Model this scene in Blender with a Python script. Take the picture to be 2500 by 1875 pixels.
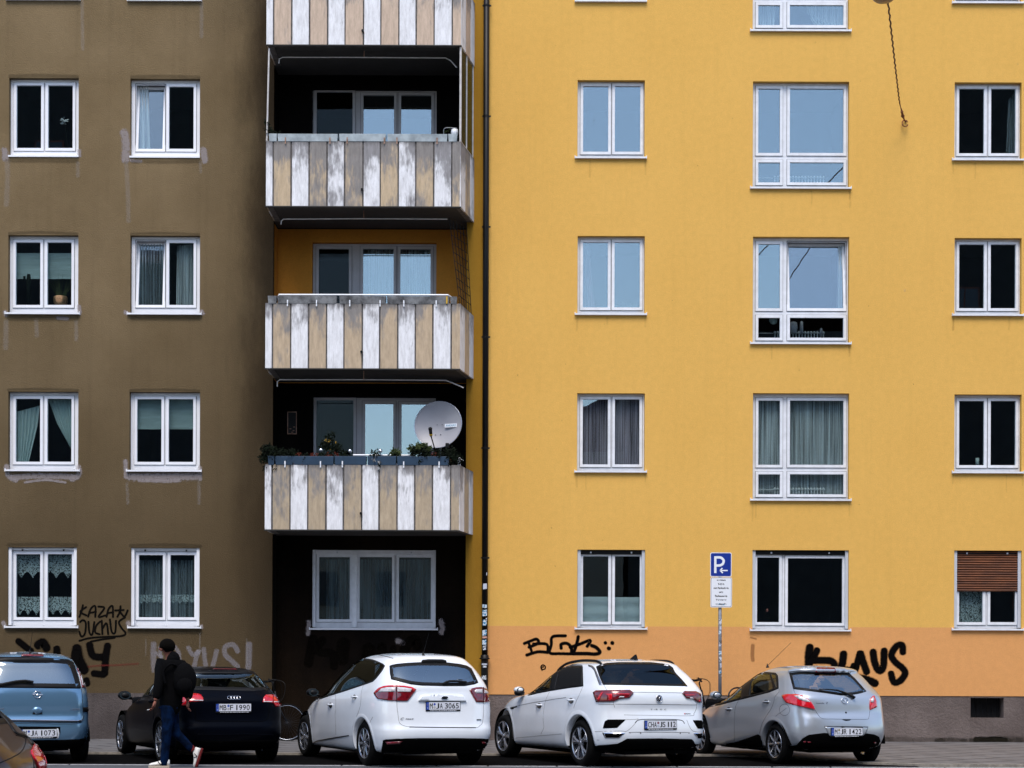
import bpy, bmesh, math, random
import numpy as np
from mathutils import Vector, Matrix
from mathutils.bvhtree import BVHTree
from mathutils.geometry import delaunay_2d_cdt

random.seed(7)
for _o in list(bpy.data.objects): bpy.data.objects.remove(_o)
SC = bpy.context.scene
COL = SC.collection

# ------------------------------------------------------------------ camera
FPX, U0, V0, ROLL = 4200.0, 1247.5, 1622.0, 0.0036     # in pixels of the 2500 x 1875 photograph
CAMP = Vector((0.0, -32.3, 1.46))
cam_d = bpy.data.cameras.new('camera'); cam = bpy.data.objects.new('camera', cam_d); COL.objects.link(cam)
cam_d.sensor_fit = 'HORIZONTAL'; cam_d.sensor_width = 36.0; cam_d.lens = FPX / 2500 * 36
cam_d.shift_x = (1250 - U0) / 2500; cam_d.shift_y = (V0 - 937.5) / 2500
cam_d.clip_end = 2000
_r = Vector((math.cos(ROLL), 0, math.sin(ROLL))); _u = Vector((-math.sin(ROLL), 0, math.cos(ROLL))); _f = Vector((0, 1, 0))
cam.matrix_world = Matrix(((_r.x, _u.x, -_f.x, CAMP.x), (_r.y, _u.y, -_f.y, CAMP.y), (_r.z, _u.z, -_f.z, CAMP.z), (0, 0, 0, 1)))
SC.camera = cam

# ------------------------------------------------------------------ light
SUN_EL, SUN_AZ = 60.0, 186.0
world = bpy.data.worlds.new('World'); SC.world = world; world.use_nodes = True
nt = world.node_tree; nt.nodes.clear()
sky = nt.nodes.new('ShaderNodeTexSky'); sky.sky_type = 'NISHITA'; sky.sun_disc = False
sky.sun_elevation = math.radians(SUN_EL); sky.sun_rotation = math.radians(SUN_AZ)
sky.air_density = 1.0; sky.dust_density = 1.3; sky.ozone_density = 1.0
bg = nt.nodes.new('ShaderNodeBackground'); bg.inputs[1].default_value = 0.15
wo = nt.nodes.new('ShaderNodeOutputWorld')
nt.links.new(sky.outputs[0], bg.inputs[0]); nt.links.new(bg.outputs[0], wo.inputs[0])
sd = bpy.data.lights.new('sun', 'SUN'); sd.energy = 1.5; sd.angle = math.radians(30); sd.color = (1.0, 0.93, 0.84)
sun = bpy.data.objects.new('sun', sd); COL.objects.link(sun)
_az = math.radians(SUN_AZ); _el = math.radians(SUN_EL)
_sv = Vector((math.sin(_az) * math.cos(_el), math.cos(_az) * math.cos(_el), math.sin(_el)))
sun.rotation_euler = _sv.to_track_quat('Z', 'Y').to_euler(); sun.location = (0, -20, 30)
SC.view_settings.view_transform = 'Standard'; SC.view_settings.look = 'None'
SC.view_settings.exposure = 0.95; SC.view_settings.gamma = 1.0
SC.render.engine = 'CYCLES'

# ------------------------------------------------------------------ pixel to place
def ray(u, v):
    a = (u - U0) / FPX; b = (V0 - v) / FPX
    return (_f + _r * a + _u * b)
def at(u, v, Y=0.0):
    d = ray(u, v); t = (Y - CAMP.y) / d.y
    p = CAMP + d * t
    return p
def z2(o, k, pts): return [(o[0] + x * k, o[1] + y * k) for x, y in pts]

# ------------------------------------------------------------------ materials
M = {}
def mat(name, col, rough=0.6, metal=0.0, spec=0.5, var=0.0, vscale=3.0, col2=None, bump=0.0, bscale=120.0, coat=0.0, stretch=(1, 1, 1), contrast=(0.3, 0.7), emit=None, trans=None, sheen=0, detail=6):
    m = bpy.data.materials.new(name); m.use_nodes = True; n = m.node_tree; b = n.nodes['Principled BSDF']
    b.inputs['Base Color'].default_value = (*col, 1); b.inputs['Roughness'].default_value = rough
    b.inputs['Metallic'].default_value = metal; b.inputs['Specular IOR Level'].default_value = spec
    b.inputs['Coat Weight'].default_value = coat; b.inputs['Coat Roughness'].default_value = 0.03
    tc = n.nodes.new('ShaderNodeTexCoord'); mp = n.nodes.new('ShaderNodeMapping'); mp.inputs['Scale'].default_value = stretch
    n.links.new(tc.outputs['Object'], mp.inputs[0])
    if var > 0 or col2:
        nz = n.nodes.new('ShaderNodeTexNoise'); nz.inputs['Scale'].default_value = vscale; nz.inputs['Detail'].default_value = detail
        nz.inputs['Roughness'].default_value = 0.62
        n.links.new(mp.outputs[0], nz.inputs['Vector'])
        cr = n.nodes.new('ShaderNodeValToRGB'); cr.color_ramp.elements[0].position = contrast[0]; cr.color_ramp.elements[1].position = contrast[1]
        c2 = col2 if col2 else tuple(c * (1 - var) for c in col); c1 = col if col2 else tuple(min(1, c * (1 + var * .5)) for c in col)
        cr.color_ramp.elements[0].color = (*c2, 1); cr.color_ramp.elements[1].color = (*c1, 1)
        n.links.new(nz.outputs['Fac'], cr.inputs[0]); n.links.new(cr.outputs[0], b.inputs['Base Color'])
    if bump > 0:
        nb = n.nodes.new('ShaderNodeTexNoise'); nb.inputs['Scale'].default_value = bscale; nb.inputs['Detail'].default_value = 4
        n.links.new(mp.outputs[0], nb.inputs['Vector'])
        bp = n.nodes.new('ShaderNodeBump'); bp.inputs['Strength'].default_value = bump; bp.inputs['Distance'].default_value = 0.01
        n.links.new(nb.outputs['Fac'], bp.inputs['Height']); n.links.new(bp.outputs[0], b.inputs['Normal'])
    if emit: b.inputs['Emission Color'].default_value = (*emit, 1); b.inputs['Emission Strength'].default_value = 1
    M[name] = m
    return m

def nodes_of(m): return m.node_tree, m.node_tree.nodes, m.node_tree.links

def wall_mat(name, c_hi, c_lo, soot_shade=None, bump=0.5, bscale=60, blotch=0.35, streak=0.0):
    """rendered facade: large blotches, fine grain, vertical rain streaks, grime and painted shade with ragged edges"""
    m = bpy.data.materials.new(name); m.use_nodes = True; nt, N, L = nodes_of(m); b = N['Principled BSDF']
    b.inputs['Roughness'].default_value = 0.95; b.inputs['Specular IOR Level'].default_value = 0.1
    tc = N.new('ShaderNodeTexCoord')
    def noise(scale, det, st=(1, 1, 1), rough=.6):
        mp = N.new('ShaderNodeMapping'); mp.inputs['Scale'].default_value = st; L.new(tc.outputs['Object'], mp.inputs[0])
        nz = N.new('ShaderNodeTexNoise'); nz.inputs['Scale'].default_value = scale; nz.inputs['Detail'].default_value = det
        nz.inputs['Roughness'].default_value = rough; L.new(mp.outputs[0], nz.inputs['Vector']); return nz.outputs['Fac']
    def ramp(fac, p0, p1, c0, c1):
        r = N.new('ShaderNodeValToRGB'); r.color_ramp.elements[0].position = p0; r.color_ramp.elements[1].position = p1
        r.color_ramp.elements[0].color = (*c0, 1); r.color_ramp.elements[1].color = (*c1, 1); L.new(fac, r.inputs[0]); return r.outputs[0]
    def mix(fac, a, c, mode='MIX'):
        x = N.new('ShaderNodeMix'); x.data_type = 'RGBA'; x.blend_type = mode
        if isinstance(fac, float): x.inputs[0].default_value = fac
        else: L.new(fac, x.inputs[0])
        L.new(a, x.inputs[6])
        if isinstance(c, tuple): x.inputs[7].default_value = (*c, 1)
        else: L.new(c, x.inputs[7])
        return x.outputs[2]
    col = ramp(noise(0.55, 5, rough=.55), .5 - blotch, .5 + blotch, c_lo, c_hi)
    g = ramp(noise(70, 3), .3, .7, (.86, .86, .86), (1.06, 1.06, 1.06)); col = mix(1.0, col, g, 'MULTIPLY')
    g2 = ramp(noise(9, 6, rough=.7), .3, .75, (.93, .93, .93), (1.04, 1.04, 1.04)); col = mix(1.0, col, g2, 'MULTIPLY')
    if streak:
        s = ramp(noise(1.6, 5, (4, 1, .16)), .52, .75, (1, 1, 1), (1 - streak,) * 3); col = mix(1.0, col, s, 'MULTIPLY')
    if soot_shade:
        for sv_ in soot_shade:       # grime and painted shade, starting at x0 and full at x1, with a ragged edge
            (x0, x1, colr, amt, wob) = sv_[:5]; ax_ = sv_[5] if len(sv_) > 5 else 0
            sp = N.new('ShaderNodeSeparateXYZ'); L.new(tc.outputs['Object'], sp.inputs[0])
            ad = N.new('ShaderNodeMath'); ad.operation = 'MULTIPLY_ADD'; ad.inputs[1].default_value = wob; L.new(noise(1.1, 6, (1, 1, .35), .7), ad.inputs[0]); L.new(sp.outputs[ax_], ad.inputs[2])
            mr = N.new('ShaderNodeMapRange'); mr.interpolation_type = 'SMOOTHSTEP'
            mr.inputs[1].default_value = x0 + wob * .5; mr.inputs[2].default_value = x1 + wob * .5; mr.inputs[3].default_value = 0; mr.inputs[4].default_value = amt
            L.new(ad.outputs[0], mr.inputs[0]); col = mix(mr.outputs[0], col, colr)
    L.new(col, b.inputs['Base Color'])
    bp = N.new('ShaderNodeBump'); bp.inputs['Strength'].default_value = bump; bp.inputs['Distance'].default_value = .012
    L.new(noise(bscale, 5, rough=.7), bp.inputs['Height']); L.new(bp.outputs[0], b.inputs['Normal'])
    M[name] = m; return m

wall_mat('yellow_render', (.785, .46, .118), (.735, .42, .100), bump=.35, bscale=45, streak=.04)
wall_mat('peach_render', (.75, .365, .135), (.70, .335, .118), bump=.35, bscale=45)
wall_mat('old_yellow_render', (.40, .215, .028), (.31, .155, .018), bump=.35, bscale=45, streak=.25)
wall_mat('brown_render', (.245, .176, .096), (.165, .115, .058), blotch=.24, soot_shade=[(-6.9, -4.7, (.05, .035, .018), .35, 1.8), (-5.5, -4.42, (.012, .008, .005), .88, 1.3), (11.5, 1.5, (.055, .038, .020), .72, 2.6, 2)], bump=1.0, bscale=38, streak=.12)  # grime beside the balconies; the z entry paints light falloff towards the ground
wall_mat('recess_brown_shade', (.014, .008, .004), (.0015, .001, .001), bump=.7, bscale=38, blotch=.16, streak=.5)  # brown loggia wall with the recess shade painted into its colour
wall_mat('recess_deep_shade', (.004, .003, .003), (.0015, .0012, .001), bump=.5)  # same wall on other floors, recess shade painted in almost to black
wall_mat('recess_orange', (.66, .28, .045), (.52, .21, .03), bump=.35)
wall_mat('grey_plinth', (.24, .195, .178), (.12, .094, .085), bump=1.8, bscale=22, blotch=.14, streak=.12)
wall_mat('dark_plinth', (.15, .125, .118), (.055, .045, .042), bump=1.8, bscale=26, blotch=.18, streak=.2)
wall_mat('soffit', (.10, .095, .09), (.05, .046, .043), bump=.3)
wall_mat('far_wall', (.30, .25, .19), (.22, .18, .14), bump=.3)
mat('far_roof', (.16, .055, .035), .8, var=.4, vscale=8)
mat('white_frame', (.82, .83, .87), .35, var=.05, vscale=5)
mat('grey_frame', (.52, .55, .60), .4, var=.08, vscale=5)
mat('loggia_frame', (.47, .455, .48), .45, var=.12, vscale=4)
mat('frame_gap', (.02, .02, .022), .7)
mat('sill_metal', (.76, .775, .81), .4, var=.12, vscale=7)
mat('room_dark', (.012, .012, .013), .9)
mat('black_rubber', (.003, .003, .003), .8, spec=.12)
mat('black_plastic', (.004, .004, .0045), .5, spec=.22)
mat('dark_interior', (.006, .006, .007), .9, spec=.05)
mat('seat_cloth', (.022, .024, .028), .95, spec=.05)
mat('paper_white', (.75, .77, .78), .5)
mat('pipe_black', (.004, .004, .005), .45, spec=.25, var=.3, vscale=6)
mat('pole_zinc', (.20, .215, .24), .45, metal=.3, var=.35, vscale=14)
mat('sign_white', (.78, .80, .84), .35)
mat('sign_blue', (.006, .030, .26), .35)
mat('ink_black', (.005, .005, .006), .6, spec=.1)
mat('plate_white', (.66, .68, .74), .35, var=.05, vscale=20)
mat('plate_blue', (.01, .06, .35), .4)
mat('chrome', (.75, .76, .80), .12, metal=1.0)
mat('mirror_silver', (.02, .03, .035), .08, spec=.8)
mat('alloy', (.40, .42, .47), .25, metal=.85)
mat('alloy_dark', (.05, .052, .06), .3, metal=.6)
mat('wood_shutter', (.20, .062, .018), .6, col2=(.07, .020, .007), vscale=2.2, stretch=(1, 1, 7), contrast=(.35, .65), bump=.4, bscale=30)
mat('curtain_white', (.50, .56, .58), .9)
mat('curtain_teal', (.52, .66, .66), .9)
mat('curtain_pale', (.70, .76, .78), .9)
mat('radiator_white', (.78, .82, .84), .4)
mat('wicker', (.30, .17, .08), .8, var=.5, vscale=40)
mat('leaf_dark', (.008, .014, .006), .8, spec=.1, col2=(.002, .003, .002), vscale=9)
mat('leaf_green', (.065, .085, .024), .7, spec=.15, col2=(.018, .030, .012), vscale=9)
mat('leaf_red', (.16, .022, .012), .7, spec=.15, col2=(.04, .015, .008), vscale=9)
mat('petal_yellow', (.55, .33, .02), .6)
mat('zinc_planter', (.46, .52, .54), .6, col2=(.26, .30, .32), vscale=4, contrast=(.35, .6))
mat('cement_planter', (.23, .235, .24), .85, col2=(.045, .045, .047), vscale=5, contrast=(.32, .62), bump=.6, bscale=50)
mat('blue_planter', (.022, .052, .095), .5, var=.2, vscale=5)
mat('rust_metal', (.42, .27, .20), .7, col2=(.18, .08, .04), vscale=12)
mat('rod_white', (.62, .58, .55), .5, var=.25, vscale=9)
mat('dish_grey', (.33, .325, .35), .42, var=.08, vscale=4)
mat('rope', (.13, .06, .025), .8)
mat('rust', (.22, .07, .02), .8, var=.6, vscale=40)
mat('lamp_metal', (.30, .24, .18), .35, metal=.6)
mat('red_lens', (.60, .006, .016), .10, coat=1.0, var=.35, vscale=22)
mat('red_dark', (.16, .004, .010), .12, coat=1.0, var=.6, vscale=18)
mat('clear_lens', (.62, .60, .62), .12, coat=1.0, var=.25, vscale=30)
mat('paint_white', (.78, .82, .87), .24, coat=1.0, var=.05, vscale=2.5)
mat('paint_silver', (.44, .475, .52), .30, metal=.55, coat=.9)
mat('paint_blue', (.13, .26, .40), .24, metal=.5, coat=1.0)
mat('paint_black', (.001, .0016, .004), .3, spec=.06, coat=.0)
mat('paint_brown', (.040, .019, .011), .28, metal=.3, coat=.35)
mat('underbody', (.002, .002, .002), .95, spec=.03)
mat('jacket', (.0025, .0025, .003), .9, spec=.06, bump=.5, bscale=14)
mat('denim', (.002, .011, .042), .9, spec=.05, col2=(.001, .004, .014), vscale=9, contrast=(.40, .62), bump=.3, bscale=60)
mat('skin', (.22, .085, .058), .6, spec=.2)
mat('hair', (.003, .0025, .002), .95, spec=.05, bump=.6, bscale=80)
mat('shoe_white', (.72, .70, .66), .5)
mat('shoe_sole', (.50, .42, .33), .6)
mat('sock_red', (.12, .018, .018), .95, spec=.05)
mat('glass_block', (.10, .12, .10), .2, spec=.8)

def glass_mat(name, f0, tint, rough=0.0):
    m = bpy.data.materials.new(name); m.use_nodes = True; nt, N, L = nodes_of(m)
    for x in list(N): N.remove(x)
    o = N.new('ShaderNodeOutputMaterial'); mx = N.new('ShaderNodeMixShader')
    tr = N.new('ShaderNodeBsdfTransparent'); tr.inputs[0].default_value = (*tint, 1)
    gl = N.new('ShaderNodeBsdfGlossy'); gl.inputs['Roughness'].default_value = rough; gl.inputs['Color'].default_value = (.78, .93, 1, 1)
    lw = N.new('ShaderNodeLayerWeight'); lw.inputs['Blend'].default_value = .5
    pw = N.new('ShaderNodeMath'); pw.operation = 'POWER'; pw.inputs[1].default_value = 5.5; L.new(lw.outputs['Facing'], pw.inputs[0])
    mr = N.new('ShaderNodeMapRange'); mr.inputs[3].default_value = f0; mr.inputs[4].default_value = 1.0; L.new(pw.outputs[0], mr.inputs[0])
    # slow waviness of float glass
    tc = N.new('ShaderNodeTexCoord'); nz = N.new('ShaderNodeTexNoise'); nz.inputs['Scale'].default_value = 1.6; L.new(tc.outputs['Object'], nz.inputs['Vector'])
    bp = N.new('ShaderNodeBump'); bp.inputs['Strength'].default_value = .02; bp.inputs['Distance'].default_value = .02
    L.new(nz.outputs['Fac'], bp.inputs['Height']); L.new(bp.outputs[0], gl.inputs['Normal'])
    L.new(mr.outputs[0], mx.inputs[0]); L.new(tr.outputs[0], mx.inputs[1]); L.new(gl.outputs[0], mx.inputs[2]); L.new(mx.outputs[0], o.inputs[0])
    M[name] = m; return m
glass_mat('plain_glass', .008, (.8, .84, .84))
glass_mat('window_glass', .13, (.80, .84, .84))
glass_mat('coated_glass', .17, (.80, .84, .84))
glass_mat('car_glass', .07, (.45, .52, .50))
glass_mat('black_car_glass', .10, (.34, .40, .40))
glass_mat('car_rear_glass', .30, (.34, .40, .40))
glass_mat('privacy_glass', .05, (.03, .035, .04))
glass_mat('frosted_side', .10, (.10, .12, .10), .2)

def spray_mat(name, col, k=1.0, nf=.45, ns=45, lo=.28, hi=.66):
    m = bpy.data.materials.new(name); m.use_nodes = True; nt, N, L = nodes_of(m); b = N['Principled BSDF']
    b.inputs['Base Color'].default_value = (*col, 1); b.inputs['Roughness'].default_value = .95; b.inputs['Specular IOR Level'].default_value = .03
    at_ = N.new('ShaderNodeAttribute'); at_.attribute_name = 'soft'
    tc = N.new('ShaderNodeTexCoord'); nz = N.new('ShaderNodeTexNoise'); nz.inputs['Scale'].default_value = ns; nz.inputs['Detail'].default_value = 6; nz.inputs['Roughness'].default_value = .7; L.new(tc.outputs['Object'], nz.inputs['Vector'])
    ad = N.new('ShaderNodeMath'); ad.operation = 'MULTIPLY_ADD'; ad.inputs[1].default_value = nf; L.new(nz.outputs['Fac'], ad.inputs[0]); L.new(at_.outputs['Fac'], ad.inputs[2])
    mr = N.new('ShaderNodeMapRange'); mr.interpolation_type = 'SMOOTHSTEP'; mr.inputs[1].default_value = lo; mr.inputs[2].default_value = hi; mr.inputs[4].default_value = k; L.new(ad.outputs[0], mr.inputs[0])
    L.new(mr.outputs[0], b.inputs['Alpha']); M[name] = m; return m
spray_mat('spray_black', (.003, .0025, .0025), 1.0, .7, 22, .32, 1.0)
spray_mat('spray_thin', (.006, .005, .004), .95, .6, 30, .3, .9)
spray_mat('spray_faint', (.004, .003, .002), .8)
spray_mat('spray_grey', (.40, .38, .42), .30, 1.2, 26, .75, 1.7)
spray_mat('spray_red', (.20, .03, .025), .4, .9, 30, .5, 1.2)
spray_mat('plaster_patch', (.36, .315, .31), .62, 2.2, 16, 1.05, 2.2)
spray_mat('rain_dirt', (.014, .009, .005), .6, 1.3, 12, .7, 1.8)
spray_mat('splash', (.03, .026, .018), .30, 1.6, 9, .7, 2.2)
spray_mat('yellow_streak', (.30, .16, .035), .13, 1.4, 7, .6, 2.2)
spray_mat('soot_mark', (.12, .035, .015), .4, 1.0, 9, .5, 1.7)
spray_mat('chalk_run', (.45, .42, .40), .15, 1.4, 9, .7, 2.0)

# ------------------------------------------------------------------ object helpers
def link(name, me, m=None, parent=None, smooth=False, mats=None):
    o = bpy.data.objects.new(name, me); COL.objects.link(o)
    if mats:
        for q in mats: me.materials.append(M[q])
    elif m: me.materials.append(M[m])
    if smooth:
        for p in me.polygons: p.use_smooth = True
    if parent is not None: o.parent = parent
    return o
def empty(name, loc=(0, 0, 0), rz=0.0):
    o = bpy.data.objects.new(name, None); COL.objects.link(o); o.location = loc; o.rotation_euler = (0, 0, rz); o.empty_display_size = .2
    return o
def tag(o, label, cat, group=None):
    o['label'] = label; o['category'] = cat
    if group: o['group'] = group
    return o
def structure(o): o['kind'] = 'structure'; return o

class MB:
    """collects shapes into one mesh"""
    def __init__(s): s.v = []; s.f = []; s.mi = []; s.soft = None
    def add(s, vs, fs, mi=0):
        b = len(s.v); s.v += [tuple(v) for v in vs]; s.f += [tuple(i + b for i in f) for f in fs]; s.mi += [mi] * len(fs); return s
    def box(s, x0, x1, y0, y1, z0, z1, mi=0, mx=None):
        vs = [Vector((x, y, z)) for z in (z0, z1) for y in (y0, y1) for x in (x0, x1)]
        if mx: vs = [mx @ v for v in vs]
        return s.add(vs, [(0, 2, 3, 1), (4, 5, 7, 6), (0, 1, 5, 4), (2, 6, 7, 3), (0, 4, 6, 2), (1, 3, 7, 5)], mi)
    def quad(s, a, b, c, d, mi=0): return s.add([a, b, c, d], [(0, 1, 2, 3)], mi)
    def tube(s, pts, r, n=8, mi=0, closed=False, flat=1.0):
        pts = [Vector(p) for p in pts]; N = len(pts); rr = r if isinstance(r, (list, tuple)) else [r] * N
        vs = []; up = None
        for i, p in enumerate(pts):
            if closed: t = pts[(i + 1) % N] - pts[i - 1]
            else: t = pts[min(i + 1, N - 1)] - pts[max(i - 1, 0)]
            t.normalize()
            if up is None: up = Vector((0, 0, 1)) if abs(t.z) < .9 else Vector((1, 0, 0))
            a = t.cross(up).normalized(); b = a.cross(t).normalized(); up = b
            for k in range(n):
                th = 2 * math.pi * k / n; vs.append(p + a * math.cos(th) * rr[i] + b * math.sin(th) * rr[i] * flat)
        fs = []
        for i in range(N if closed else N - 1):
            j = (i + 1) % N
            for k in range(n): fs.append((i * n + k, i * n + (k + 1) % n, j * n + (k + 1) % n, j * n + k))
        if not closed: fs.append(tuple(range(n - 1, -1, -1))); fs.append(tuple((N - 1) * n + k for k in range(n)))
        return s.add(vs, fs, mi)
    def lathe(s, prof, org, ax, n=32, mi=0):
        """prof: (radius, along axis)"""
        ax = Vector(ax).normalized(); a = ax.orthogonal().normalized(); b = ax.cross(a); org = Vector(org); vs = []; fs = []
        for r, h in prof:
            for k in range(n):
                th = 2 * math.pi * k / n; vs.append(org + ax * h + (a * math.cos(th) + b * math.sin(th)) * r)
        for i in range(len(prof) - 1):
            for k in range(n): fs.append((i * n + k, i * n + (k + 1) % n, (i + 1) * n + (k + 1) % n, (i + 1) * n + k))
        return s.add(vs, fs, mi)
    def ball(s, c, rx, ry, rz, n=12, m=8, mi=0):
        c = Vector(c); vs = []; fs = []
        for i in range(m + 1):
            ph = math.pi * i / m
            for k in range(n):
                th = 2 * math.pi * k / n; vs.append((c.x + rx * math.sin(ph) * math.cos(th), c.y + ry * math.sin(ph) * math.sin(th), c.z + rz * math.cos(ph)))
        for i in range(m):
            for k in range(n): fs.append((i * n + k, (i + 1) * n + k, (i + 1) * n + (k + 1) % n, i * n + (k + 1) % n))
        return s.add(vs, fs, mi)
    def build(s, name, m=None, parent=None, smooth=False, mats=None, bevel=0.0):
        me = bpy.data.meshes.new(name); me.from_pydata(s.v, [], s.f); me.update()
        o = link(name, me, m, parent, smooth, mats)
        for p, i in zip(me.polygons, s.mi): p.material_index = i
        bm = bmesh.new(); bm.from_mesh(me); bmesh.ops.recalc_face_normals(bm, faces=bm.faces); bm.to_mesh(me); bm.free()
        if bevel > 0:
            md = o.modifiers.new('bevel', 'BEVEL'); md.width = bevel; md.segments = 2; md.limit_method = 'ANGLE'
        return o

def spline(pts, n=8, closed=False):
    """Catmull-Rom through the points"""
    P = [Vector(p) for p in pts]; N = len(P); out = []
    for i in range(N if closed else N - 1):
        if closed: a, b, c, d = P[i - 1], P[i], P[(i + 1) % N], P[(i + 2) % N]
        else: a, b, c, d = P[max(i - 1, 0)], P[i], P[i + 1], P[min(i + 2, N - 1)]
        for k in range(n):
            t = k / n
            out.append(.5 * ((2 * b) + (c - a) * t + (2 * a - 5 * b + 4 * c - d) * t * t + (3 * b - a - 3 * c + d) * t ** 3))
    if not closed: out.append(P[-1])
    return out

def text_mesh(name, body, size, m, parent, mx, width=None, align='CENTER', extrude=.001, shear=0.0, bold=0.0):
    """real lettering turned into a mesh; mx places its local xy plane; width squeezes it to a given length"""
    cu = bpy.data.curves.new(name, 'FONT'); cu.body = body; cu.size = size; cu.align_x = 'LEFT'; cu.extrude = extrude; cu.shear = shear; cu.offset = bold
    t = bpy.data.objects.new(name + '_t', cu); COL.objects.link(t)
    dg = bpy.context.evaluated_depsgraph_get(); me = bpy.data.meshes.new_from_object(t.evaluated_get(dg)); bpy.data.objects.remove(t)
    xs = [v.co.x for v in me.vertices]; ys = [v.co.y for v in me.vertices]
    if not xs: return None
    x0, x1 = min(xs), max(xs); y0, y1 = min(ys), max(ys)
    sx = (width / (x1 - x0)) if width else 1.0
    sy = size / (y1 - y0) if width else 1.0
    for v in me.vertices:
        v.co = Vector(((v.co.x - (x0 + x1) / 2) * sx, (v.co.y - (y0 + y1) / 2) * sy, v.co.z))
    me.transform(mx); o = link(name, me, m, parent); return o

def frame_mx(origin, xdir, ydir):
    x = Vector(xdir).normalized(); y = Vector(ydir).normalized(); z = x.cross(y).normalized(); y = z.cross(x); o = Vector(origin)
    return Matrix(((x.x, y.x, z.x, o.x), (x.y, y.y, z.y, o.y), (x.z, y.z, z.z, o.z), (0, 0, 0, 1)))

_stroke_k = [0]
def strokes(name, items, m, Y=0.0, parent=None, smoothn=6):
    """soft-edged paint strokes lying on a wall plane; items: (pixel points, width in px)"""
    V = []; F = []; S = []
    for pts, w in items:
        w = w * 1.03
        _stroke_k[0] += 1; yy = Y - .0035 - .00012 * (_stroke_k[0] % 12)
        P = [Vector((u, v, 0)) for u, v in pts]
        P = spline(P, smoothn) if len(P) > 2 else [P[0].lerp(P[1], t / 6) for t in range(7)]
        n = len(P); r = w / 2
        t0 = (P[1] - P[0]).normalized(); t1 = (P[-1] - P[-2]).normalized()
        cap0 = [P[0] - t0 * r * k for k in (1.0, .85, .5)]; cap1 = [P[-1] + t1 * r * k for k in (.5, .85, 1.0)]
        sc = [.05, .52, .87] + [1] * n + [.87, .52, .05]; sf = [0, .35, .8] + [1] * n + [.8, .35, 0]
        Q = cap0 + P + cap1; b = len(V); lev = (-1.45, -.95, -.6, .6, .95, 1.45); sl = (-.15, .40, 1, 1, .40, -.15)
        for i, p in enumerate(Q):
            t = Q[min(i + 1, len(Q) - 1)] - Q[max(i - 1, 0)]
            if t.length < 1e-6: t = Vector((1, 0, 0))
            t.normalize(); nn = Vector((-t.y, t.x, 0))
            for l, s_ in zip(lev, sl):
                q = p + nn * (l * r * sc[i]); V.append(at(q.x, q.y, yy)); S.append(s_ * sf[i])
        k = len(lev)
        for i in range(len(Q) - 1):
            for j in range(k - 1): F.append((b + i * k + j, b + i * k + j + 1, b + (i + 1) * k + j + 1, b + (i + 1) * k + j))
    me = bpy.data.meshes.new(name); me.from_pydata([tuple(v) for v in V], [], F); me.update()
    a = me.attributes.new('soft', 'FLOAT', 'POINT'); a.data.foreach_set('value', S)
    return link(name, me, m, parent)
# ------------------------------------------------------------------ ground, road, pavement
def slab_mat(name, base, dark, sc):
    m = bpy.data.materials.new(name); m.use_nodes = True; nt, N, L = nodes_of(m); b = N['Principled BSDF']; b.inputs['Roughness'].default_value = .8
    tc = N.new('ShaderNodeTexCoord'); mp = N.new('ShaderNodeMapping'); mp.inputs['Rotation'].default_value = (0, 0, math.radians(-38)); L.new(tc.outputs['Object'], mp.inputs[0])
    br = N.new('ShaderNodeTexBrick'); br.inputs['Scale'].default_value = 1.0; br.inputs['Mortar Size'].default_value = .03; br.inputs['Brick Width'].default_value = .9; br.inputs['Row Height'].default_value = .6
    br.inputs['Color1'].default_value = (*base, 1); br.inputs['Color2'].default_value = tuple(c * .86 for c in base) + (1,); br.inputs['Mortar'].default_value = (*dark, 1)
    L.new(mp.outputs[0], br.inputs['Vector'])
    nz = N.new('ShaderNodeTexNoise'); nz.inputs['Scale'].default_value = 7; nz.inputs['Detail'].default_value = 8; L.new(tc.outputs['Object'], nz.inputs['Vector'])
    cr = N.new('ShaderNodeValToRGB'); cr.color_ramp.elements[0].position = .3; cr.color_ramp.elements[1].position = .7; cr.color_ramp.elements[0].color = (.72, .72, .72, 1); L.new(nz.outputs['Fac'], cr.inputs[0])
    mx = N.new('ShaderNodeMix'); mx.data_type = 'RGBA'; mx.blend_type = 'MULTIPLY'; mx.inputs[0].default_value = 1; L.new(br.outputs['Color'], mx.inputs[6]); L.new(cr.outputs[0], mx.inputs[7]); L.new(mx.outputs[2], b.inputs['Base Color'])
    M[name] = m
slab_mat('paving', (.150, .144, .144), (.010, .009, .009), 1)
mat('asphalt', (.085, .088, .098), .75, var=.35, vscale=30, bump=.5, bscale=200)
mat('asphalt_shaded', (.004, .004, .0045), .95, spec=.02, var=.5, vscale=9, bump=.2, bscale=160)  # dark bay asphalt, with shade between parked cars painted into the colour
mat('kerb_stone', (.26, .235, .20), .8, var=.45, vscale=11, bump=.4)
mat('kerb_dirt', (.030, .020, .012), .9, var=.7, vscale=16, bump=.8, bscale=60)
mat('gutter_line', (.42, .42, .44), .8, var=.4, vscale=12)

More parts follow.
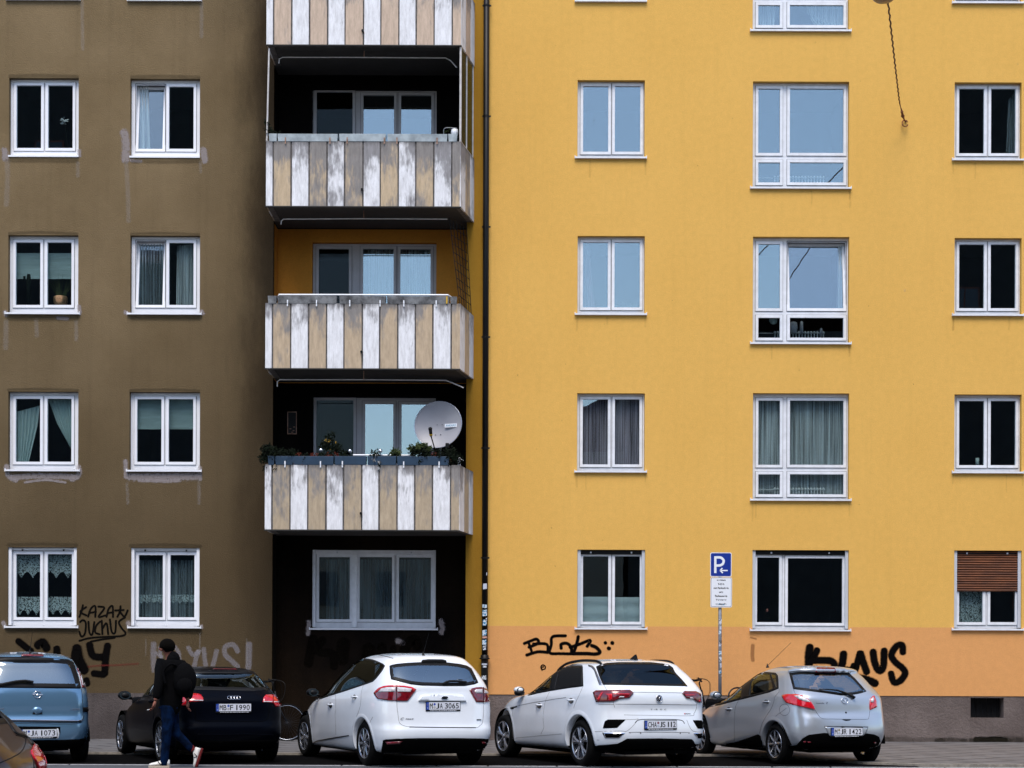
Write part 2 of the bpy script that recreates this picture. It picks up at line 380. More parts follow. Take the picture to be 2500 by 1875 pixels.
def sheet(name, poly, z, m):
    b = MB(); b.add([(x, y, z) for x, y in poly], [tuple(range(len(poly)))]); o = b.build(name, m); return structure(o)
sheet('ground', [(-300, -300), (300, -300), (300, 300), (-300, 300)], -.02, 'asphalt')
sheet('road', [(-60, -30), (60, -30), (60, -7.62), (-60, -7.62)], .0, 'asphalt')
sheet('parking_bay', [(-60, -7.62), (5.9, -7.62), (5.9, -4.6), (-60, -4.6)], .004, 'asphalt_shaded')
KERB = [(-60, -4.9), (3.4, -4.9), (4.2, -5.4), (5.2, -6.9), (6.0, -7.35), (60, -7.35)]
b = MB(); n = len(KERB)
top = [(x, y + .13, .033) for x, y in KERB]
b.add([(x, y, .033) for x, y in top and [(p[0], p[1]) for p in top]] + [(60, 0.05, .033), (-60, 0.05, .033)], [tuple(range(n + 2))])
structure(b.build('pavement', 'paving'))
b = MB()
for i in range(n - 1):
    (x0, y0), (x1, y1) = KERB[i], KERB[i + 1]
    a = [(x0, y0, -.03), (x1, y1, -.03), (x1, y1, .037), (x0, y0, .037), (x0, y0 + .13, .037), (x1, y1 + .13, .037), (x0, y0 + .13, -.03), (x1, y1 + .13, -.03)]
    b.add(a, [(0, 1, 2, 3)], 0); b.add(a, [(3, 2, 5, 4), (4, 5, 7, 6)], 0)
structure(b.build('kerb', 'kerb_stone'))
b = MB()
xx = -60.0
while xx < 60:
    L_ = random.uniform(.7, 2.4); b.box(xx, xx + L_ - .03, -7.70, -7.62, -.01, .0045 + random.random() * .002); xx += L_
structure(b.build('gutter_line', 'gutter_line'))
sheet('far_pavement', [(-60, -38), (60, -38), (60, -30), (-60, -30)], .05, 'paving')

# ------------------------------------------------------------------ the two houses
Zt = 17.6
XL, XR = -15.0, 16.0
xJL = at(666, 1100).x; xJR = at(1138, 1100).x; xPIPE = at(1183, 1100).x
yR = .55                                   # depth of the loggia recess
brown = tag(empty('apartment_house', (-9, 0, 0)), 'dirty brown rendered apartment house with small white windows and a stack of balconies', 'house')
yellow = tag(empty('apartment_house', (7, 0, 0)), 'clean yellow rendered apartment house with peach base band and graffiti', 'house')
def par(o, p):
    o.parent = p; o.matrix_parent_inverse = Matrix.Translation(-p.location) if p.type == 'EMPTY' else Matrix.Identity(4); return o

def W2(o, root):   # part made in world space          # geometry made in world space, hung below a root or a part
    o.parent = root
    r = root
    while r.parent is not None: r = r.parent
    if root.parent is None: o.matrix_parent_inverse = root.matrix_basis.inverted() if root.type != 'EMPTY' else Matrix.Translation(-root.location)
    return o

def grid_plate(b, x0, x1, z0, z1, holes, yf, yb, xc=(), zc=(), mfun=None, edges=True):
    xs = sorted({x0, x1, *[h[0] for h in holes], *[h[1] for h in holes], *xc}); zs = sorted({z0, z1, *[h[2] for h in holes], *[h[3] for h in holes], *zc})
    xs = [x for x in xs if x0 - 1e-6 <= x <= x1 + 1e-6]; zs = [z for z in zs if z0 - 1e-6 <= z <= z1 + 1e-6]
    for i in range(len(xs) - 1):
        for j in range(len(zs) - 1):
            cx, cz = (xs[i] + xs[i + 1]) / 2, (zs[j] + zs[j + 1]) / 2
            if any(h[0] < cx < h[1] and h[2] < cz < h[3] for h in holes): continue
            mi = mfun(cx, cz) if mfun else 0
            b.quad((xs[i], yf, zs[j]), (xs[i + 1], yf, zs[j]), (xs[i + 1], yf, zs[j + 1]), (xs[i], yf, zs[j + 1]), mi)
    for h in holes:
        a, c, d, e = h[:4]; mi = mfun(a - .01, (d + e) / 2) if mfun else 0
        for p, q in (((a, d), (a, e)), ((c, d), (c, e)), ((a, d), (c, d)), ((a, e), (c, e))):
            b.quad((p[0], yf, p[1]), (q[0], yf, q[1]), (q[0], yb, q[1]), (p[0], yb, p[1]), mi)
    if edges:
        for p, q in (((x0, z0), (x0, z1)), ((x1, z0), (x1, z1)), ((x0, z0), (x1, z0)), ((x0, z1), (x1, z1))):
            b.quad((p[0], yf, p[1]), (q[0], yf, q[1]), (q[0], yb, q[1]), (p[0], yb, p[1]), mfun((p[0] + q[0]) / 2, (p[1] + q[1]) / 2) if mfun else 0)

def rect(u0, v0, u1, v1, Y=0.0):
    a = at(u0, (v0 + v1) / 2, Y); c = at(u1, (v0 + v1) / 2, Y); t = at((u0 + u1) / 2, v0, Y); d = at((u0 + u1) / 2, v1, Y)
    return (a.x, c.x, d.z, t.z)

# every window: (outer px, panes px, options)
WB, WY, WL = [], [], []
def two(u0, v0, u1, v1, pl, pr, pt, pb, **k): return dict(o=(u0, v0, u1, v1), p=[(pl[0], pt, pl[1], pb), (pr[0], pt, pr[1], pb)], **k)
WB += [two(22, 190, 192, 384, (41, 101), (118, 178), 209, 362, sill=0),
       two(318, 192, 488, 386, (338, 397), (413, 473), 212, 364, sill=0, tilt=(0,)),
       two(20, 574, 191, 768, (39, 99), (116, 175), 592, 745), two(318, 575, 488, 769, (338, 397), (413, 473), 593, 745, tilt=(0,)),
       two(20, 956, 191, 1151, (39, 98.6), (116, 175), 973.5, 1127.5), two(316, 957, 488, 1152, (335, 394.5), (412, 472), 974.5, 1128),
       two(19, 1336, 187, 1533, (40, 98.6), (116.5, 176), 1353, 1507, guide=1), two(319, 1337, 487, 1534, (339, 398), (416, 475), 1355, 1507, guide=1),
       two(22, -192, 192, 2, (41, 101), (118, 178), -173, -20), two(318, -190, 488, 4, (338, 397), (413, 473), -171, -18)]
WY += [two(1410, 195.5, 1574, 388, (1423.5, 1485), (1501, 1563), 211, 371), two(1410, 576, 1574, 770, (1423, 1484), (1500, 1562), 592, 751),
       two(1409, 960, 1574, 1154, (1422.5, 1484), (1501, 1561), 975, 1134), two(1409.5, 1342, 1575, 1537, (1423, 1485), (1501, 1562), 1358, 1518, guide=2),
       two(1410, -187, 1574, 6, (1423.5, 1485), (1501, 1563), -171, -11)]
def four(dv, top, tilt=None, **k):
    return dict(o=(1838, 199 + dv, 2073, 462 + dv), p=[(1851, 217 + dv, 1904, 374 + dv), (1928, 217 + dv, 2059, 374 + dv), (1851, 397 + dv, 1904, 446 + dv), (1928, 397 + dv, 2059, 446 + dv)], tilt=tilt or (), **k)
WY += [four(0, 1), four(379, 1, tilt=(1,)), four(761, 1), four(-384, 1),
       dict(o=(1837, 1343, 2072, 1541), p=[(1848, 1361, 1902, 1519), (1923, 1363, 2056, 1521)], guide=2)]
WY += [two(2330.5, 201, 2494, 393, (2341, 2402), (2419, 2479), 217, 375), two(2330.5, 581, 2494, 772, (2341, 2402), (2418, 2479), 597, 753),
       two(2330, 963, 2494, 1156, (2341, 2402), (2418, 2479), 979, 1136), two(2329.5, 1344, 2494, 1539, (2341, 2399), (2417, 2478), 1360, 1519, guide=2, shutter=1444),
       two(2330.5, -181, 2494, 10, (2341, 2402), (2419, 2479), -165, -6)]
WL += [dict(o=(762, 217, 1066, 400), p=[(773, 225, 861, 385), (887, 233, 962, 385), (979, 233, 1053, 385)], dull=(0,)),
       dict(o=(762, 592, 1065, 790), p=[(778, 608, 852, 775), (886, 608, 961, 775), (977, 609, 1051, 775)], dull=(0,)),
       dict(o=(764, 969, 1064, 1165), p=[(772, 977, 863, 1150), (891, 986, 960, 1150), (980, 987, 1052, 1150)], dull=(0,)),
       dict(o=(762, 1342, 1064, 1538), p=[(779, 1360, 854, 1512), (878, 1360, 957, 1512), (974, 1361, 1052, 1512)], guide=3),
       dict(o=(762, -165, 1066, 18), p=[(773, -155, 861, 3), (887, -150, 962, 3), (979, -150, 1053, 3)])]

def hole_of(w, Y): x0, x1, z0, z1 = rect(*w['o'], Y); return (x0, x1, z0 + .03, z1)
rooms = []
def make_window(w, root, Y, frame, glass='window_glass', label=None):
    x0, x1, z0, z1 = hole_of(w, Y); fy = Y + .11
    panes = [rect(*p, fy) for p in w['p']]
    b = MB(); grow = .042
    holes = [(p[0] - grow, p[1] + grow, p[2] - grow, p[3] + grow) for p in panes]
    grid_plate(b, x0 + .002, x1 - .002, z0, z1 - .002, holes, fy, fy + .07)
    f = W2(b.build('window', frame), root)
    if label: f['label'] = label
    for i, p in enumerate(panes):
        tilt = math.radians(6.5) if i in w.get('tilt', ()) else 0
        rw = .052; s = MB()
        a = (p[0] - rw, p[1] + rw, p[2] - rw, p[3] + rw)
        grid_plate(s, *a, [p], fy - .018, fy + .045)
        so = s.build('sash', frame)
        g = MB(); g.box(p[0] - .004, p[1] + .004, fy + .012, fy + .022, p[2] - .004, p[3] + .004); go = g.build('pane', 'plain_glass' if i in w.get('dull', ()) else glass)
        k = MB(); kk = (a[0] - .007, a[1] + .007, a[2] - .007, a[3] + .007); grid_plate(k, *kk, [(a[0] + .004, a[1] - .004, a[2] + .004, a[3] - .004)], fy - .004, fy - .001, edges=False)
        ko = k.build('seal', 'frame_gap')
        for o in (so, go, ko):
            if tilt and o is not ko:
                piv = Matrix.Translation((0, fy, p[2] - rw)); o.data.transform(piv @ Matrix.Rotation(-tilt, 4, 'X') @ piv.inverted())
            W2(o, f)
    sb = MB(); zz = rect(*w['o'], Y)[2]
    if w.get('sill', 1):
        sb.box(x0 - .045, x1 + .035, Y - .055, Y + .115, zz, zz + .030); sb.box(x0 - .052, x0 - .040, Y - .058, Y + .05, zz - .004, zz + .05); sb.box(x1 + .030, x1 + .042, Y - .058, Y + .05, zz - .004, zz + .05)
        for q in range(3):
            xq = x0 + (x1 - x0) * (.08 + .42 * q); sb.ball((xq, Y + .10, zz + .055), .010, .006, .010, 6, 4)
    else: sb.box(x0 - .01, x1 + .005, Y - .02, Y + .112, zz + .002, zz + .036)
    W2(sb.build('sill', 'sill_metal' if frame != 'white_frame' else 'white_frame', bevel=.003), f)
    if w.get('guide'):
        gmode = w['guide']; g = MB()
        gm = frame if gmode != 2 else 'grey_frame'
        g.box(x0 + .004, x0 + .06, Y + .03, Y + .10, z0 + .02, z1 - .004); W2(g.build('shutter_guide', gm), f); g = MB(); g.box(x1 - .06, x1 - .004, Y + .03, Y + .10, z0 + .02, z1 - .004)
        if gmode == 3:
            xm = (rect(*w['p'][0], fy)[1] + rect(*w['p'][1], fy)[0]) / 2; W2(g.build('shutter_guide', gm), f); g = MB(); g.box(xm - .05, xm + .05, Y + .03, Y + .10, z0 + .02, z1 - .02)
        W2(g.build('shutter_guide', gm), f)
        h = MB(); h.box(x0 + .065, x1 - .065, Y + .06, Y + .105, z1 - (.05 if gmode == 1 else .085), z1 - .006)
        W2(h.build('shutter_box', gm if gmode != 2 else 'black_plastic'), f)
        h = MB()
        for q in (.2, .8):
            h = MB(); h.box(x0 + (x1 - x0) * q - .014, x0 + (x1 - x0) * q + .014, Y + .045, Y + .06, z1 - .065, z1 - .035); W2(h.build('shutter_stop', 'black_plastic' if gmode == 1 else 'grey_frame'), f)
    if w.get('shutter'):
        zb = at(2400, w['shutter'], Y + .06).z; s = MB(); zt = z1 - .005; nsl = 17
        for q in range(nsl):
            za = zb + (zt - zb) * q / nsl; zc_ = zb + (zt - zb) * (q + 1) / nsl
            s.add([(x0 + .05, Y + .070, za), (x1 - .05, Y + .070, za), (x1 - .05, Y + .052, (za + zc_) / 2), (x0 + .05, Y + .052, (za + zc_) / 2), (x1 - .05, Y + .068, zc_ - .006), (x0 + .05, Y + .068, zc_ - .006), (x1 - .05, Y + .074, zc_), (x0 + .05, Y + .074, zc_)],
                  [(0, 1, 2, 3), (3, 2, 4, 5), (5, 4, 6, 7)])
        so = W2(s.build('roller_shutter', 'wood_shutter'), f); so['label'] = 'half lowered brown wooden roller shutter'
    rooms.append((x0 - .15, x1 + .15, Y + .19, Y + 2.6, z0 - .4, z1 + .25))
    return f, panes

# fronts
hB = [hole_of(w, 0) for w in WB]; hY = [hole_of(w, 0) for w in WY]
zPe = at(1500, 1529).z; zPl = at(1500, 1696.5).z
b = MB(); grid_plate(b, XL, xJL, zPl, Zt, hB, 0, .115); W2(b.build('wall', 'brown_render'), brown)
b = MB(); grid_plate(b, XL, xJL - .0, 0.0, zPl, [], -.004, .3); W2(b.build('plinth', 'dark_plinth'), brown)
b = MB(); yc = lambda x, z: (2 if x < xPIPE else (1 if z < zPe else 0))
grid_plate(b, xJR, XR, zPl, Zt, hY, 0, .115, xc=(xPIPE,), zc=(zPe,), mfun=yc); W2(b.build('wall', parent=None, mats=['yellow_render', 'peach_render', 'old_yellow_render']), yellow)
bw = rect(2370, 1700, 2451, 1753)
b = MB(); grid_plate(b, xJR, XR, 0.0, zPl - .004, [(bw[0], bw[1], bw[2], bw[3] - .03)], .012, .28); W2(b.build('plinth', 'grey_plinth'), yellow)
b = MB(); b.box(bw[0] - .1, bw[1] + .1, .285, .8, bw[2] - .1, bw[3] + .1)
W2(b.build('basement_window', 'room_dark'), yellow)
b = MB()
for q in range(6): xq = bw[0] + (bw[1] - bw[0]) * (q + .5) / 6; b.box(xq - .008, xq + .008, .20, .216, bw[2], bw[3] - .03)
W2(b.build('window_bars', 'black_plastic'), yellow)
# backs and roofs
for root, a, c in ((brown, XL, xJL), (yellow, xJR, XR)):
    b = MB(); b.quad((a, 12, 0), (c, 12, 0), (c, 12, Zt), (a, 12, Zt)); b.quad((a, .3, 0), (a, 12, 0), (a, 12, Zt), (a, .3, Zt)); b.quad((c, .6, 0), (c, 12, 0), (c, 12, Zt), (c, .6, Zt))
    W2(b.build('rear_wall', 'far_wall'), root)
    b = MB(); b.add([(a - .2, -.5, Zt), (c + .2, -.5, Zt), (c + .2, 6, Zt + 4), (a - .2, 6, Zt + 4), (c + .2, 12.5, Zt), (a - .2, 12.5, Zt)], [(0, 1, 2, 3), (3, 2, 4, 5), (0, 5, 4, 1)]); W2(b.build('roof', 'far_roof'), root)
# windows
GL = {0: 'window_glass'}
for i, w in enumerate(WB): make_window(w, brown, 0, 'white_frame')
bright = {0, 1, 4, 5, 5 + 0}
for i, w in enumerate(WY): make_window(w, yellow, 0, 'grey_frame' if False else 'sill_metal', 'coated_glass' if i in (0, 1, 4, 5, 6, 8) else 'window_glass')
for i, w in enumerate(WL): make_window(w, brown, yR, 'loggia_frame' if i in (0, 1, 2, 4) else 'sill_metal', 'coated_glass' if i != 3 else 'window_glass')
# recess
zB = [at(900, v, -1.1).z for v in (1294, 900, 504, 110)] + [at(900, 110, -1.1).z + 2.94]
b = MB(); hL = [hole_of(w, yR) for w in WL]
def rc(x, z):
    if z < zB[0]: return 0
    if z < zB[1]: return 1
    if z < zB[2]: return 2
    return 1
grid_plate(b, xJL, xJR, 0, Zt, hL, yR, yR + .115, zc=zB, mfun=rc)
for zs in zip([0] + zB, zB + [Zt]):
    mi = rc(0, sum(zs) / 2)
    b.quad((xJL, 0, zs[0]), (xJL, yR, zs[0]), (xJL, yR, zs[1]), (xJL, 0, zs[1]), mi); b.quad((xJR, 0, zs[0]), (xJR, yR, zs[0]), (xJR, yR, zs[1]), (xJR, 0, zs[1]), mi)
W2(b.build('loggia_wall', mats=['recess_brown_shade', 'recess_deep_shade', 'recess_orange']), brown)
b = MB()
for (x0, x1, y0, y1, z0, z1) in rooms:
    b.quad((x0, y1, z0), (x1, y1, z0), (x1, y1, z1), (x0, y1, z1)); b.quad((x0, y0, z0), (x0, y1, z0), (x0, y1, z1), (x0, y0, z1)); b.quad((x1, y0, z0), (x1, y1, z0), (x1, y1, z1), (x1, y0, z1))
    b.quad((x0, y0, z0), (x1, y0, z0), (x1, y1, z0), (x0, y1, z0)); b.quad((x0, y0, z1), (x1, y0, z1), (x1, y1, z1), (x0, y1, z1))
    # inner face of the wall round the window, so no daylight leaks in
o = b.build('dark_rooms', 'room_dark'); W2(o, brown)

# ---------------------------------------------------------------- balconies
def panel_mat(name, paint, cement, worn, topz):
    m = bpy.data.materials.new(name); m.use_nodes = True; nt, N, L = nodes_of(m); b = N['Principled BSDF']; b.inputs['Roughness'].default_value = .85
    tc = N.new('ShaderNodeTexCoord'); sp = N.new('ShaderNodeSeparateXYZ'); L.new(tc.outputs['Object'], sp.inputs[0])
    def nz(s, st, d=6, r=.65):
        mp = N.new('ShaderNodeMapping'); mp.inputs['Scale'].default_value = st; L.new(tc.outputs['Object'], mp.inputs[0])
        n = N.new('ShaderNodeTexNoise'); n.inputs['Scale'].default_value = s; n.inputs['Detail'].default_value = d; n.inputs['Roughness'].default_value = r; L.new(mp.outputs[0], n.inputs['Vector']); return n.outputs['Fac']
    def math_(op, a, c, d=None):
        x = N.new('ShaderNodeMath'); x.operation = op
        for i, q in enumerate((a, c, d)):
            if q is None: continue
            if isinstance(q, (int, float)): x.inputs[i].default_value = q
            else: L.new(q, x.inputs[i])
        return x.outputs[0]
    n1 = math_('MULTIPLY_ADD', nz(14, (1.6, 1, .35), 6, .7), .42, math_('MULTIPLY', nz(2.2, (1.3, 1, .7), 3), .75))
    h = N.new('ShaderNodeMapRange'); L.new(sp.outputs[2], h.inputs[0]); h.inputs[1].default_value = topz - .75; h.inputs[2].default_value = topz; h.inputs[3].default_value = 0; h.inputs[4].default_value = .22
    f = math_('ADD', n1, h.outputs[0])
    r = N.new('ShaderNodeMapRange'); r.interpolation_type = 'SMOOTHSTEP'; L.new(f, r.inputs[0]); r.inputs[1].default_value = .70 - worn; r.inputs[2].default_value = .90 - worn
    mx = N.new('ShaderNodeMix'); mx.data_type = 'RGBA'; L.new(r.outputs[0], mx.inputs[0]); mx.inputs[6].default_value = (*paint, 1); mx.inputs[7].default_value = (*cement, 1)
    g = N.new('ShaderNodeValToRGB'); g.color_ramp.elements[0].position = .33; g.color_ramp.elements[1].position = .66; g.color_ramp.elements[0].color = (.66, .65, .64, 1); L.new(nz(10, (1.5, 1, .3), 8, .75), g.inputs[0])
    m2 = N.new('ShaderNodeMix'); m2.data_type = 'RGBA'; m2.blend_type = 'MULTIPLY'; m2.inputs[0].default_value = 1; L.new(mx.outputs[2], m2.inputs[6]); L.new(g.outputs[0], m2.inputs[7])
    # black crust under the coping
    hh = N.new('ShaderNodeMapRange'); L.new(math_('MULTIPLY_ADD', nz(7, (1, 1, .4), 6, .8), .35, sp.outputs[2]), hh.inputs[0]); hh.inputs[1].default_value = topz + .09; hh.inputs[2].default_value = topz + .24; hh.inputs[4].default_value = .85
    m3 = N.new('ShaderNodeMix'); m3.data_type = 'RGBA'; L.new(hh.outputs[0], m3.inputs[0]); L.new(m2.outputs[2], m3.inputs[6]); m3.inputs[7].default_value = (.03, .03, .03, 1)
    L.new(m3.outputs[2], b.inputs['Base Color']); bp = N.new('ShaderNodeBump'); bp.inputs['Strength'].default_value = .5; bp.inputs['Distance'].default_value = .01; L.new(f, bp.inputs['Height']); L.new(bp.outputs[0], b.inputs['Normal'])
    M[name] = m
mat('joint', (.13, .12, .115), .9, var=.6, vscale=12)
mat('drip_edge', (.030, .028, .026), .9)
PH = 1.185
cem = (.30, .29, .295)
for i, (wn, tanc) in enumerate([(.05, (.50, .395, .27)), (.03, (.56, .43, .29)), (.14, (.60, .46, .30)), (.02, (.64, .49, .37))]):
    panel_mat('panel_white_%d' % i, (.88, .88, .90), cem, wn * 1.0, zB[i] + PH); panel_mat('panel_tan_%d' % i, tanc, (.27, .25, .235), wn + .04, zB[i] + PH)
seams = [163, 222, 372, 520, 670, 815, 968, 1112, 1262, 1407, 1555, 1705, 1781]
sx = [at(600 + s * .2939, 800, -1.1).x for s in seams]
xF0, xF1 = sx[0], sx[-1]; C1 = Vector((at(1156, 900, 0).x, 0, 0)); C0 = Vector((xF1, -1.1, 0))
rails = []
for i in range(4):
    z0 = zB[i]; z1 = z0 + PH
    b = MB()   # slab: parapet core and floor
    yb = -1.1
    core = .035
    floor_ = [(xF0 + core, yb + core), (xF1 - .01, yb + core), (C1.x - core * .6, -.002), (xJR - .004, -.002), (xJR - .004, yR - .004), (xJL + .004, yR - .004), (xJL + .004, -.002), (xF0 + core, -.002)]
    nF = len(floor_)
    for za, zc_ in ((z0 + .015, z0 + .20),):
        b.add([(x, y, za) for x, y in floor_] + [(x, y, zc_) for x, y in floor_], [tuple(range(nF)), tuple(range(nF, 2 * nF))] + [(k, (k + 1) % nF, nF + (k + 1) % nF, nF + k) for k in range(nF)])
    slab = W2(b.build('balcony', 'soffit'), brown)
    b = MB()   # parapet core behind the painted boards
    pin = .10
    def wallseg(p, q, t):
        d = (q - p).normalized(); nrm = Vector((-d.y, d.x, 0)) * t
        a = [p, q, q + nrm, p + nrm]
        b.add([(v.x, v.y, z0 + .004) for v in a] + [(v.x, v.y, z1 - .012) for v in a], [(0, 1, 2, 3), (4, 5, 6, 7), (0, 1, 5, 4), (1, 2, 6, 5), (2, 3, 7, 6), (3, 0, 4, 7)])
    P0 = Vector((xF0 + .022, 0, 0)); P1 = Vector((xF0 + .022, yb + .022, 0)); P2 = Vector((xF1 - .006, yb + .022, 0)); P3 = Vector((C1.x - .022, 0, 0))
    wallseg(P1, P2, pin); wallseg(P2, P3, pin); wallseg(P0, P1 + Vector((0, pin, 0)), pin)
    W2(b.build('parapet', 'joint'), slab)
    b = MB(); b.box(xF0 - .012, xF1 + .01, yb - .014, yb + .02, z0 - .018, z0 + .001)
    W2(b.build('drip_edge', 'drip_edge'), slab)
    wob = lambda: random.uniform(-.003, .003)
    for k in range(12):
        a, c = sx[k] + (.0 if k == 0 else .016), sx[k + 1] - (.012 if k < 11 else 0)
        q = MB(); q.box(a + wob(), c + wob(), yb + wob(), yb + .03, z0 + .002, z1 + wob())
        W2(q.build('panel', ('panel_white_%d' if k % 2 == 0 else 'panel_tan_%d') % i, bevel=.006), slab)
    for k, (ta, tb) in enumerate(((.0, .34), (.36, .68), (.70, 1.0))):
        p, q_ = C0.lerp(C1, ta), C0.lerp(C1, tb); d = (q_ - p).normalized(); nn = Vector((-d.y, d.x, 0)) * .03
        q = MB(); a = [p, q_, q_ + nn, p + nn]
        q.add([(v.x, v.y, z0 + .002) for v in a] + [(v.x, v.y, z1) for v in a], [(0, 1, 2, 3), (4, 5, 6, 7), (0, 1, 5, 4), (1, 2, 6, 5), (2, 3, 7, 6), (3, 0, 4, 7)])
        W2(q.build('panel', ('panel_white_%d' if k % 2 == 0 else 'panel_tan_%d') % i), slab)
    for k in range(3):
        ya = yb + .04 + k * .35; q = MB(); q.box(xF0, xF0 + .022, ya, ya + .33, z0 + .002, z1 - .002); W2(q.build('panel', ('panel_tan_%d' if k % 2 == 0 else 'panel_white_%d') % i), slab)
    # drain spout with its black stain
    xq = sx[6] - .012; q = MB(); q.lathe([(.0, -.05), (.022, -.05), (.022, .03)], (xq, yb, z0 + .30 - .05 * (i == 3)), (0, 1, 0), 10); W2(q.build('drain_spout', 'black_plastic'), slab)
    rails.append(slab)

# curtain or awning rods hung under the soffits
def rod(px, px2, drop, Y, label):
    t = empty('awning_rod', (0, 0, 0)); tag(t, label, 'rod', 'rods under the balcony floors')
    b = MB(); P = [at(u, v, Y) for u, v in px]; b.tube(P, .011, 6); b.build('rod', 'rod_white', t)
    b = MB(); a = at(*px2, Y); b.tube([a, a + Vector((0, 0, drop))], .010, 6); b.build('hanger', 'rust_metal', t)
rod([(681, 155), (682, 144), (690, 140), (850, 140), (1088, 141.5), (1100, 148), (1115, 165)], (889, 139), .14, -.75, 'thin white rod under the topmost visible balcony floor')
rod([(686, 548), (687, 540), (692, 535), (890, 534), (1092, 535)], (888, 534), .20, -.75, 'thin white rod under the second balcony floor from the top, above the trellis')
rod([(677, 944), (677, 932), (683, 927), (890, 927), (1088, 928.5), (1112, 938), (1132, 947)], (888, 926.5), .17, -.75, 'thin white rod under the third balcony floor, above the satellite dish')
# ------------------------------------------------------------------ cars
def catmull1(K, ts):
    K = np.array(K, float); n = len(K); out = []
    for t in ts:
        i = min(int(t), n - 2); f = t - i
        a, b_, c, d = K[max(i - 1, 0)], K[i], K[i + 1], K[min(i + 2, n - 1)]
        out.append(.5 * (2 * b_ + (c - a) * f + (2 * a - 5 * b_ + 4 * c - d) * f * f + (3 * b_ - a - 3 * c + d) * f ** 3))
    return np.array(out)

def in_poly(x, y, P):
    c = False; j = len(P) - 1
    for i in range(len(P)):
        xi, yi = P[i]; xj, yj = P[j]
        if (yi > y) != (yj > y) and x < (xj - xi) * (y - yi) / (yj - yi) + xi: c = not c
        j = i
    return c
def resample(P, step, closed=True):
    out = []; n = len(P)
    for i in range(n if closed else n - 1):
        a = Vector(P[i]); b_ = Vector(P[(i + 1) % n]); k = max(1, int(round((b_ - a).length / step)))
        for q in range(k): out.append(tuple(a.lerp(b_, q / k)))
    if not closed: out.append(tuple(P[-1]))
    return out
def round_poly(P, r):
    out = []; n = len(P)
    for i in range(n):
        a, b_, c = Vector(P[i - 1]), Vector(P[i]), Vector(P[(i + 1) % n]); u = a - b_; w = c - b_
        rr = min(r, u.length * .45, w.length * .45)
        if rr < 1e-6: out.append(tuple(b_)); continue
        p, q = b_ + u.normalized() * rr, b_ + w.normalized() * rr
        for t in (0, .33, .67, 1): out.append(tuple((p * (1 - t) ** 2 + b_ * 2 * t * (1 - t) + q * t * t)))
    return out
def inset(P, d):
    n = len(P); A = sum(P[i][0] * P[(i + 1) % n][1] - P[(i + 1) % n][0] * P[i][1] for i in range(n)); s = 1 if A > 0 else -1; out = []
    for i in range(n):
        t = Vector(P[(i + 1) % n]) - Vector(P[i - 1])
        if t.length < 1e-9: out.append(P[i]); continue
        t.normalize(); out.append((P[i][0] - t.y * d * s, P[i][1] + t.x * d * s))
    return out

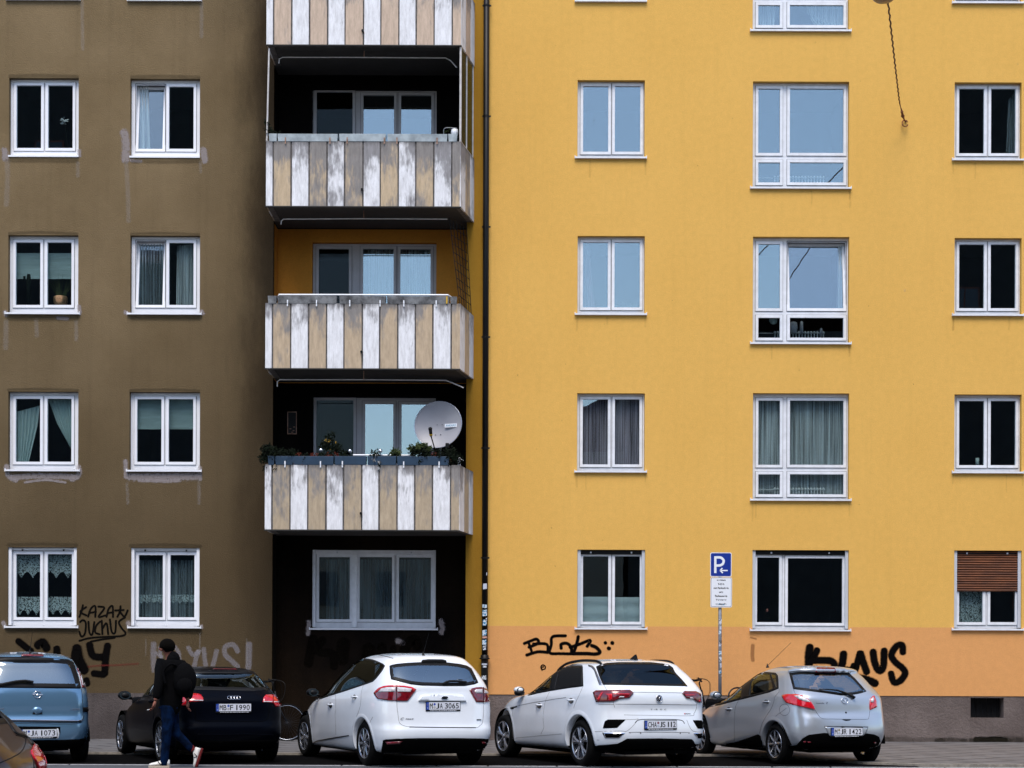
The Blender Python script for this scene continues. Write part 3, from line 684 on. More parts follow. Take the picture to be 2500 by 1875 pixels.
class Car:
    def __init__(s, label, group_pos, yaw, keys, paint, NR=84, NP=230):
        s.X, s.Y, s.yaw = group_pos[0], group_pos[1], math.radians(yaw)
        s.root = empty('parked_car' if paint != 'paint_brown' else 'passing_car', (s.X, s.Y, 0), s.yaw); tag(s.root, label, 'car')
        s.mx = Matrix.Translation((s.X, s.Y, 0)) @ Matrix.Rotation(s.yaw, 4, 'Z'); s.inv = s.mx.inverted(); s.paint = paint
        S = catmull1(keys, np.linspace(0, len(keys) - 1, NR)); V = []
        for (yr, zr, yf, zf, W, nr, nf) in S:
            yc = (yr + yf) / 2; a = max((yf - yr) / 2, .01); W = max(W, .01)
            th = np.linspace(0, 2 * math.pi, 1441)[:-1]
            sn, cs = np.sin(th), np.cos(th)                # th = 0 is the tail, running to the left side
            n_ = np.where(cs > 0, nr, nf)
            y = yc - np.sign(cs) * a * np.abs(cs) ** (2 / n_); x = -np.sign(sn) * W * np.abs(sn) ** (2 / n_)
            # keep both halves meeting at the same width
            d = np.hypot(np.diff(np.append(x, x[0])), np.diff(np.append(y, y[0]))); L = np.concatenate([[0], np.cumsum(d)]); tt = np.linspace(0, L[-1], NP + 1)[:-1]
            xs = np.interp(tt, L, np.append(x, x[0])); ys = np.interp(tt, L, np.append(y, y[0]))
            q = np.clip((ys - yr) / max(yf - yr, .01), 0, 1); zs = zr + (zf - zr) * q
            V.append(np.stack([xs, ys, zs], 1))
        V = np.concatenate(V); F = []
        for i in range(NR - 1):
            for k in range(NP): F.append((i * NP + k, i * NP + (k + 1) % NP, (i + 1) * NP + (k + 1) % NP, (i + 1) * NP + k))
        c0 = len(V); V = np.concatenate([V, [V[:NP].mean(0)], [V[-NP:].mean(0)]])
        for k in range(NP): F.append((c0, (k + 1) % NP, k)); F.append((c0 + 1, (NR - 1) * NP + k, (NR - 1) * NP + (k + 1) % NP))
        s.V = [Vector(v) for v in V]; s.F = F
        s.bvh = BVHTree.FromPolygons(s.V, F); s.cut = set(); s.ntop = NP
        s.cen = [sum((s.V[i] for i in f), Vector()) / len(f) for f in F]
    # rays --------------------------------------------------------
    def px(s, mirror=False):
        def fn(u, v):
            o = s.inv @ CAMP; d = (s.inv.to_3x3() @ ray(u, v)).normalized()
            if mirror: o = Vector((-o.x, o.y, o.z)); d = Vector((-d.x, d.y, d.z))
            return o, d
        def proj(p):
            if mirror: p = Vector((-p.x, p.y, p.z))
            w = s.mx @ p - CAMP; t = w.dot(_f); return (U0 + FPX * w.dot(_r) / t, V0 - FPX * w.dot(_u) / t)
        fn.proj = proj; fn.unit = 168.0; return fn
    def sd(s, right=False):           # side elevation (y, z)
        sg = 1 if right else -1
        def fn(y, z): return Vector((sg * 3, y, z)), Vector((-sg, 0, 0))
        fn.proj = lambda p: (p.y, p.z); fn.unit = 1.0; return fn
    def fr(s, back=False):            # end elevation (x, z)
        def fn(x, z): return Vector((x, -9 if back else 9, z)), Vector((0, 1 if back else -1, 0))
        fn.proj = lambda p: (p.x, p.z); fn.unit = 1.0; return fn
    def hit(s, o, d):
        h = s.bvh.ray_cast(o, d); return h
    def world(s, p): return s.mx @ p
    # patch: outlined piece that follows the body --------------------
    def patch(s, name, P, fn, m, off=.003, thick=.010, step=.022, parent=None, rad=.02, border=None, border_mat=None, cut=False):
        U = fn.unit; P = round_poly(P, rad * U) if rad else P; B = resample(P, step * U)
        B2 = None
        vs = [Vector(p) for p in B]; n = len(vs); ed = [(i, (i + 1) % n) for i in range(n)]
        if border:
            B2 = inset(B, border * U); vs += [Vector(p) for p in B2]; ed += [(n + i, n + (i + 1) % n) for i in range(n)]
        xs = [p[0] for p in B]; ys = [p[1] for p in B]; st = step * U
        gx = min(xs) + st / 2
        seg = np.array(B)
        while gx < max(xs):
            gy = min(ys) + st / 2
            while gy < max(ys):
                if in_poly(gx, gy, B):
                    dd = np.min(np.hypot(seg[:, 0] - gx, seg[:, 1] - gy))
                    ok = dd > st * .55
                    if ok and B2 is not None: ok = np.min(np.hypot(np.array(B2)[:, 0] - gx, np.array(B2)[:, 1] - gy)) > st * .5
                    if ok: vs.append(Vector((gx, gy)))
                gy += st
            gx += st
        r = delaunay_2d_cdt(vs, ed, [], 1, 1e-5, True); pv, pf, orig = r[0], r[2], r[3]
        Q = []; ok = []
        for p in pv:
            o, d = fn(p.x, p.y); h = s.hit(o, d)
            if h[0] is None: Q.append(Vector()); ok.append(False); continue
            nn = h[1] if h[1].dot(d) < 0 else -h[1]
            Q.append(h[0] + nn * off); ok.append(True)
        # drop faces stretched over a jump
        F = []; MI = []
        for f in pf:
            if not all(ok[i] for i in f): continue
            e = max((Q[f[i]] - Q[f[i - 1]]).length for i in range(len(f)))
            if e > .35: continue
            c = sum((pv[i] for i in f), Vector((0, 0))) / len(f)
            if not in_poly(c.x, c.y, B): continue
            F.append(tuple(f)); MI.append(1 if (B2 is not None and not in_poly(c.x, c.y, B2)) else 0)
        up = {}                                        # keep one connected piece
        def find(a):
            while up.setdefault(a, a) != a: a = up[a]
            return a
        for f in F:
            for i in f[1:]: up[find(i)] = find(f[0])
        cn = {}
        for f in F: cn[find(f[0])] = cn.get(find(f[0]), 0) + 1
        if len(cn) > 1:
            bst = max(cn, key=cn.get); kk = [i for i, f in enumerate(F) if find(f[0]) == bst]; F = [F[i] for i in kk]; MI = [MI[i] for i in kk]
        me = bpy.data.meshes.new(name); 
        # skirt
        cnt = {}
        for f in F:
            for i in range(len(f)):
                e = (f[i - 1], f[i]); k = tuple(sorted(e)); cnt.setdefault(k, []).append(e)
        Vx = list(Q); sk = {}; SF = []
        if thick > 0:
            for k, e in cnt.items():
                if len(e) == 1:
                    a, b_ = e[0]
                    for i in (a, b_):
                        if i not in sk:
                            o, d = fn(pv[i].x, pv[i].y); h = s.hit(o, d); nn = h[1] if h[1].dot(d) < 0 else -h[1]
                            sk[i] = len(Vx); Vx.append(Q[i] - nn * thick)
                    SF.append((b_, a, sk[a], sk[b_]))
        used = sorted({i for f in F + SF for i in f}); ren = {a: i for i, a in enumerate(used)}; F = [tuple(ren[i] for i in f) for f in F]; SF = [tuple(ren[i] for i in f) for f in SF]
        me.from_pydata([tuple(Vx[i]) for i in used], [], F + SF); me.update()
        o = link(name, me, None, parent or s.root, False, [m] + ([border_mat] if border_mat else []))
        for i, p in enumerate(me.polygons):
            if i < len(F): p.use_smooth = True; p.material_index = MI[i] if border_mat else 0
            else: p.material_index = 1 if border_mat else 0
        if cut:
            C_ = inset(B, (border or .02) * U * .65)
            for i, c in enumerate(s.cen):
                q = fn.proj(c)
                if in_poly(q[0], q[1], C_):
                    oo, d = fn(q[0], q[1]); h = s.hit(oo, d)
                    if h[0] is not None and (h[0] - c).length < .03: s.cut.add(i)
        return o
    def line(s, P, fn, r=.003, off=.0, sm=6):
        """points of a line lying on the body"""
        P = [Vector((a, b_, 0)) for a, b_ in P]; P = spline(P, sm) if len(P) > 2 else [P[0].lerp(P[1], t / 8) for t in range(9)]
        out = []
        for p in P:
            o, d = fn(p.x, p.y); h = s.hit(o, d)
            if h[0] is None: continue
            nn = h[1] if h[1].dot(d) < 0 else -h[1]; q = h[0] + nn * off
            if out and (q - out[-1]).length < 1e-4: continue
            if out and (q - out[-1]).length > .4: continue
            out.append(q)
        return out
    def lines(s, name, L, m, r=.003, flat=1.0, off=0.0):
        b = MB()
        for fn, P in L:
            q = s.line(P, fn, off=off)
            if len(q) > 1: b.tube(q, r, 6)
        return b.build(name, m, s.root, True)
    # arches and wheels --------------------------------------------------
    def arch(s, yc, zc, R, wdt=.05, m=None, zb=.2, flare=.005):
        for right in (False, True):
            fn = s.sd(right); N = 40; V = []; F = []
            a0 = math.asin(min(1, max(-1, (zb - zc) / R)))
            A = [a0 + (math.pi - 2 * a0) * i / N for i in range(N + 1)]
            for i, a in enumerate(A):
                for rr, of in ((R - .014, -.10), (R - .010, .004), (R + .008, flare), (R + wdt * .7, flare * .8), (R + wdt, .0005)):
                    y, z = yc + rr * math.cos(a), zc + rr * math.sin(a); o, d = fn(y, z); h = s.hit(o, d)
                    if h[0] is None or abs(h[0].x) < .45:
                        V.append(V[-5] if len(V) >= 5 else Vector(((1 if right else -1) * .8, y, z)))
                    else: V.append(Vector((h[0].x + (1 if right else -1) * of, y, z)))
            for i in range(N):
                for k in range(4): F.append((i * 5 + k, i * 5 + k + 1, (i + 1) * 5 + k + 1, (i + 1) * 5 + k))
            me = bpy.data.meshes.new('wheel_arch'); me.from_pydata([tuple(v) for v in V], [], F); me.update(); link('wheel_arch', me, m or s.paint, s.root, True)
            for i, c in enumerate(s.cen):
                if (c.x > 0) == right and abs(c.x) > .45 and ((c.y - yc) ** 2 + (c.z - zc) ** 2 < (R + .006) ** 2 or (abs(c.y - yc) < R and c.z < zc and c.z < zb + .0)): s.cut.add(i)
            # wheel well
            b = MB(); xo = .86 if right else -.86; xi = .42 if right else -.42
            prof = [(yc + (R + .02) * math.cos(a), zc + (R + .02) * math.sin(a)) for a in [math.pi * i / 20 for i in range(21)]]
            vs = [(xi, y, z) for y, z in prof] + [(xo * .97, y, z) for y, z in prof]; fs = [(i, i + 1, 22 + i, 21 + i) for i in range(20)] + [tuple(range(21))]
            b.add(vs, fs); b.build('wheel_well', 'underbody', s.root)
    def wheels(s, wb, R, rim, w, track, style=5, m='alloy', dark=False):
        for (y, sg) in ((0, -1), (0, 1), (wb, -1), (wb, 1)):
            x = sg * (track - w / 2); b = MB(); ax = (sg, 0, 0)
            b.lathe([(rim, -w / 2), (R - .03, -w / 2), (R - .006, -w / 2 + .03), (R, -.06), (R + .001, 0), (R, .06), (R - .006, w / 2 - .03), (R - .035, w / 2 - .004), (R - .055, w / 2), (rim + .008, w / 2 - .008), (rim, w / 2 - .016), (rim - .02, w / 2 - .03), (rim - .02, -w / 2)], (x, y, R), ax, 48)
            wh = b.build('wheel', 'black_rubber', s.root, True)
            b = MB(); xf = x + sg * (w / 2 - .022)
            b.lathe([(rim, .008), (rim - .004, .014), (rim - .016, .006), (rim - .022, -.03), (rim - .03, -.12)], (xf, y, R), ax, 48)
            b.lathe([(.0, .012), (.03, .012), (.036, .004), (.06, -.004), (.066, -.03)], (xf, y, R), ax, 20)
            c = Vector((xf, y, R)); rn = random.random()
            for k in range(style):
                th0 = 2 * math.pi * (k + rn) / style
                for dt in ((-.13, .13) if style == 5 else (0,)):
                    wd0 = .028 if style != 5 else .022; wd1 = .020 if style != 5 else .024
                    P = []
                    for rr, hx, wd, dth in ((.045, -.002, wd0, dt * .3), (rim * .55, .004, wd1, dt * .8), (rim - .008, .0, wd1 * 1.25, dt * 1.5)):
                        th = th0 + dth; rad = Vector((0, math.cos(th), math.sin(th))); tan = Vector((0, -math.sin(th), math.cos(th)))
                        P.append((c + rad * rr + Vector((sg * hx, 0, 0)) - tan * wd, c + rad * rr + Vector((sg * (hx + .010), 0, 0)), c + rad * rr + Vector((sg * hx, 0, 0)) + tan * wd, c + rad * rr + Vector((sg * (hx - .03), 0, 0))))
                    vs = [q for p in P for q in p]; b.add(vs, [(i * 4 + j, i * 4 + (j + 1) % 4, (i + 1) * 4 + (j + 1) % 4, (i + 1) * 4 + j) for i in range(2) for j in range(4)])
            b.build('rim', m, wh)
            b = MB(); b.lathe([(0, 0), (.14, 0), (.14, -.02)], (xf - sg * .06, y, R), ax, 24); b.build('brake_disc', 'underbody', wh)
    def finish(s, floor=.22, L=(-.5, 3.2), seats=True, hw=.74, zseat=.95, yfront=1.55):
        me = bpy.data.meshes.new('body'); keep = [f for i, f in enumerate(s.F) if i not in s.cut]
        me.from_pydata([tuple(v) for v in s.V], [], keep); me.update(); s.body = link('body', me, s.paint, s.root, True)
        bm = bmesh.new(); bm.from_mesh(me); bmesh.ops.delete(bm, geom=[v for v in bm.verts if not v.link_faces], context='VERTS'); bmesh.ops.recalc_face_normals(bm, faces=bm.faces); bm.normal_update()
        vn = [(v.co.copy(), v.normal.copy()) for v in bm.verts]; fc = [tuple(v.index for v in f.verts) for f in bm.faces]; bm.to_mesh(me); bm.free()
        for p in me.polygons: p.use_smooth = True
        cen = Vector((0, (L[0] + L[1]) / 2, .8))
        li = []
        for c, n in vn:
            if n.dot(c - cen) < 0: n = -n
            li.append(tuple(c - n * .028))
        me2 = bpy.data.meshes.new('lining'); me2.from_pydata(li, [], fc); me2.update(); link('lining', me2, 'dark_interior', s.root, True)
        b = MB(); b.box(-hw, hw, L[0], L[1], floor, floor + .05); b.box(-hw, hw, L[0] + .9, L[1] - .9, .17, floor); b.box(-.5, .5, L[0] - .1, L[0] + .5, .19, floor + .02); b.build('floor_pan', 'underbody', s.root)
        if seats:
            for (x, y) in ((-.36, yfront), (.36, yfront)):
                b = MB(); b.box(x - .24, x + .24, y - .05, y + .45, .42, .56); b.box(x - .24, x + .24, y - .16, y - .02, .5, zseat + .08); b.box(x - .13, x + .13, y - .17, y - .06, zseat + .10, zseat + .30); b.build('front_seat', 'seat_cloth', s.root, bevel=.04)
            b = MB(); b.box(-.62, .62, .35, .8, .42, .56); b.box(-.62, .62, .2, .34, .5, zseat + .02); b.build('rear_seat', 'seat_cloth', s.root, bevel=.04)
            for x in (-.38, .38):
                b = MB(); b.box(x - .12, x + .12, .21, .30, zseat + .04, zseat + .20); b.build('headrest', 'seat_cloth', s.root, bevel=.04)
            b = MB(); b.box(-.68, .68, yfront + .75, yfront + 1.2, .7, .92); b.build('dashboard', 'dark_interior', s.root, bevel=.05)
            b = MB(); c = Vector((-.36, yfront + .62, .93)); pts = [c + Vector((.18 * math.cos(t), .05 * math.sin(t) , .17 * math.sin(t))) for t in np.linspace(0, 2 * math.pi, 25)[:-1]]; b.tube(pts, .014, 6, closed=True); b.build('steering_wheel', 'black_plastic', s.root)
    def plate(s, u, v, body, blue_d=True, tilt=0.0, sink=.018, seals=((.01, .08, .5), (.45, .45, .47)), w=.52, h=.11, frame=True, xw=(.10, None), sub=True):
        o, d = s.px()(u, v); hh = s.hit(o, d); p = hh[0]; c = Vector((p.x, p.y - sink, p.z)); px_ = Vector((1, 0, 0)); up = Vector((0, math.sin(tilt), math.cos(tilt)))
        nrm = px_.cross(up); F_ = frame_mx(c, px_, up)
        b = MB(); b.box(-w / 2 - .006, w / 2 + .006, -h / 2 - (.020 if sub else .006), h / 2 + .006, -.012, -.001, mx=F_)
        pl = b.build('number_plate', 'black_plastic', s.root, bevel=.002)
        b = MB(); b.box(-w / 2 + .042, w / 2 - .002, -h / 2 + .002, h / 2 - .002, -.001, .0015, mx=F_); b.build('plate_face', 'plate_white', pl)
        b = MB(); b.box(-w / 2 + .001, -w / 2 + .0418, -h / 2 + .002, h / 2 - .002, -.001, .0016, mx=F_); b.build('plate_band', 'plate_blue', pl)
        text_mesh('country_letter', 'D', .020, 'plate_white', pl, F_ @ Matrix.Translation((-w / 2 + .021, -.028, .0018)), width=.012)
        b = MB()
        for k in range(12):
            th = math.pi * 2 * k / 12; b.box(-w / 2 + .0205 + .012 * math.cos(th) - .0014, -w / 2 + .0205 + .012 * math.cos(th) + .0014, .018 + .012 * math.sin(th) - .0014, .018 + .012 * math.sin(th) + .0014, .0016, .0021, mx=F_)
        b.build('star_ring', 'petal_yellow', pl)
        left, right = body; x = -w / 2 + .052; cw = .0415; gap = .0065
        tot = len(left) + len(right); 
        letters = left; 
        avail = w - .052 - .012
        nn = len(left) + len(right.replace(' ', '')); sp = right.count(' ') * .022; cw = min(.0455, (avail - .042 - sp) / nn - .006); gap = (avail - .042 - sp - cw * nn) / nn; gap = min(gap, .012)
        def put(ch, x):
            if ch == 'I': wd = cw * .22
            elif ch == '1': wd = cw * .40
            else: wd = cw
            if ch == 'M':
                b = MB(); q = F_ @ Matrix.Translation((x + cw / 2, 0, .0022)); s_ = cw / 2; t_ = .0095
                b.box(-s_, -s_ + t_, -.038, .038, 0, .0008, mx=q); b.box(s_ - t_, s_, -.038, .038, 0, .0008, mx=q)
                b.add([q @ Vector(v) for v in ((-s_ + t_, .038, .0008), (-s_ + t_, .018, .0008), (0, -.012, .0008), (0, .008, .0008), (s_ - t_, .018, .0008), (s_ - t_, .038, .0008))], [(0, 1, 2, 3), (3, 2, 4, 5)])
                b.build('plate_character', 'ink_black', pl); return
            text_mesh('plate_character', ch, .076, 'ink_black', pl, F_ @ Matrix.Translation((x + cw / 2, 0, .0022)), width=wd, bold=.0005, extrude=.0008)
        for ch in left: put(ch, x); x += cw + gap
        for kk, colr in zip((.024, -.022), seals):
            nm = 'seal_%d' % int(colr[2] * 100)
            if nm not in M: mat(nm, colr, .5, var=.3, vscale=60)
            b = MB(); b.lathe([(0, .0022), (.0165 if kk > 0 else .0185, .0022), (.0165 if kk > 0 else .0185, .0015)], F_ @ Vector((x + .018, kk, 0)), nrm, 20); b.build('inspection_seal', nm, pl)
        x += .042
        for ch in right:
            if ch == ' ': x += .022; continue
            put(ch, x); x += cw + gap
        if sub:
            b = MB(); random.seed(int(u)); xx = -w / 2 + .06
            while xx < w / 2 - .06: l = random.uniform(.006, .03); b.box(xx, xx + l, -h / 2 - .016, -h / 2 - .008, -.001, .0006, mx=F_); xx += l + random.uniform(.004, .012)
            b.build('dealer_lettering', 'plate_white', pl)
        return pl, F_
    def place(s, u, v, off=.004):
        """frame lying on the body at that point, x to the right, y up"""
        o, d = s.px()(u, v); h = s.hit(o, d); n = h[1] if h[1].dot(d) < 0 else -h[1]
        x = Vector((0, 0, 1)).cross(n).normalized(); y = n.cross(x); return frame_mx(h[0] + n * off, x, y)
    def ring(s, name, F_, r, t, m='chrome', sx=1.0, parent=None, flat=1.0):
        b = MB(); b.tube([F_ @ Vector((r * sx * math.cos(a), r * math.sin(a), .002)) for a in np.linspace(0, 2 * math.pi, 33)[:-1]], t, 6, closed=True); return b.build(name, m, parent or s.root, True)
    def wire(s, name, F_, Ls, t, m='chrome', parent=None):
        b = MB()
        for P in Ls: b.tube([F_ @ Vector((x, y, .003)) for x, y in P], t, 6)
        return b.build(name, m, parent or s.root)
    def antenna(s, y, x, z, tip, r=.004):
        b = MB(); b.lathe([(.026, 0), (.018, .02), (.007, .05), (.005, .06)], (x, y, z), (0, .15, 1), 12)
        b.tube([(x, y, z + .03), tip], [r, r * .6], 6); b.build('antenna', 'black_plastic', s.root)
    def mirror(s, y, z, x0, cap, w=.19, h=.13, lens=True):
        for sg in (-1, 1):
            c = Vector((sg * (x0 + w * .36), y, z)); b = MB(); b.ball(c, w / 2, .09, h / 2, 16, 10); b.tube([(sg * (x0 - .05), y + .03, z - .05), c + Vector((-sg * .03, .02, -.03))], .025, 8); mo = b.build('side_mirror', cap, s.root, True)
            b = MB(); b.add([c + Vector((w * .42 * math.cos(a), -.072, h * .42 * math.sin(a))) for a in np.linspace(0, 2 * math.pi, 17)[:-1]], [tuple(range(16))]); b.build('mirror_glass', 'mirror_silver', mo)
    def handle(s, fn, p, L=.15, m=None, bowl=True, bm_='black_plastic'):
        for right in (False, True):
            o, d = fn(*p); h = s.hit(o, d); q = h[0]
            if right: q = Vector((-q.x, q.y, q.z))
            sg = 1 if right else -1
            if bowl:
                b = MB(); b.add([(q.x + sg * .0035, q.y + L * .42 * math.cos(a), q.z - .004 + .042 * math.sin(a)) for a in np.linspace(0, 2 * math.pi, 21)[:-1]], [tuple(range(20))]); b.build('handle_recess', bm_, s.root)
            b = MB(); P = [Vector((q.x - sg * .005, q.y + L / 2, q.z + .002)), Vector((q.x + sg * .030, q.y + L * .3, q.z + .006)), Vector((q.x + sg * .036, q.y - L * .1, q.z + .008)), Vector((q.x + sg * .006, q.y - L / 2, q.z + .010))]
            b.tube(spline(P, 5), .013, 8); b.build('door_handle', m or s.paint, s.root, True)

def polyN(o, k, P): return z2(o, k, P)
# =================================================== white compact van, third from the left
def scale_keys(K): return K
o1, k1 = (700, 1560), .18991; o2, k2 = (950, 1560), .18991
c = Car('white minivan parked third from left with plate M JA 3065', (-1.313, -7.297), 25.7, [
    (-.52, .20, 3.15, .18, .80, 7, 4), (-.74, .25, 3.40, .21, .865, 7, 3.4), (-.835, .40, 3.49, .36, .900, 7, 3), (-.850, .52, 3.52, .50, .912, 7, 2.8), (-.820, .62, 3.50, .60, .915, 7, 2.7),
    (-.795, .78, 3.40, .72, .915, 7.5, 2.7), (-.775, .95, 3.12, .83, .905, 7.5, 2.8), (-.755, 1.06, 2.70, .92, .885, 7, 3), (-.735, 1.15, 2.35, 1.0, .86, 7, 3.2), (-.66, 1.27, 2.00, 1.20, .805, 6.5, 3.2),
    (-.55, 1.40, 1.62, 1.38, .735, 6, 3.2), (-.46, 1.49, 1.30, 1.49, .675, 5, 3.2), (-.42, 1.545, 1.05, 1.555, .60, 4.5, 3), (-.30, 1.585, .85, 1.595, .48, 4, 3), (-.02, 1.612, .60, 1.618, .28, 3, 3), (.20, 1.620, .40, 1.622, .08, 2, 2)], 'paint_white')
f1 = c.px(); fm = c.px(True)
sg = polyN(o1, k1, [(305, 822), (352, 735), (430, 622), (500, 530), (580, 440), (660, 370), (740, 312), (820, 275), (900, 257), (990, 250), (1050, 254), (1110, 265), (1190, 295), (1245, 322), (1266, 345), (1230, 410), (1160, 500), (1110, 550), (1000, 588), (860, 635), (740, 675), (560, 730), (430, 775)])
for fn in (f1, fm): c.patch('side_window', sg, fn, 'privacy_glass', border=.02, border_mat='black_plastic', cut=True, rad=.01)
c.patch('rear_window', polyN(o2, k2, [(5, 345), (40, 332), (100, 320), (250, 306), (400, 299), (740, 301), (900, 320), (1000, 343), (1060, 380), (1100, 460), (1148, 562), (1100, 583), (970, 607), (700, 607), (420, 600), (280, 585), (130, 548), (25, 520), (10, 440)]), f1, 'car_rear_glass', border=.05, border_mat='black_plastic', cut=True, rad=.01)
c.patch('windscreen', [(-.66, 1.02), (.66, 1.02), (.56, 1.50), (-.56, 1.50)], c.fr(), 'car_rear_glass', border=.04, border_mat='black_plastic', cut=True)
tl = polyN(o2, k2, [(-190, 700), (-165, 665), (-125, 632), (-60, 608), (0, 602), (95, 600), (190, 606), (280, 618), (345, 648), (320, 690), (280, 745), (235, 797), (160, 800), (95, 796), (-20, 790), (-140, 772), (-170, 735)])
t1 = c.patch('tail_light', tl, f1, 'red_dark', off=.014, thick=.02, rad=.006)
c.patch('lamp_rim', polyN(o2, k2, [(-190, 700), (-165, 665), (-125, 632), (-60, 608), (0, 602), (95, 600), (190, 606), (280, 618), (345, 648), (320, 690), (285, 655), (190, 625), (0, 620), (-100, 645), (-150, 690)]), f1, 'red_lens', off=.0165, thick=.004, parent=t1, rad=0)
c.patch('reversing_lens', polyN(o2, k2, [(-130, 682), (-95, 642), (-20, 625), (82, 622), (82, 680)]), f1, 'clear_lens', off=.018, thick=.004, parent=t1, rad=.004)
c.patch('reversing_lens', polyN(o2, k2, [(106, 622), (200, 628), (290, 642), (270, 682), (106, 680)]), f1, 'clear_lens', off=.018, thick=.004, parent=t1, rad=.004)
tr = polyN(o2, k2, [(1030, 657), (1060, 635), (1110, 624), (1180, 622), (1240, 640), (1270, 680), (1292, 730), (1290, 812), (1200, 815), (1118, 812), (1080, 750)])
t2 = c.patch('tail_light', tr, f1, 'red_dark', off=.014, thick=.02, rad=.006)
c.patch('reversing_lens', polyN(o2, k2, [(1090, 672), (1110, 648), (1195, 645), (1195, 700), (1110, 700)]), f1, 'clear_lens', off=.018, thick=.004, parent=t2, rad=.004)
c.patch('reversing_lens', polyN(o2, k2, [(1216, 652), (1248, 668), (1268, 700), (1216, 702)]), f1, 'clear_lens', off=.018, thick=.004, parent=t2, rad=.004)
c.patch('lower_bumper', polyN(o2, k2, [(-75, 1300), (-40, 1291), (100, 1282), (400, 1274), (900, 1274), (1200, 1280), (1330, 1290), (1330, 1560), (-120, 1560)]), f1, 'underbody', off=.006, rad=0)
for P in ([(-40, 1322), (170, 1312), (130, 1346), (-20, 1352)], [(1185, 1318), (1240, 1322), (1235, 1350), (1195, 1345)]): c.patch('reflector', polyN(o2, k2, P), f1, 'red_dark', off=.012, rad=.004)
c.patch('grab_bar', polyN(o2, k2, [(370, 797), (400, 735), (430, 724), (600, 720), (830, 720), (945, 730), (990, 802)]), f1, 'paint_white', off=.028, thick=.03, rad=.01)
c.lines('panel_gap', [(f1, polyN(o2, k2, P)) for P in ([(75, 545), (90, 570), (98, 600)], [(98, 797), (104, 900), (112, 950), (125, 1050), (145, 1090), (190, 1115), (280, 1130), (500, 1134), (900, 1137), (1115, 1140), (1170, 1110), (1200, 1070), (1212, 950), (1210, 815)])] +
        [(f1, polyN(o1, k1, P)) for P in ([(625, 705), (630, 800), (628, 900), (622, 980), (628, 1080), (632, 1230)], [(985, 592), (962, 680), (955, 760), (948, 850), (925, 930), (893, 1010), (868, 1080)], [(330, 850), (318, 950), (318, 1100), (330, 1290)], [(1060, 1110), (1075, 1060), (1110, 1000)])], 'joint', .0028)
c.lines('tailgate_shadow_gap', [(f1, polyN(o2, k2, [(260, 1131), (600, 1136), (1115, 1140)]))], 'black_plastic', .007)
c.lines('lamp_divider', [(f1, polyN(o2, k2, [(98, 600), (96, 700), (98, 797)])), (f1, polyN(o2, k2, [(1204, 622), (1206, 720), (1210, 815)]))], 'black_plastic', .006, off=.014)
c.lines('sill_crease', [(f1, polyN(o1, k1, [(330, 1350), (380, 1315), (440, 1300), (620, 1268), (800, 1240)]))], 'alloy_dark', .009)
c.lines('roof_joint', [(f1, polyN(o1, k1, [(1130, 196), (1200, 208), (1280, 226), (1369, 250)]))], 'black_plastic', .006)
c.patch('high_brake_light', polyN(o2, k2, [(408, 300), (425, 272), (500, 264), (690, 266), (730, 280), (738, 302)]), f1, 'black_plastic', off=.012, rad=.01)
c.handle(f1, polyN(o1, k1, [(565, 850)])[0], .17, 'paint_white'); c.handle(f1, polyN(o1, k1, [(874, 748)])[0], .17, 'paint_white')
b = MB(); F_ = c.place(*z2(o2, k2, [(770, 570)])[0], .02); b.tube([F_ @ Vector(p) for p in ((-.10, -.02, 0), (-.06, .0, .012), (.0, .012, .02), (.10, .012, .02), (.26, .0, .01))], .016, 8); b.build('rear_wiper', 'black_plastic', c.root)
pl, F_ = c.plate(*z2(o2, k2, [(690, 860)])[0], ('M', 'JA 3065'), seals=((.01, .05, .4), (.5, .48, .47)))
F_ = c.place(*z2(o2, k2, [(703, 762)])[0], .032); b = MB(); b.add([F_ @ Vector((.052 * math.cos(a), .022 * math.sin(a), .004)) for a in np.linspace(0, 2 * math.pi, 25)[:-1]], [tuple(range(24))]); em = b.build('badge', 'ink_black', c.root); c.ring('badge_rim', F_ @ Matrix.Translation((0, 0, .002)), .023, .003, sx=2.3, parent=em)
text_mesh('badge_script', 'Ford', .022, 'chrome', em, F_ @ Matrix.Translation((0, 0, .007)), width=.066, shear=.4)
F_ = c.place(*z2(o2, k2, [(180, 1027)])[0], .004); text_mesh('model_lettering', 'C', .034, 'ink_black', c.root, F_ @ Matrix.Translation((-.012, 0, 0)), width=.05, shear=.4)
F_ = c.place(*z2(o2, k2, [(265, 1029)])[0], .004); text_mesh('model_lettering', 'MAX', .020, 'ink_black', c.root, F_, width=.125, shear=.3)
F_ = c.place(*z2(o2, k2, [(1152, 1038)])[0], .004); b = MB(); b.box(-.037, .037, -.006, .006, 0, .004, mx=F_); b.build('engine_lettering', 'ink_black', c.root)
o_, d_ = f1(1033.5, 1600); h_ = c.hit(o_, d_); h0 = h_[0] if h_[0] is not None else Vector((-.0, -.1, 1.61)); c.antenna(h0.y, h0.x, h0.z - .006, (h0.x + .02, h0.y - .16, h0.z + .33))
c.mirror(1.98, 1.02, .90, 'black_plastic')
c.arch(0, .325, .375, zb=.23); c.arch(2.648, .325, .375, zb=.23)
c.wheels(2.648, .325, .222, .215, .885, 9); c.finish(L=(-.6, 3.2))
ford = c

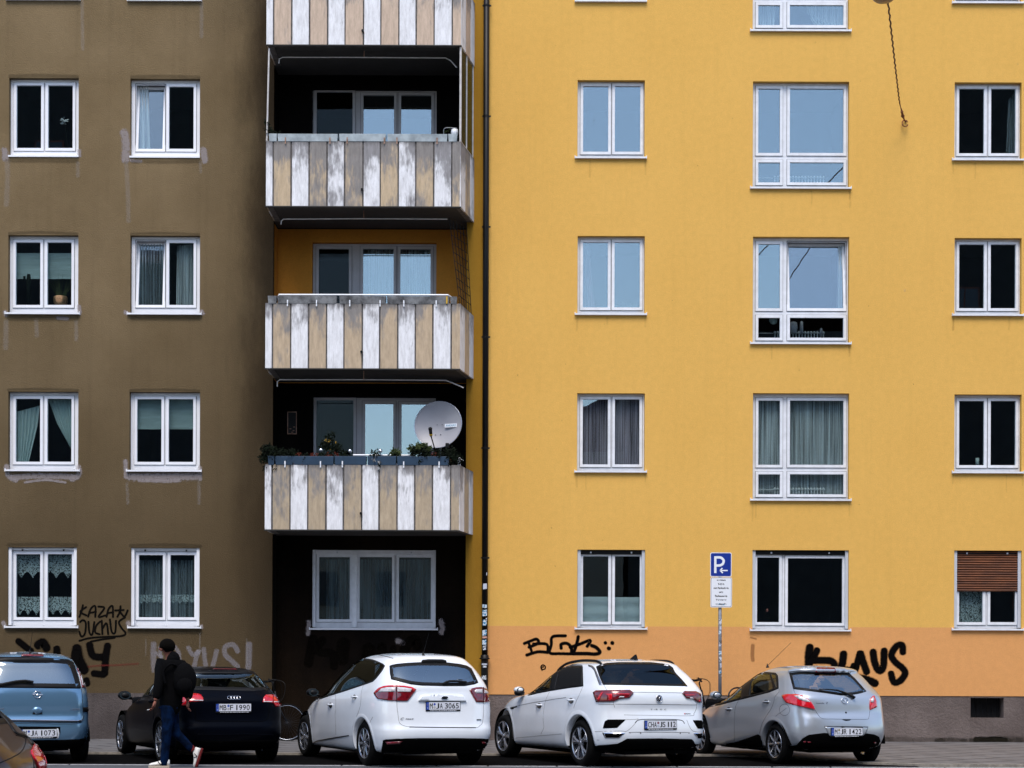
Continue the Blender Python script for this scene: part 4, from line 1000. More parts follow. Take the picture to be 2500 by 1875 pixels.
# =================================================== white crossover, fourth
o3, k3 = (1190, 1580), .17787; o4, k4 = (1440, 1580), .1778
c = Car('white crossover with black roof rails parked fourth from left, plate CHA JS 112', (1.786, -7.249), 25.4, [
    (-.50, .24, 3.10, .20, .80, 7, 4), (-.72, .30, 3.33, .24, .875, 6.5, 3.6), (-.79, .42, 3.40, .40, .905, 6.5, 3.2), (-.80, .56, 3.42, .54, .912, 6.5, 3), (-.78, .70, 3.40, .66, .912, 6.5, 2.9),
    (-.755, .82, 3.34, .76, .905, 7, 2.9), (-.765, .93, 3.20, .85, .90, 7, 2.9), (-.755, 1.04, 2.90, .93, .89, 7, 3), (-.71, 1.13, 2.35, 1.0, .862, 6.5, 3.1), (-.63, 1.20, 2.00, 1.13, .82, 6.5, 3.2),
    (-.52, 1.31, 1.70, 1.27, .765, 6, 3.2), (-.40, 1.41, 1.42, 1.38, .705, 5, 3.2), (-.36, 1.465, 1.15, 1.46, .64, 4.5, 3), (-.24, 1.51, .92, 1.515, .50, 4, 3), (.0, 1.535, .65, 1.54, .28, 3, 3), (.20, 1.545, .42, 1.547, .08, 2, 2)], 'paint_white')
f1 = c.px(); fm = c.px(True)
sg = polyN(o3, k3, [(560, 668), (552, 600), (565, 560), (650, 462), (780, 352), (900, 288), (1020, 258), (1150, 250), (1310, 262), (1313, 400), (1318, 538), (1100, 565), (850, 605), (700, 635)])
for fn in (f1, fm): c.patch('side_window', sg, fn, 'car_glass', border=.03, border_mat='black_plastic', cut=True, rad=.01)
for fn in (f1, fm): c.patch('door_pillar', polyN(o3, k3, [(895, 300), (1010, 275), (960, 430), (925, 588), (845, 600), (880, 450)]), fn, 'black_plastic', off=.006, rad=0)
for fn in (f1, fm): c.patch('dark_rear_door_glass', polyN(o3, k3, [(1000, 272), (1150, 262), (1300, 274), (1305, 530), (1100, 556), (915, 588), (950, 430)]), fn, 'black_plastic', off=.0055, rad=0)
for fn in (f1, fm): c.patch('chrome_trim', polyN(o3, k3, [(548, 560), (650, 450), (780, 340), (900, 273), (1020, 243), (1160, 234), (1310, 244), (1310, 258), (1150, 246), (1020, 256), (900, 287), (780, 353), (650, 463), (552, 572)]), fn, 'alloy', off=.005, rad=0, step=.012)
c.patch('rear_window', polyN(o4, k4, [(85, 268), (150, 238), (230, 217), (400, 207), (830, 207), (1000, 225), (1080, 240), (1140, 280), (1170, 345), (1260, 440), (1345, 538), (800, 527), (180, 518), (130, 400)]), f1, 'privacy_glass', border=.03, border_mat='black_plastic', cut=True, rad=.01)
c.patch('windscreen', [(-.66, 1.04), (.66, 1.04), (.58, 1.42), (-.58, 1.42)], c.fr(), 'car_rear_glass', border=.04, border_mat='black_plastic', cut=True)
for fn in (f1, fm): c.patch('pillar_trim', polyN(o4, k4, [(-20, 243), (40, 258), (72, 285), (178, 520), (132, 520), (60, 320), (20, 278), (-20, 262)]), fn, 'alloy', off=.006, rad=0)
def tl_roc(P, fn):
    t = c.patch('tail_light', polyN(o4, k4, P), fn, 'red_dark', off=.016, thick=.022, rad=.006); return t
tL = [(50, 625), (90, 598), (545, 592), (598, 630), (540, 698), (400, 712), (330, 745), (95, 755)]
t1 = tl_roc(tL, f1); tR = [(1265, 635), (1290, 608), (1450, 610), (1510, 640), (1527, 760), (1480, 760), (1420, 715), (1325, 705)]; t2 = tl_roc(tR, f1)
for P, t in (([(325, 640), (540, 643), (530, 655), (330, 655)], t1), ([(110, 715), (160, 630), (195, 620), (185, 635), (145, 720), (130, 745)], t1), ([(225, 645), (310, 645), (310, 720), (270, 735), (255, 670)], t1), ([(1300, 655), (1420, 655), (1440, 665), (1310, 668)], t2), ([(1480, 725), (1515, 730), (1510, 752), (1492, 750)], t2)):
    c.patch('lit_band', polyN(o4, k4, P), f1, 'red_lens', off=.019, thick=.003, parent=t, rad=.002)
for P, t in (([(395, 690), (415, 675), (470, 678), (460, 692)], t1), ([(1365, 692), (1372, 708), (1418, 708), (1400, 692)], t2)): c.patch('reversing_lens', polyN(o4, k4, P), f1, 'clear_lens', off=.019, thick=.003, parent=t, rad=.002)
for P in ([(180, 1115), (205, 1020), (245, 993), (495, 993), (375, 1108)], [(1412, 1003), (1562, 1003), (1562, 1120), (1480, 1118)]): c.patch('air_outlet', polyN(o4, k4, P), f1, 'underbody', off=.004, rad=.01)
for P, Q in (([(172, 1173), (488, 1176), (400, 1250), (212, 1250)], [(200, 1183), (470, 1185), (395, 1240), (225, 1240)]), ([(1420, 1178), (1574, 1178), (1555, 1254), (1478, 1250)], [(1442, 1187), (1566, 1187), (1549, 1244), (1487, 1241)])):
    e = c.patch('tailpipe_trim', polyN(o4, k4, P), f1, 'chrome', off=.006, rad=.01); c.patch('tailpipe_opening', polyN(o4, k4, Q), f1, 'underbody', off=.008, thick=.002, rad=.01, parent=e)
c.patch('lower_bumper', polyN(o4, k4, [(60, 1357), (115, 1347), (250, 1337), (380, 1325), (450, 1290), (510, 1256), (950, 1252), (1400, 1262), (1425, 1290), (1445, 1332), (1512, 1332), (1600, 1300), (1600, 1600), (60, 1600)]), f1, 'underbody', off=.006, rad=.01)
c.lines('panel_gap', [(f1, polyN(o4, k4, P)) for P in ([(325, 745), (332, 790), (342, 828)], [(470, 930), (700, 934), (900, 936), (1380, 942), (1430, 910), (1465, 830), (1468, 770)], [(195, 520), (232, 588)], [(500, 995), (620, 992), (660, 998), (520, 1145), (400, 1150), (45, 1160)], [(1330, 1000), (1412, 1150), (1574, 1160)], [(45, 1272), (130, 1276)])] +
        [(f1, polyN(o3, k3, P)) for P in ([(855, 610), (815, 690), (790, 770), (770, 900), (765, 1000), (775, 1100), (735, 1190)], [(1312, 540), (1262, 650), (1225, 730), (1195, 800), (1185, 840)], [(350, 860), (340, 1000), (342, 1100), (350, 1240)], [(340, 1252), (600, 1225), (1020, 1190)])], 'joint', .0026)
c.lines('body_crease', [(f1, polyN(o3, k3, [(420, 803), (600, 765), (785, 735), (950, 708), (1080, 690)])), (f1, polyN(o4, k4, [(600, 618), (900, 622), (1265, 628)])), (f1, polyN(o4, k4, [(350, 782), (900, 784), (1465, 793)])), (f1, polyN(o4, k4, [(120, 790), (330, 788)])), (f1, polyN(o4, k4, [(560, 1180), (600, 1168), (1300, 1170), (1355, 1185)]))], 'joint', .0035)
c.lines('plate_recess_edge', [(f1, polyN(o4, k4, [(620, 1040), (690, 995), (950, 990), (1240, 1000), (1300, 1050)]))], 'black_plastic', .005)
c.patch('side_badge', polyN(o3, k3, [(308, 830), (415, 803), (410, 822), (365, 835), (355, 853), (325, 850)]), f1, 'black_plastic', rad=0)
for u in (697, 1242): 
    F_ = c.place(*z2(o4, k4, [(u, 1180)])[0], .003); b = MB(); b.lathe([(0, .002), (.009, .002), (.009, -.002)], F_ @ Vector((0, 0, 0)), F_.to_3x3() @ Vector((0, 0, 1)), 12); b.build('parking_sensor', 'joint', c.root)
for P in ((712, 800), (1148, 733)): c.handle(f1, z2(o3, k3, [P])[0], .17, 'paint_white', bm_='joint')
# roof rails
for sg_ in (-1, 1):
    P = []
    for y, z in ((-.12, 0), (-.05, .022), (.10, .034), (.5, .036), (.9, .034), (1.12, .024), (1.25, .0)):
        o_, d_ = Vector((sg_ * .60, y, 3)), Vector((0, 0, -1)); h_ = c.hit(o_, d_); P.append(h_[0] + Vector((0, 0, z)))
    b = MB(); b.tube(spline(P, 6), .016, 8, flat=1.3); b.build('roof_rail', 'black_plastic', c.root, True)
h_ = c.hit(Vector((0, .02, 3)), Vector((0, 0, -1))); z_ = h_[0].z; b = MB(); b.add([(-.03, -.08, z_ - .01), (.03, -.08, z_ - .01), (.03, .10, z_ - .01), (-.03, .10, z_ - .01), (-.004, -.075, z_ + .075), (.004, -.075, z_ + .075), (.004, -.04, z_ + .07), (-.004, -.04, z_ + .07)], [(0, 1, 5, 4), (1, 2, 6, 5), (2, 3, 7, 6), (3, 0, 4, 7), (4, 5, 6, 7)]); b.build('fin_antenna', 'black_plastic', c.root)
pl, F_ = c.plate(*z2(o4, k4, [(966, 1062)])[0], ('CHA', 'JS 112'), seals=((.20, .05, .08), (.45, .52, .62)))
F_ = c.place(*z2(o4, k4, [(948, 708)])[0], .010); b = MB(); b.add([F_ @ Vector((.050 * math.cos(a), .050 * math.sin(a), .0)) for a in np.linspace(0, 2 * math.pi, 25)[:-1]], [tuple(range(24))]); em = b.build('badge', 'ink_black', c.root)
c.ring('badge_rim', F_, .050, .004, parent=em); c.wire('badge_letters', F_, [[(-.016, .042), (0, .006), (.016, .042)], [(-.043, .022), (-.020, -.040), (0, -.004), (.020, -.040), (.043, .022)]], .0045, parent=em)
for ch, u in zip('T-ROC', (845, 885, 918, 978, 1035)): 
    F_ = c.place(*z2(o4, k4, [(u, 855)])[0], .004); text_mesh('model_lettering', ch, .018 if ch != '-' else .003, 'alloy_dark', c.root, F_, width=.030 if ch != '-' else .014)
F_ = c.place(*z2(o4, k4, [(1345, 915)])[0], .004); text_mesh('engine_lettering', '4MOTION', .013, 'ink_black', c.root, F_, width=.085); F_ = c.place(*z2(o4, k4, [(1300, 915)])[0], .005); b = MB(); b.box(-.008, .010, -.007, .007, 0, .002, mx=F_); b.build('engine_number', 'red_lens', c.root)
c.mirror(1.93, 1.07, .875, 'paint_white', w=.15, h=.10)
for sg_ in (-1, 1): b = MB(); b.ball((sg_ * .925, 1.91, 1.025), .082, .085, .05, 14, 8); b.build('mirror_base', 'black_plastic', c.root, True)
c.arch(0, .345, .405, zb=.28, wdt=.06); c.arch(2.59, .345, .405, zb=.28, wdt=.06)
c.wheels(2.59, .335, .238, .225, .895, 5); c.finish(L=(-.55, 3.1), zseat=.98); troc = c

# =================================================== silver hatchback, rightmost
o5, k5 = (1680, 1600), .16575; o6, k6 = (1920, 1600), .16571
c = Car('silver hatchback at the right end of the parked row, plate M JR 1422', (4.661, -6.648), 20.0, [
    (-.38, .22, 2.95, .18, .72, 6, 4), (-.58, .28, 3.15, .22, .80, 6, 3.4), (-.655, .42, 3.21, .38, .845, 6, 3), (-.665, .55, 3.23, .52, .855, 6, 2.8), (-.64, .68, 3.20, .62, .855, 6, 2.7),
    (-.60, .78, 3.08, .70, .845, 6.5, 2.7), (-.585, .90, 2.85, .78, .83, 6.5, 2.8), (-.555, 1.0, 2.5, .85, .81, 6.5, 3), (-.50, 1.07, 2.15, .93, .785, 6, 3.1), (-.41, 1.16, 1.85, 1.07, .735, 5.5, 3.1),
    (-.30, 1.27, 1.52, 1.21, .675, 5, 3.1), (-.22, 1.345, 1.25, 1.32, .615, 4.5, 3.1), (-.22, 1.395, 1.0, 1.395, .54, 4.5, 3), (-.12, 1.43, .82, 1.435, .42, 4, 3), (.08, 1.450, .58, 1.456, .24, 3, 3), (.22, 1.458, .40, 1.460, .06, 2, 2)], 'paint_silver')
f1 = c.px(); fm = c.px(True)
sg = polyN(o5, k5, [(235, 780), (240, 640), (360, 505), (500, 392), (630, 312), (760, 262), (900, 240), (1100, 240), (1290, 257), (1322, 290), (1332, 380), (1336, 488), (1200, 545), (950, 610), (740, 662), (500, 725)])
for fn in (f1, fm): c.patch('side_window', sg, fn, 'car_glass', border=.03, border_mat='black_plastic', cut=True, rad=.01)
for fn in (f1, fm): c.patch('door_pillar', polyN(o5, k5, [(845, 262), (985, 255), (930, 430), (915, 610), (770, 650), (800, 450)]), fn, 'black_plastic', off=.006, rad=0)
for fn in (f1, fm): c.patch('quarter_glass_bar', polyN(o5, k5, [(1195, 262), (1215, 262), (1285, 450), (1290, 505), (1262, 515)]), fn, 'black_plastic', off=.006, rad=0)
c.patch('rear_window', polyN(o6, k6, [(40, 262), (200, 247), (420, 243), (700, 248), (930, 268), (1010, 340), (1100, 440), (1180, 532), (1100, 558), (1000, 578), (800, 592), (600, 560), (400, 535), (100, 498), (70, 380)]), f1, 'car_rear_glass', border=.035, border_mat='black_plastic', cut=True, rad=.01)
c.patch('windscreen', [(-.60, .98), (.60, .98), (.52, 1.36), (-.52, 1.36)], c.fr(), 'car_rear_glass', border=.04, border_mat='black_plastic', cut=True)
c.patch('roof_spoiler', polyN(o6, k6, [(38, 256), (40, 215), (200, 195), (420, 188), (740, 193), (880, 222), (940, 268), (700, 243), (420, 237), (200, 238)]), f1, 'paint_silver', off=.03, thick=.04, rad=.005)
c.patch('high_brake_light', polyN(o6, k6, [(412, 240), (440, 205), (700, 210), (722, 246)]), f1, 'red_dark', off=.036, thick=.01, rad=.01)
tL = [(-63, 600), (-40, 583), (0, 577), (130, 578), (230, 592), (310, 640), (370, 700), (405, 755), (418, 797), (300, 775), (100, 732), (0, 697), (-45, 640)]
t1 = c.patch('tail_light', polyN(o6, k6, tL), f1, 'red_lens', off=.014, thick=.02, rad=.006); c.patch('reversing_lens', polyN(o6, k6, [(120, 602), (180, 598), (250, 612), (310, 650), (350, 692), (270, 680), (190, 652)]), f1, 'clear_lens', off=.018, thick=.003, parent=t1, rad=.003)
t2 = c.patch('tail_light', polyN(o6, k6, [(1232, 640), (1265, 602), (1290, 600), (1318, 680), (1330, 760), (1228, 808), (1222, 730)]), f1, 'red_lens', off=.014, thick=.02, rad=.006); c.patch('reversing_lens', polyN(o6, k6, [(1240, 650), (1268, 615), (1285, 650), (1270, 700), (1234, 690)]), f1, 'clear_lens', off=.018, thick=.003, parent=t2, rad=.003)
c.patch('lower_bumper', polyN(o6, k6, [(150, 1317), (240, 1220), (330, 1170), (560, 1142), (640, 1150), (1130, 1150), (1180, 1148), (1300, 1165), (1365, 1200), (1392, 1300), (1398, 1400), (1395, 1600), (60, 1600), (60, 1330)]), f1, 'underbody', off=.005, rad=.006)
c.patch('plate_recess', polyN(o6, k6, [(562, 1048), (900, 1046), (1200, 1058), (1172, 1140), (1112, 1192), (660, 1197), (635, 1185)]), f1, 'paint_silver', off=.009, rad=.01)
c.lines('plate_recess_edge', [(f1, polyN(o6, k6, [(562, 1047), (900, 1050), (1198, 1058)]))], 'black_plastic', .008, off=.004)
c.lines('panel_gap', [(f1, polyN(o6, k6, P)) for P in ([(102, 500), (120, 540), (136, 578)], [(420, 800), (470, 880), (530, 930), (700, 938), (1000, 942), (1180, 942), (1215, 915), (1228, 810)], [(-160, 900), (-100, 850), (0, 780)] )] +
        [(f1, polyN(o5, k5, P)) for P in ([(740, 665), (705, 740), (690, 800), (682, 900), (680, 1100), (683, 1265)], [(1338, 490), (1336, 540), (1280, 610), (1262, 680), (1230, 770), (1130, 930), (1080, 1030), (1050, 1150)], [(1352, 1010), (1372, 985)])] +
        [(f1, polyN(o5, k5, [(1420 + 75 * math.cos(a), 802 + 84 * math.sin(a)) for a in np.linspace(0, 6.29, 14)]))], 'alloy_dark', .0026)
for P, nm in (([(240, 1322), (500, 1308), (680, 1280), (880, 1215), (1030, 1160), (1090, 1200), (1110, 1460), (240, 1460)], 'shaded_sill'),): c.patch('sill_shade', polyN(o5, k5, P), f1, 'underbody', off=.004, rad=.01); c.patch('sill_shade', polyN(o5, k5, P), fm, 'underbody', off=.004, rad=.01)  # painted shade where the body curves under; no cover part there
for P in ((600, 795), (1150, 690)): c.handle(f1, z2(o5, k5, [P])[0], .18, 'paint_silver', bm_='alloy_dark')
b = MB(); P = []
for q in ((475, 520), (600, 522), (740, 535), (860, 575), (960, 615), (990, 640)):
    o_, d_ = f1(*z2(o6, k6, [q])[0]); h_ = c.hit(o_, d_); P.append(h_[0] + h_[1] * (.03 if h_[1].y < 0 else -.03))
b.tube(P, [.006, .009, .012, .016, .020, .026], 8); b.tube([P[0] + Vector((0, 0, -.012)), P[3] + Vector((0, 0, -.02))], .006, 6); b.build('rear_wiper', 'black_plastic', c.root, True)
pl, F_ = c.plate(*z2(o6, k6, [(882, 1124)])[0], ('M', 'JR 1422'), seals=((.22, .20, .10), (.42, .46, .52)), sink=.024)
F_ = c.place(*z2(o6, k6, [(858, 668)])[0], .006); em = c.ring('badge', F_, .046, .004, sx=1.15); c.wire('badge_wing', F_, [[(-.050, .020), (-.022, .014), (0, -.016), (.022, .014), (.050, .020)]], .0045, parent=em)
F_ = c.place(*z2(o6, k6, [(495, 703)])[0], .004); text_mesh('model_lettering', 'mazda', .016, 'alloy_dark', c.root, F_, width=.13); F_ = c.place(*z2(o6, k6, [(592, 703)])[0], .004); text_mesh('model_number', '2', .024, 'alloy_dark', c.root, F_, width=.03, shear=.3)
F_ = c.place(*z2(o6, k6, [(877, 843)])[0], .001); b = MB(); b.lathe([(0, .003), (.013, .003), (.015, -.002)], F_ @ Vector((0, 0, 0)), F_.to_3x3() @ Vector((0, 0, 1)), 16); b.build('tailgate_lock', 'ink_black', c.root)
c.patch('tailgate_grip', polyN(o6, k6, [(820, 944), (955, 946), (930, 960), (880, 966), (845, 958)]), f1, 'black_plastic', off=.002, rad=.004)
for P in ([(250, 1265), (290, 1262), (285, 1285), (255, 1285)], [(310, 1268), (360, 1268), (345, 1288), (318, 1288)], [(1280, 1275), (1320, 1275), (1310, 1298), (1288, 1298)]): c.patch('reflector', polyN(o6, k6, P), f1, 'red_dark', off=.010, rad=.002)
h_ = c.hit(Vector((0, .85, 3)), Vector((0, 0, -1))); o_, d_ = f1(1876, 1624); 
tipw = CAMP + ray(1931, 1569) * 25.2; tip = c.inv @ tipw; basew = CAMP + ray(1874, 1629) * 26.0; bs = c.inv @ basew; c.antenna(bs.y, bs.x, h_[0].z - .005, (tip.x, tip.y, tip.z), .0035)
c.mirror(1.75, .99, .84, 'paint_silver')
c.arch(0, .30, .352, zb=.26, wdt=.055); c.arch(2.49, .30, .352, zb=.24, wdt=.055)
c.wheels(2.49, .300, .208, .19, .83, 8); c.finish(L=(-.4, 2.9), zseat=.93, hw=.68, yfront=1.4); mazda = c

# =================================================== black hatchback behind the walker
o7, k7 = (440, 1600), .16575; o8, k8 = (260, 1550), .1959
c = Car('black hatchback parked second from left behind the walking person, plate MB F 1990', (-4.354, -6.80), 25.3, [
    (-.50, .20, 3.15, .18, .76, 6.5, 4), (-.72, .26, 3.36, .22, .83, 6.5, 3.4), (-.82, .40, 3.42, .38, .868, 6.5, 3), (-.84, .52, 3.44, .50, .880, 6.5, 2.8), (-.80, .63, 3.42, .58, .882, 6.5, 2.7),
    (-.78, .74, 3.30, .66, .878, 7, 2.7), (-.775, .86, 3.0, .75, .865, 7, 2.8), (-.76, .93, 2.6, .83, .845, 6.5, 3), (-.71, .99, 2.2, .90, .815, 6, 3.1), (-.58, 1.08, 1.85, 1.05, .76, 5.5, 3.1),
    (-.42, 1.18, 1.5, 1.18, .70, 5, 3.1), (-.28, 1.27, 1.2, 1.28, .635, 4.5, 3.1), (-.26, 1.335, .98, 1.345, .56, 4.5, 3), (-.14, 1.38, .80, 1.385, .44, 4, 3), (.08, 1.402, .58, 1.408, .26, 3, 3), (.25, 1.410, .40, 1.412, .06, 2, 2)], 'paint_black')
f1 = c.px(); fm = c.px(True)
sgp = [(-.30, 1.02), (-.05, 1.0), (1.0, .955), (2.05, .91), (1.75, 1.08), (1.35, 1.23), (.95, 1.31), (.4, 1.335), (-.02, 1.31), (-.22, 1.20)]
for r_ in (False, True): c.patch('side_window', sgp, c.sd(r_), 'car_glass', border=.025, border_mat='black_plastic', cut=True, rad=.03)
for r_ in (False, True): c.patch('door_pillar', [(.78, .97), (.92, .965), (.80, 1.31), (.70, 1.31)], c.sd(r_), 'black_plastic', off=.006, rad=0)
c.patch('rear_window', polyN(o7, k7, [(-120, 300), (-40, 240), (120, 222), (480, 214), (850, 218), (1120, 236), (1175, 262), (1270, 400), (1335, 512), (1100, 528), (600, 518), (230, 506), (-130, 512), (-150, 420)]), f1, 'black_car_glass', border=.05, border_mat='black_plastic', cut=True, rad=.012)
c.patch('windscreen', [(-.62, .95), (.62, .95), (.54, 1.30), (-.54, 1.30)], c.fr(), 'car_rear_glass', border=.04, border_mat='black_plastic', cut=True)
c.patch('high_brake_light', polyN(o7, k7, [(480, 192), (835, 198), (840, 208), (480, 202)]), f1, 'red_dark', off=.004, rad=0)
t2 = c.patch('tail_light', polyN(o7, k7, [(1213, 692), (1225, 625), (1260, 587), (1370, 584), (1440, 592), (1480, 625), (1505, 690), (1507, 745), (1405, 755), (1370, 706), (1290, 694)]), f1, 'red_lens', off=.012, thick=.018, rad=.006)
c.patch('reversing_lens', polyN(o7, k7, [(1222, 676), (1352, 680), (1350, 692), (1222, 689)]), f1, 'clear_lens', off=.016, thick=.003, parent=t2, rad=0); c.patch('reversing_lens', polyN(o7, k7, [(1378, 681), (1490, 684), (1494, 694), (1378, 692)]), f1, 'clear_lens', off=.016, thick=.003, parent=t2, rad=0)
t1 = c.patch('tail_light', polyN(o7, k7, [(340, 675), (335, 630), (305, 585), (240, 566), (60, 570), (0, 600), (-20, 680), (-20, 730), (100, 740), (125, 690)]), f1, 'red_lens', off=.012, thick=.018, rad=.006)
c.patch('reversing_lens', polyN(o7, k7, [(195, 660), (335, 662), (336, 674), (195, 672)]), f1, 'clear_lens', off=.016, thick=.003, parent=t1, rad=0)
c.lines('lamp_divider', [(f1, polyN(o7, k7, [(1372, 585), (1362, 640), (1368, 705)]))], 'black_plastic', .005, off=.012)
pl, F_ = c.plate(*z2(o7, k7, [(782, 768)])[0], ('MB', 'F 1990'), seals=((.01, .06, .38), (.45, .44, .46)))
F_ = c.place(*z2(o7, k7, [(791, 628)])[0], .004); b = MB()
for q in (-1.5, -.5, .5, 1.5): b.tube([F_ @ Vector((q * .044 + .030 * math.cos(a), .030 * math.sin(a), .004)) for a in np.linspace(0, 2 * math.pi, 25)[:-1]], .0032, 6, closed=True)
b.build('ring_badge', 'chrome', c.root, True)
c.lines('panel_gap', [(f1, polyN(o7, k7, [(215, 760), (225, 900), (260, 965), (600, 968), (1100, 975), (1250, 960), (1300, 880), (1310, 760)])), (f1, polyN(o8, k8, [(600, 735), (590, 850), (585, 1000), (590, 1200)]))], 'underbody', .004)
c.lines('bumper_crease', [(f1, polyN(o7, k7, [(240, 1160), (600, 1165), (1000, 1160), (1370, 1175)]))], 'paint_black', .006)
c.patch('lower_bumper', polyN(o7, k7, [(-60, 1250), (600, 1262), (1540, 1240), (1560, 1600), (-100, 1600)]), f1, 'underbody', off=.004, rad=0)
c.mirror(1.95, .955, .86, 'black_plastic', w=.21, h=.145)
c.handle(c.sd(), (.55, .88), .17, 'paint_black', bm_='underbody')
c.arch(0, .32, .365, zb=.23); c.arch(2.578, .32, .365, zb=.23)
c.wheels(2.578, .318, .232, .22, .872, 9); c.finish(L=(-.5, 3.1), zseat=.90, yfront=1.4); audi = c

# =================================================== light blue minivan, left edge
o9, k9 = (0, 1570), .18387
c = Car('light blue metallic minivan cut by the left edge of the photo, plate M JA 1073', (-7.08, -7.10), 25.0, [
    (-.35, .20, 3.0, .18, .74, 7, 4), (-.56, .26, 3.2, .22, .81, 7, 3.4), (-.63, .38, 3.28, .38, .845, 7, 3), (-.65, .52, 3.30, .50, .855, 7.5, 2.8), (-.635, .62, 3.28, .60, .855, 7.5, 2.7),
    (-.60, .72, 3.15, .70, .855, 8, 2.7), (-.60, .86, 2.9, .80, .850, 8, 2.8), (-.585, 1.0, 2.55, .92, .84, 7.5, 3), (-.565, 1.08, 2.15, 1.02, .825, 7, 3.1), (-.52, 1.20, 1.9, 1.18, .785, 6.5, 3.1),
    (-.45, 1.34, 1.6, 1.33, .735, 6, 3.1), (-.38, 1.45, 1.3, 1.46, .68, 5, 3.1), (-.37, 1.52, 1.05, 1.53, .62, 4.5, 3), (-.28, 1.575, .85, 1.58, .50, 4, 3), (-.02, 1.605, .6, 1.612, .28, 3, 3), (.20, 1.618, .40, 1.62, .06, 2, 2)], 'paint_blue')
f1 = c.px(); fm = c.px(True)
c.patch('rear_window', polyN(o9, k9, [(-240, 600), (-205, 420), (-150, 260), (-80, 196), (0, 184), (370, 182), (600, 192), (900, 217), (975, 252), (1000, 330), (1040, 450), (1072, 565), (1075, 605), (500, 598), (0, 595)]), f1, 'car_rear_glass', border=.07, border_mat='black_plastic', cut=True, rad=.02)
c.patch('windscreen', [(-.64, 1.08), (.64, 1.08), (.56, 1.48), (-.56, 1.48)], c.fr(), 'car_rear_glass', border=.04, border_mat='black_plastic', cut=True)
for r_ in (False, True): c.patch('side_window', [(-.34, 1.12), (1.0, 1.06), (2.1, 1.03), (1.7, 1.25), (1.3, 1.43), (.5, 1.52), (-.1, 1.50), (-.28, 1.34)], c.sd(r_), 'privacy_glass', border=.025, border_mat='black_plastic', cut=True, rad=.04)
t2 = c.patch('tail_light', polyN(o9, k9, [(985, 250), (1020, 330), (1055, 440), (1085, 590), (1165, 605), (1115, 440), (1045, 290), (1010, 235)]), f1, 'red_dark', off=.010, thick=.015, rad=.003)
c.patch('indicator_lens', polyN(o9, k9, [(990, 262), (1010, 320), (1045, 322), (1025, 270)]), f1, 'clear_lens', off=.014, thick=.003, parent=t2, rad=.002)
c.patch('indicator_lens', polyN(o9, k9, [(1062, 445), (1090, 560), (1130, 570), (1100, 450)]), f1, 'clear_lens', off=.014, thick=.003, parent=t2, rad=.002)
c.patch('high_brake_light', polyN(o9, k9, [(278, 178), (295, 150), (560, 152), (582, 180)]), f1, 'red_dark', off=.012, rad=.006)
c.lines('panel_gap', [(f1, polyN(o9, k9, P)) for P in ([(1080, 605), (1092, 700), (1098, 800), (1102, 960), (1098, 1010), (1075, 1042)], [(170, 1068), (500, 1070), (900, 1074), (1050, 1065), (1100, 1030), (1116, 960)], [(930, 178), (935, 215)])], 'black_plastic', .004)
c.lines('chrome_strip', [(f1, polyN(o9, k9, [(-250, 1018), (115, 1020), (600, 1026), (1078, 1032)]))], 'chrome', .010, off=.006)
c.lines('trim_shadow', [(f1, polyN(o9, k9, [(-250, 1040), (115, 1042), (600, 1048), (1070, 1050)]))], 'black_plastic', .010)
c.patch('corner_strip', polyN(o9, k9, [(1102, 850), (1215, 856), (1215, 918), (1102, 914)]), f1, 'black_plastic', off=.006, rad=0)
c.patch('plate_recess', polyN(o9, k9, [(120, 1105), (800, 1112), (802, 1200), (765, 1268), (120, 1262)]), f1, 'underbody', off=.002, rad=.01)
c.patch('reflector', polyN(o9, k9, [(755, 1130), (775, 1140), (790, 1200), (780, 1260), (745, 1270), (765, 1220)]), f1, 'paint_white', off=.005, rad=.002)
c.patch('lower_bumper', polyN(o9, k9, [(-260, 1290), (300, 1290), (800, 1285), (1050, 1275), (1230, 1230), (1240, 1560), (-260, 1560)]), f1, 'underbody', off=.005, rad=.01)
F_ = c.place(*z2(o9, k9, [(497, 893)])[0], .0); b = MB(); b.ball((0, 0, 0), .072, .052, .03, 20, 10); b.v = [tuple(F_ @ Vector(v)) for v in b.v]; b.build('tailgate_handle', 'paint_blue', c.root, True)
b = MB(); b.box(-.068, .068, -.055, -.028, .0, .012, mx=F_); b.build('handle_slot', 'black_plastic', c.root, bevel=.005)
F_ = c.place(*z2(o9, k9, [(497, 684)])[0], .006); em = c.ring('badge', F_, .050, .005); c.wire('badge_bolt', F_, [[(-.070, .004), (.006, .008), (-.012, -.006), (.070, -.004)]], .0045, parent=em)
F_ = c.place(*z2(o9, k9, [(998, 880)])[0], .004); text_mesh('engine_lettering', '1.7CDTI', .026, 'chrome', c.root, F_, width=.145, shear=.3)
F_ = c.place(*z2(o9, k9, [(5, 872)])[0], .004); text_mesh('model_lettering', 'MERIVA', .022, 'chrome', c.root, F_ @ Matrix.Translation((-.03, 0, 0)), width=.16, shear=.2)
pl, F_ = c.plate(*z2(o9, k9, [(508, 1195)])[0], ('M', 'JA 1073'), seals=((.01, .05, .38), (.45, .44, .47)), sink=.010)
b = MB(); F_ = c.place(*z2(o9, k9, [(250, 520)])[0], .02); b.tube([F_ @ Vector(p) for p in ((-.28, -.05, .01), (-.05, .0, .015), (.08, .01, .02), (.20, -.01, .02))], .016, 8); b.build('rear_wiper', 'black_plastic', c.root)
o_, d_ = f1(*z2(o9, k9, [(395, 112)])[0]); hh = c.hit(Vector((.0, -.1, 3)), Vector((0, 0, -1))); c.antenna(-.1, 0, hh[0].z - .005, (.01, -.26, hh[0].z + .33)) if False else None
